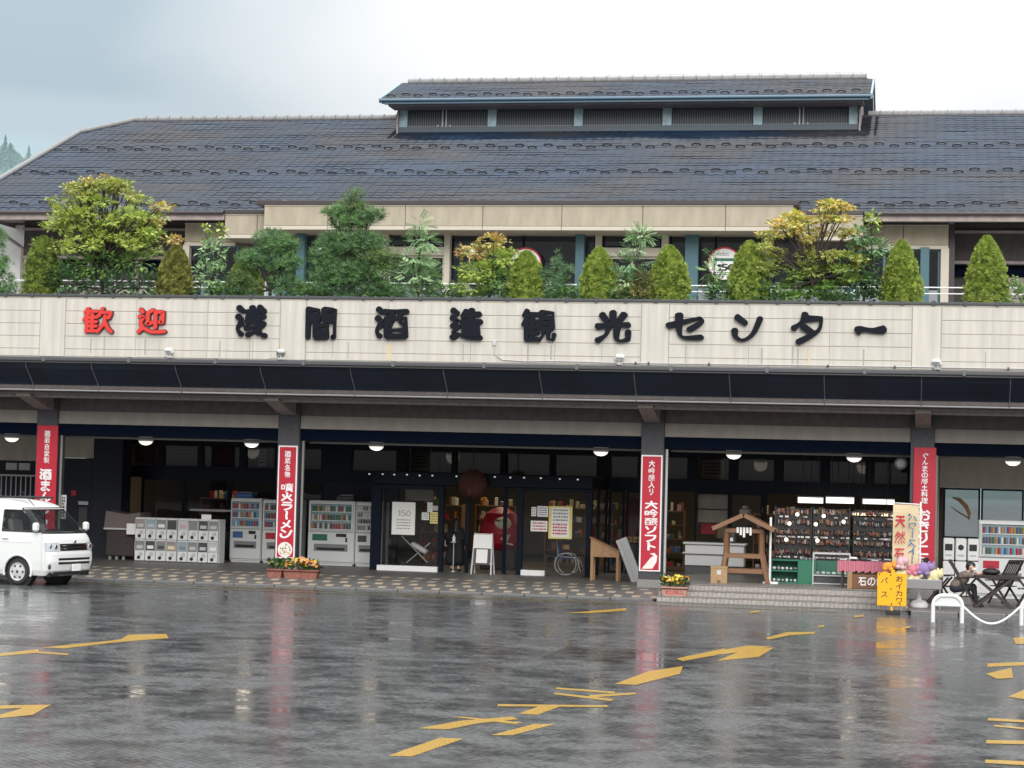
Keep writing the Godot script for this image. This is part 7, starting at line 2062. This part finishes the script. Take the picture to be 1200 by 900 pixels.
	g = G.new(); g.bx(-1.9, -0.95, 1.95, 2.0, -0.42, -0.36, 0.01); g.bx(-1.9, -0.95, 1.95, 2.0, 0.36, 0.42, 0.01); part(t, "roof_rail", g, M.black)

# ---------------------------------------------------------------- ground, markings, pavement, hills
func poly2(s: String) -> Array:
	var o = []
	for c in s.split(" "):
		var q = c.split(",")
		o.append(Vector2(float(q[0]), float(q[1])))
	return o

func asphalt():
	# wetness: broad puddles, trodden patches and grain; water lies smooth, the rest is rough
	var S = 1024
	var im = []
	for q in [[41, 0.008, 4], [42, 0.03, 4], [43, 0.2, 2]]:
		var f := FastNoiseLite.new()
		f.seed = q[0]; f.frequency = q[1]; f.fractal_octaves = q[2]; f.noise_type = FastNoiseLite.TYPE_SIMPLEX_SMOOTH
		var i = f.get_seamless_image(S, S)
		i.convert(Image.FORMAT_L8)
		im.append(i.get_data())
	var a: PackedByteArray = im[0]
	var b: PackedByteArray = im[1]
	var c: PackedByteArray = im[2]
	var ro := PackedByteArray()
	var al := PackedByteArray()
	ro.resize(S * S); al.resize(S * S)
	for i in S * S:
		var w = (a[i] * 0.4 + b[i] * 0.42 + c[i] * 0.18) / 255.0
		var s = smoothstep(0.30, 0.72, w)
		ro[i] = int(255.0 * clampf(0.135 + 0.16 * s - 0.05 * smoothstep(0.36, 0.28, w) + (c[i] / 255.0 - 0.5) * 0.05, 0.04, 1.0))
		al[i] = int(255.0 * clampf(0.76 + 0.14 * s + (c[i] / 255.0 - 0.5) * 0.2 + (float((i * 7919 + (i >> 5) * 104729) % 1009) / 1009.0 - 0.5) * 0.3, 0.0, 1.0))
	var m := mk("asphalt", Color(0.128, 0.132, 0.136), 1.0)
	m.metallic_specular = 0.4
	m.albedo_texture = ImageTexture.create_from_image(Image.create_from_data(S, S, false, Image.FORMAT_L8, al))
	m.roughness_texture = ImageTexture.create_from_image(Image.create_from_data(S, S, false, Image.FORMAT_L8, ro))
	m.roughness_texture_channel = BaseMaterial3D.TEXTURE_CHANNEL_RED
	m.uv1_triplanar = true; m.uv1_world_triplanar = true
	m.uv1_scale = V(0.05, 0.05, 0.05)
	var f := FastNoiseLite.new()
	f.seed = 77; f.frequency = 0.03; f.fractal_octaves = 3
	var nt := NoiseTexture2D.new()
	nt.width = 1024; nt.height = 1024; nt.seamless = true; nt.noise = f; nt.as_normal_map = true; nt.bump_strength = 2.0
	m.normal_enabled = true; m.normal_texture = nt; m.normal_scale = 0.014

func build_ground():
	asphalt()
	var g := G.new()
	g.quad(V(-1200, 0, 90), V(1200, 0, 90), V(1200, 0, -1200), V(-1200, 0, -1200), Vector3.UP)
	struct("parking_lot", g, M.asphalt)
	# worn yellow paint
	var ya := FastNoiseLite.new()
	ya.seed = 9; ya.frequency = 0.05; ya.fractal_octaves = 4
	var nt := NoiseTexture2D.new()
	nt.width = 512; nt.height = 512; nt.seamless = true; nt.noise = ya
	var gr := Gradient.new()
	gr.offsets = PackedFloat32Array([0.0, 0.33, 0.40, 1.0])
	gr.colors = PackedColorArray([Color(1, 1, 1, 0), Color(1, 1, 1, 0), Color(0.85, 0.85, 0.85, 1), Color(1, 1, 1, 1)])
	nt.color_ramp = gr
	var pm := mk("yellow_paint", Color(0.70, 0.42, 0.07), 0.28, 0.0, nt, V(2.2, 2.2, 2.2))
	pm.transparency = BaseMaterial3D.TRANSPARENCY_ALPHA_SCISSOR
	pm.alpha_scissor_threshold = 0.5
	var fm := mk("faded_paint", Color(0.27, 0.22, 0.09), 0.3, 0.0, nt, V(0.35, 0.35, 0.35))
	fm.transparency = BaseMaterial3D.TRANSPARENCY_ALPHA_SCISSOR
	fm.alpha_scissor_threshold = 0.5
	var marks = [
		"-4.48,22.04 -4.29,21.13 -4.06,21.66 -4.31,22.42",
		"-4.38,20.84 -3.94,19.18 -3.91,18.78 -4.14,17.94 -3.66,17.46 -3.32,18.26 -3.53,18.76 -3.76,19.45 -4.02,20.82",
		"-4.28,21.45 -3.63,21.58 -3.52,21.84 -4.17,21.71",
		"-1.69,28.09 -1.21,27.78 -1.15,28.03 -1.55,28.40",
		"-1.36,28.13 -1.19,27.87 -0.99,28.78 -1.13,29.10 -1.18,29.20 -1.31,28.92",
		"3.47,30.52 3.63,28.97 3.88,28.95 3.70,30.49",
		"3.23,28.28 3.51,27.40 3.97,26.76 4.09,26.98 3.74,27.56 3.55,28.23",
		"3.34,27.08 3.47,27.02 4.19,27.28 4.14,27.47",
		"4.09,28.55 4.33,27.39 4.56,27.29 4.30,28.46",
		"3.56,25.56 4.83,25.13 4.86,25.32 3.60,25.79",
		"3.98,26.48 4.07,25.58 4.31,25.52 4.21,26.47",
		"3.88,23.28 4.68,23.48 4.71,23.70 3.92,23.50",
		"3.97,23.93 4.81,24.41 4.79,24.64 4.01,24.14",
		"4.43,24.05 4.95,23.47 4.98,23.68 4.50,24.34",
		"4.53,22.48 4.73,20.41 5.10,19.34 5.20,20.59 4.82,22.47",
		"4.86,18.06 5.40,15.68 5.39,17.11 5.00,18.47",
		"5.50,18.21 5.70,15.88 6.16,15.08 6.06,17.09",
		"5.07,17.28 5.69,14.95 6.12,14.91 5.51,16.87",
		"5.87,13.03 6.14,11.33 6.65,11.02 6.64,11.49 6.23,12.17 5.94,13.41",
		"9.59,16.57 10.25,15.91 10.22,16.57 9.57,17.22",
		"9.51,18.44 9.93,17.19 9.88,18.97 9.64,19.22",
		"9.70,21.82 10.04,20.34 9.95,22.16",
		"9.35,24.57 9.83,24.64 9.81,24.88 9.34,24.85",
		"9.40,25.28 9.78,25.47 9.78,25.64 9.39,25.46",
		"9.26,26.84 9.72,26.73 9.71,27.04 9.25,27.15",
		"9.20,28.54 9.63,28.50 9.62,28.83 9.19,28.80",
		"10.24,10.55 10.56,9.91 10.46,11.92 10.22,12.05",
		"1.51,8.46 2.40,6.05 2.55,6.89 1.94,8.18",
		"7.20,5.71 7.38,5.30 7.40,5.88 7.21,6.29",
		"8.26,8.62 8.37,8.30 8.37,8.80 8.26,9.12",
		"6.61,9.36 6.72,9.03 6.74,9.52 6.63,9.84",
		"5.01,5.60 5.17,5.18 5.22,5.77 5.05,6.18"]
	var root := Node3D.new(); root.name = "road_markings"; add_child(root); tag(root, "worn yellow painted marks on the wet parking lot", "", "", "structure")
	var yy = 0.004
	for s in marks:
		g = G.new()
		var pl = poly2(s)
		var ix = Geometry2D.triangulate_polygon(PackedVector2Array(pl))
		for i in range(0, ix.size(), 3): g.flat(V(pl[ix[i]].x, yy, pl[ix[i]].y), V(pl[ix[i + 1]].x, yy, pl[ix[i + 1]].y), V(pl[ix[i + 2]].x, yy, pl[ix[i + 2]].y), Vector3.UP)
		part(root, "painted_mark", g, pm)
		yy += 0.0002
	# faded lines along the kerb
	for s in [[-12.0, 3.9, -2.5, 3.6], [-9.5, 4.7, 2.0, 4.5], [-3.0, 4.0, 6.8, 4.45], [-7.5, 3.45, -5.2, 3.4]]:
		g = G.new(); g.quad(V(s[0], yy, s[1]), V(s[2], yy, s[3]), V(s[2], yy, s[3] + 0.16), V(s[0], yy, s[1] + 0.16), Vector3.UP); part(root, "faded_line", g, fm)
		yy += 0.0004
	# repaired squares in the asphalt
	var pa = M.asphalt.duplicate()
	pa.albedo_color = Color(0.07, 0.068, 0.066).linear_to_srgb()
	M.asphalt_patch = pa
	for s in [[-9.6, 6.9, 1.5, 1.3], [-3.2, 6.0, 1.2, 1.0], [2.9, 16.6, 1.3, 2.4], [-6.5, 19.5, 2.2, 1.1]]:
		g = G.new(); g.quad(V(s[0], 0.0025, s[1]), V(s[0] + s[2], 0.0025, s[1]), V(s[0] + s[2], 0.0025, s[1] + s[3]), V(s[0], 0.0025, s[1] + s[3]), Vector3.UP)
		tag(struct("asphalt_patch", g, pa), "darker repaired square in the wet asphalt", "")
	# pavement: a ramp from the kerb, then flat to the shop
	g = G.new()
	g.quad(V(-22.0, 0.03, 2.75), V(2.71, 0.03, 2.75), V(2.71, 0.15, 1.7), V(-22.0, 0.15, 1.7), Vector3.UP)
	g.quad(V(-22.0, 0.15, 1.7), V(2.71, 0.15, 1.7), V(2.71, 0.15, -7.0), V(-22.0, 0.15, -7.0), Vector3.UP)
	g.quad(V(8.3, 0.1, 4.7), V(20.5, 0.1, 4.7), V(20.5, 0.1, -4.6), V(8.3, 0.1, -4.6), Vector3.UP)
	var pave = struct("pavement", g, M.pavement)
	var pm1 := G.new(); pm1.box(Vector3.ZERO, V(0.19, 0.03, 0.2), 0.004)
	var pm2 := G.new(); pm2.box(Vector3.ZERO, V(0.19, 0.03, 0.4), 0.004)
	var me1 = pm1.mesh()
	var me2 = pm2.mesh()
	var k = 0
	for z in [2.45, 1.95, 1.0, -0.4]:
		var x = -14.2 + 0.215 * (k % 2)
		while x < 2.6:
			var blocked = false
			for p in PX: if z < 0.1 and z > -0.7 and x > p - 0.15 and x < p + 0.7: blocked = true
			if not blocked:
				var y = 0.15 if z < 1.7 else lerpf(0.15, 0.03, (z - 1.7) / 1.05)
				piece(pave, "paver", me1 if z > 1.7 else me2, M.paver_cream, V(x, y - 0.009, z), Basis(Vector3.RIGHT, 0.114 if z > 1.7 else 0.0))
			x += 0.43
		k += 1
	# kerbs
	var km := G.new(); km.box(Vector3.ZERO, V(0.985, 0.16, 0.14), 0.015)
	var kme = km.mesh()
	var root2 := Node3D.new(); root2.name = "kerb"; add_child(root2); tag(root2, "low grey stone kerb along the pavement", "", "", "structure")
	for i in 24: piece(root2, "kerb_stone", kme, M.kerb, V(-20.9 + i * 1.0, -0.035 + rr(0, 0.006), 2.83))
	for i in 12: piece(root2, "kerb_stone", kme, M.kerb, V(8.85 + i * 1.0, 0.03, 4.78))
	# tiled steps of the stone stall
	var st := Node3D.new(); st.name = "steps"; add_child(st); tag(st, "two tiled steps up to the stone stall", "", "", "structure")
	g = G.new()
	g.bx(2.72, 8.3, 0.0, 0.385, -7.0, 2.7)
	g.bx(2.72, 8.3, 0.0, 0.255, 2.7, 3.0)
	g.bx(2.72, 8.3, 0.0, 0.125, 3.0, 3.3)
	part(st, "step_core", g, M.plinth)
	for s in [[0.385, 2.42, 2.72], [0.255, 2.735, 3.02], [0.125, 3.035, 3.32]]:
		for i in 9:
			g = G.new(); g.bx(2.72 + i * 0.62, 2.72 + i * 0.62 + 0.612, s[0], s[0] + 0.018, s[1], s[2], 0.004); part(st, "tread", g, M.step_tread)
	g = G.new()
	for s in [[0.26, 2.70], [0.13, 3.0], [0.005, 3.3]]:
		for i in 55: g.bx(2.73 + i * 0.1015, 2.73 + i * 0.1015 + 0.094, s[0] + 0.012, s[0] + 0.118, s[1], s[1] + 0.012, 0.003)
	part(st, "riser_tiles", g, M.step_tile, "stuff")
	g = G.new(); g.bx(2.9, 8.3, 0.403, 0.404, -7.0, 2.41); part(st, "platform_floor", g, M.step_tread)

func build_hills():
	var g := G.new()
	var nz := FastNoiseLite.new()
	nz.seed = 6; nz.frequency = 0.012
	var hh = func(x: float, z: float):
		var rise = smoothstep(-470.0, -690.0, z) * smoothstep(-1000.0, -760.0, z)
		return maxf(-2.0, (110.0 - 0.24 * (x + 345.0) + nz.get_noise_2d(x, z) * 9.0) * rise - 2.0)
	for i in 44:
		for j in 22:
			var x0 = -700.0 + i * 25.0
			var z0 = -450.0 - j * 25.0
			g.quad(V(x0, hh.call(x0, z0), z0), V(x0 + 25, hh.call(x0 + 25, z0), z0), V(x0 + 25, hh.call(x0 + 25, z0 - 25), z0 - 25), V(x0, hh.call(x0, z0 - 25), z0 - 25), Vector3.UP)
	struct("hills", g, mk("hill_soil", Color(0.04, 0.06, 0.03), 0.9))
	# a bank of wet haze before the hill
	var fv := FogVolume.new()
	fv.name = "haze"
	fv.shape = RenderingServer.FOG_VOLUME_SHAPE_ELLIPSOID
	fv.size = V(560, 124, 320)
	fv.position = V(-220, 0, -310)
	var fmt := FogMaterial.new()
	fmt.density = 0.0042; fmt.albedo = Color(0.8, 0.93, 0.95)
	fv.material = fmt
	add_child(fv)
	# conifer: stacked ragged skirts
	var c := G.new()
	for k in 9:
		var y0 = 0.1 + k * 0.1
		var r = 0.2 * (1.0 - k / 9.5) + 0.015
		for i in 11:
			var a = TAU * i / 11 + k * 0.7
			var l = r * (0.75 + 0.5 * fposmod(sin(i * 12.9 + k * 7.1) * 43.7, 1.0))
			c.flat(V(0, y0 + 0.13, 0), V(cos(a - 0.3) * l, y0 - 0.02, sin(a - 0.3) * l), V(cos(a + 0.3) * l * 0.9, y0 + 0.01, sin(a + 0.3) * l * 0.9), V(cos(a), 0.6, sin(a)))
	var cm = c.mesh()
	var xf = []
	var cols = []
	for i in 9000:
		var x = rr(-620, -150)
		var z = rr(-780, -500)
		var y = hh.call(x, z)
		if y < 1.0: continue
		var h = rr(9, 16)
		xf.append(Transform3D(Basis(Vector3.UP, rr(0, 6)).scaled(V(h * 1.9, h, h * 1.9)), V(x, y - 1, z)))
		var f = rr(0.6, 1.2)
		cols.append(Color(0.035 * f, 0.08 * f, 0.045 * f))
	var o = swarm(self, "hillside_forest", cm, M.leaf, xf, cols)
	tag(o, "hazy green forest on the hill behind the left end of the roof", "forest")
	# single conifers that rise above the ridge
	var i = 0
	for s in [[-338.0, -716.0, 19.0, "tall pointed conifer on the far hill, highest beside the roof edge"], [-348.0, -716.0, 18.0, "rounded conifer on the far hill left of the pointed one"], [-330.0, -712.0, 17.0, "small conifer on the far hill next to the sloping roof edge"]]:
		var t := thing("conifer_tree", s[3], "tree", V(s[0], hh.call(s[0], s[1]) - 0.5, s[1]), 0.0, "conifers on the far hill")
		g = G.new(); g.tube([V(0, 0, 0), V(0, s[2] * 0.9, 0)], [0.25, 0.05], 6); part(t, "trunk", g, M.bark)
		var m := part(t, "crown", cm, M.conifer)
		m.scale = V(s[2] * 0.75, s[2], s[2] * 0.75)
		i += 1

func make_sky() -> Sky:
	# overcast: brighter overhead, grey blue banks of cloud low at the left, white elsewhere
	var W = 1024
	var H = 512
	var f := FastNoiseLite.new()
	f.seed = 12; f.frequency = 0.9; f.fractal_octaves = 4
	var im := Image.create_empty(W, H, false, Image.FORMAT_RGBF)
	for y in H:
		var el = PI * (0.5 - (y + 0.5) / H)
		var ce = cos(el)
		for x in W:
			var az = wrapf(TAU * (x + 0.5) / W, -PI, PI)
			var d = V(ce * sin(az), sin(el), -ce * cos(az))
			var n = f.get_noise_3d(d.x * 1.6, d.y * 5.0, d.z * 1.6)
			var n2 = f.get_noise_3d(d.x * 5 + 9, d.y * 14.0, d.z * 5)
			var w = clampf(0.98 + 0.7 * n + 0.2 * n2 - 1.55 * exp(-pow((az + 0.47) / 0.19, 2.0)) * smoothstep(0.75, 0.2, absf(el)), 0.0, 1.0)
			var c = Color(0.32, 0.395, 0.445).lerp(Color(0.69, 0.695, 0.70), w)
			var k = (1.0 + 2.3 * maxf(sin(el), 0.0) * maxf(sin(el), 0.0) + 0.45 * maxf(sin(el), 0.0))
			if el < 0.0: k = 0.25; c = Color(0.3, 0.3, 0.3)
			im.set_pixel(x, y, Color(c.r * k, c.g * k, c.b * k))
	var m := PanoramaSkyMaterial.new()
	m.panorama = ImageTexture.create_from_image(im)
	var s := Sky.new()
	s.sky_material = m
	return s

func _ready():
	rng.seed = 20240
	var cam := Camera3D.new()
	cam.name = "camera"
	cam.position = V(8.5, 2.75, 50.4)
	cam.rotation = V(0.04405, 0.19355, 0.026)
	cam.fov = 20.81
	cam.near = 0.1
	cam.far = 2500.0
	add_child(cam)
	cam.current = true
	var e := Environment.new()
	e.background_mode = Environment.BG_SKY
	e.sky = make_sky()
	e.tonemap_mode = Environment.TONE_MAPPER_LINEAR
	e.tonemap_exposure = 1.3
	e.sdfgi_enabled = true; e.ssao_enabled = true; e.ssil_enabled = true
	e.volumetric_fog_enabled = true
	e.volumetric_fog_density = 0.0
	var we := WorldEnvironment.new()
	we.name = "environment"
	we.environment = e
	add_child(we)
	var sun := DirectionalLight3D.new()
	sun.name = "sun"
	sun.light_energy = 0.5
	sun.light_angular_distance = 30.0
	sun.light_color = Color(1.0, 0.99, 0.975)
	sun.shadow_enabled = true
	sun.rotation = V(-0.44, 0.3, 0)
	add_child(sun)
	make_materials()
	mk("headlight", Color(0.42, 0.46, 0.49), 0.12)
	mk("conifer", Color(0.035, 0.085, 0.045), 0.8)
	make_leaves()
	build_ground()
	build_hills()
	build_shop()
	build_signs()
	build_interior()
	build_arcade()
	build_stall()
	build_seating()
	build_van()
	build_people()
	build_plants()
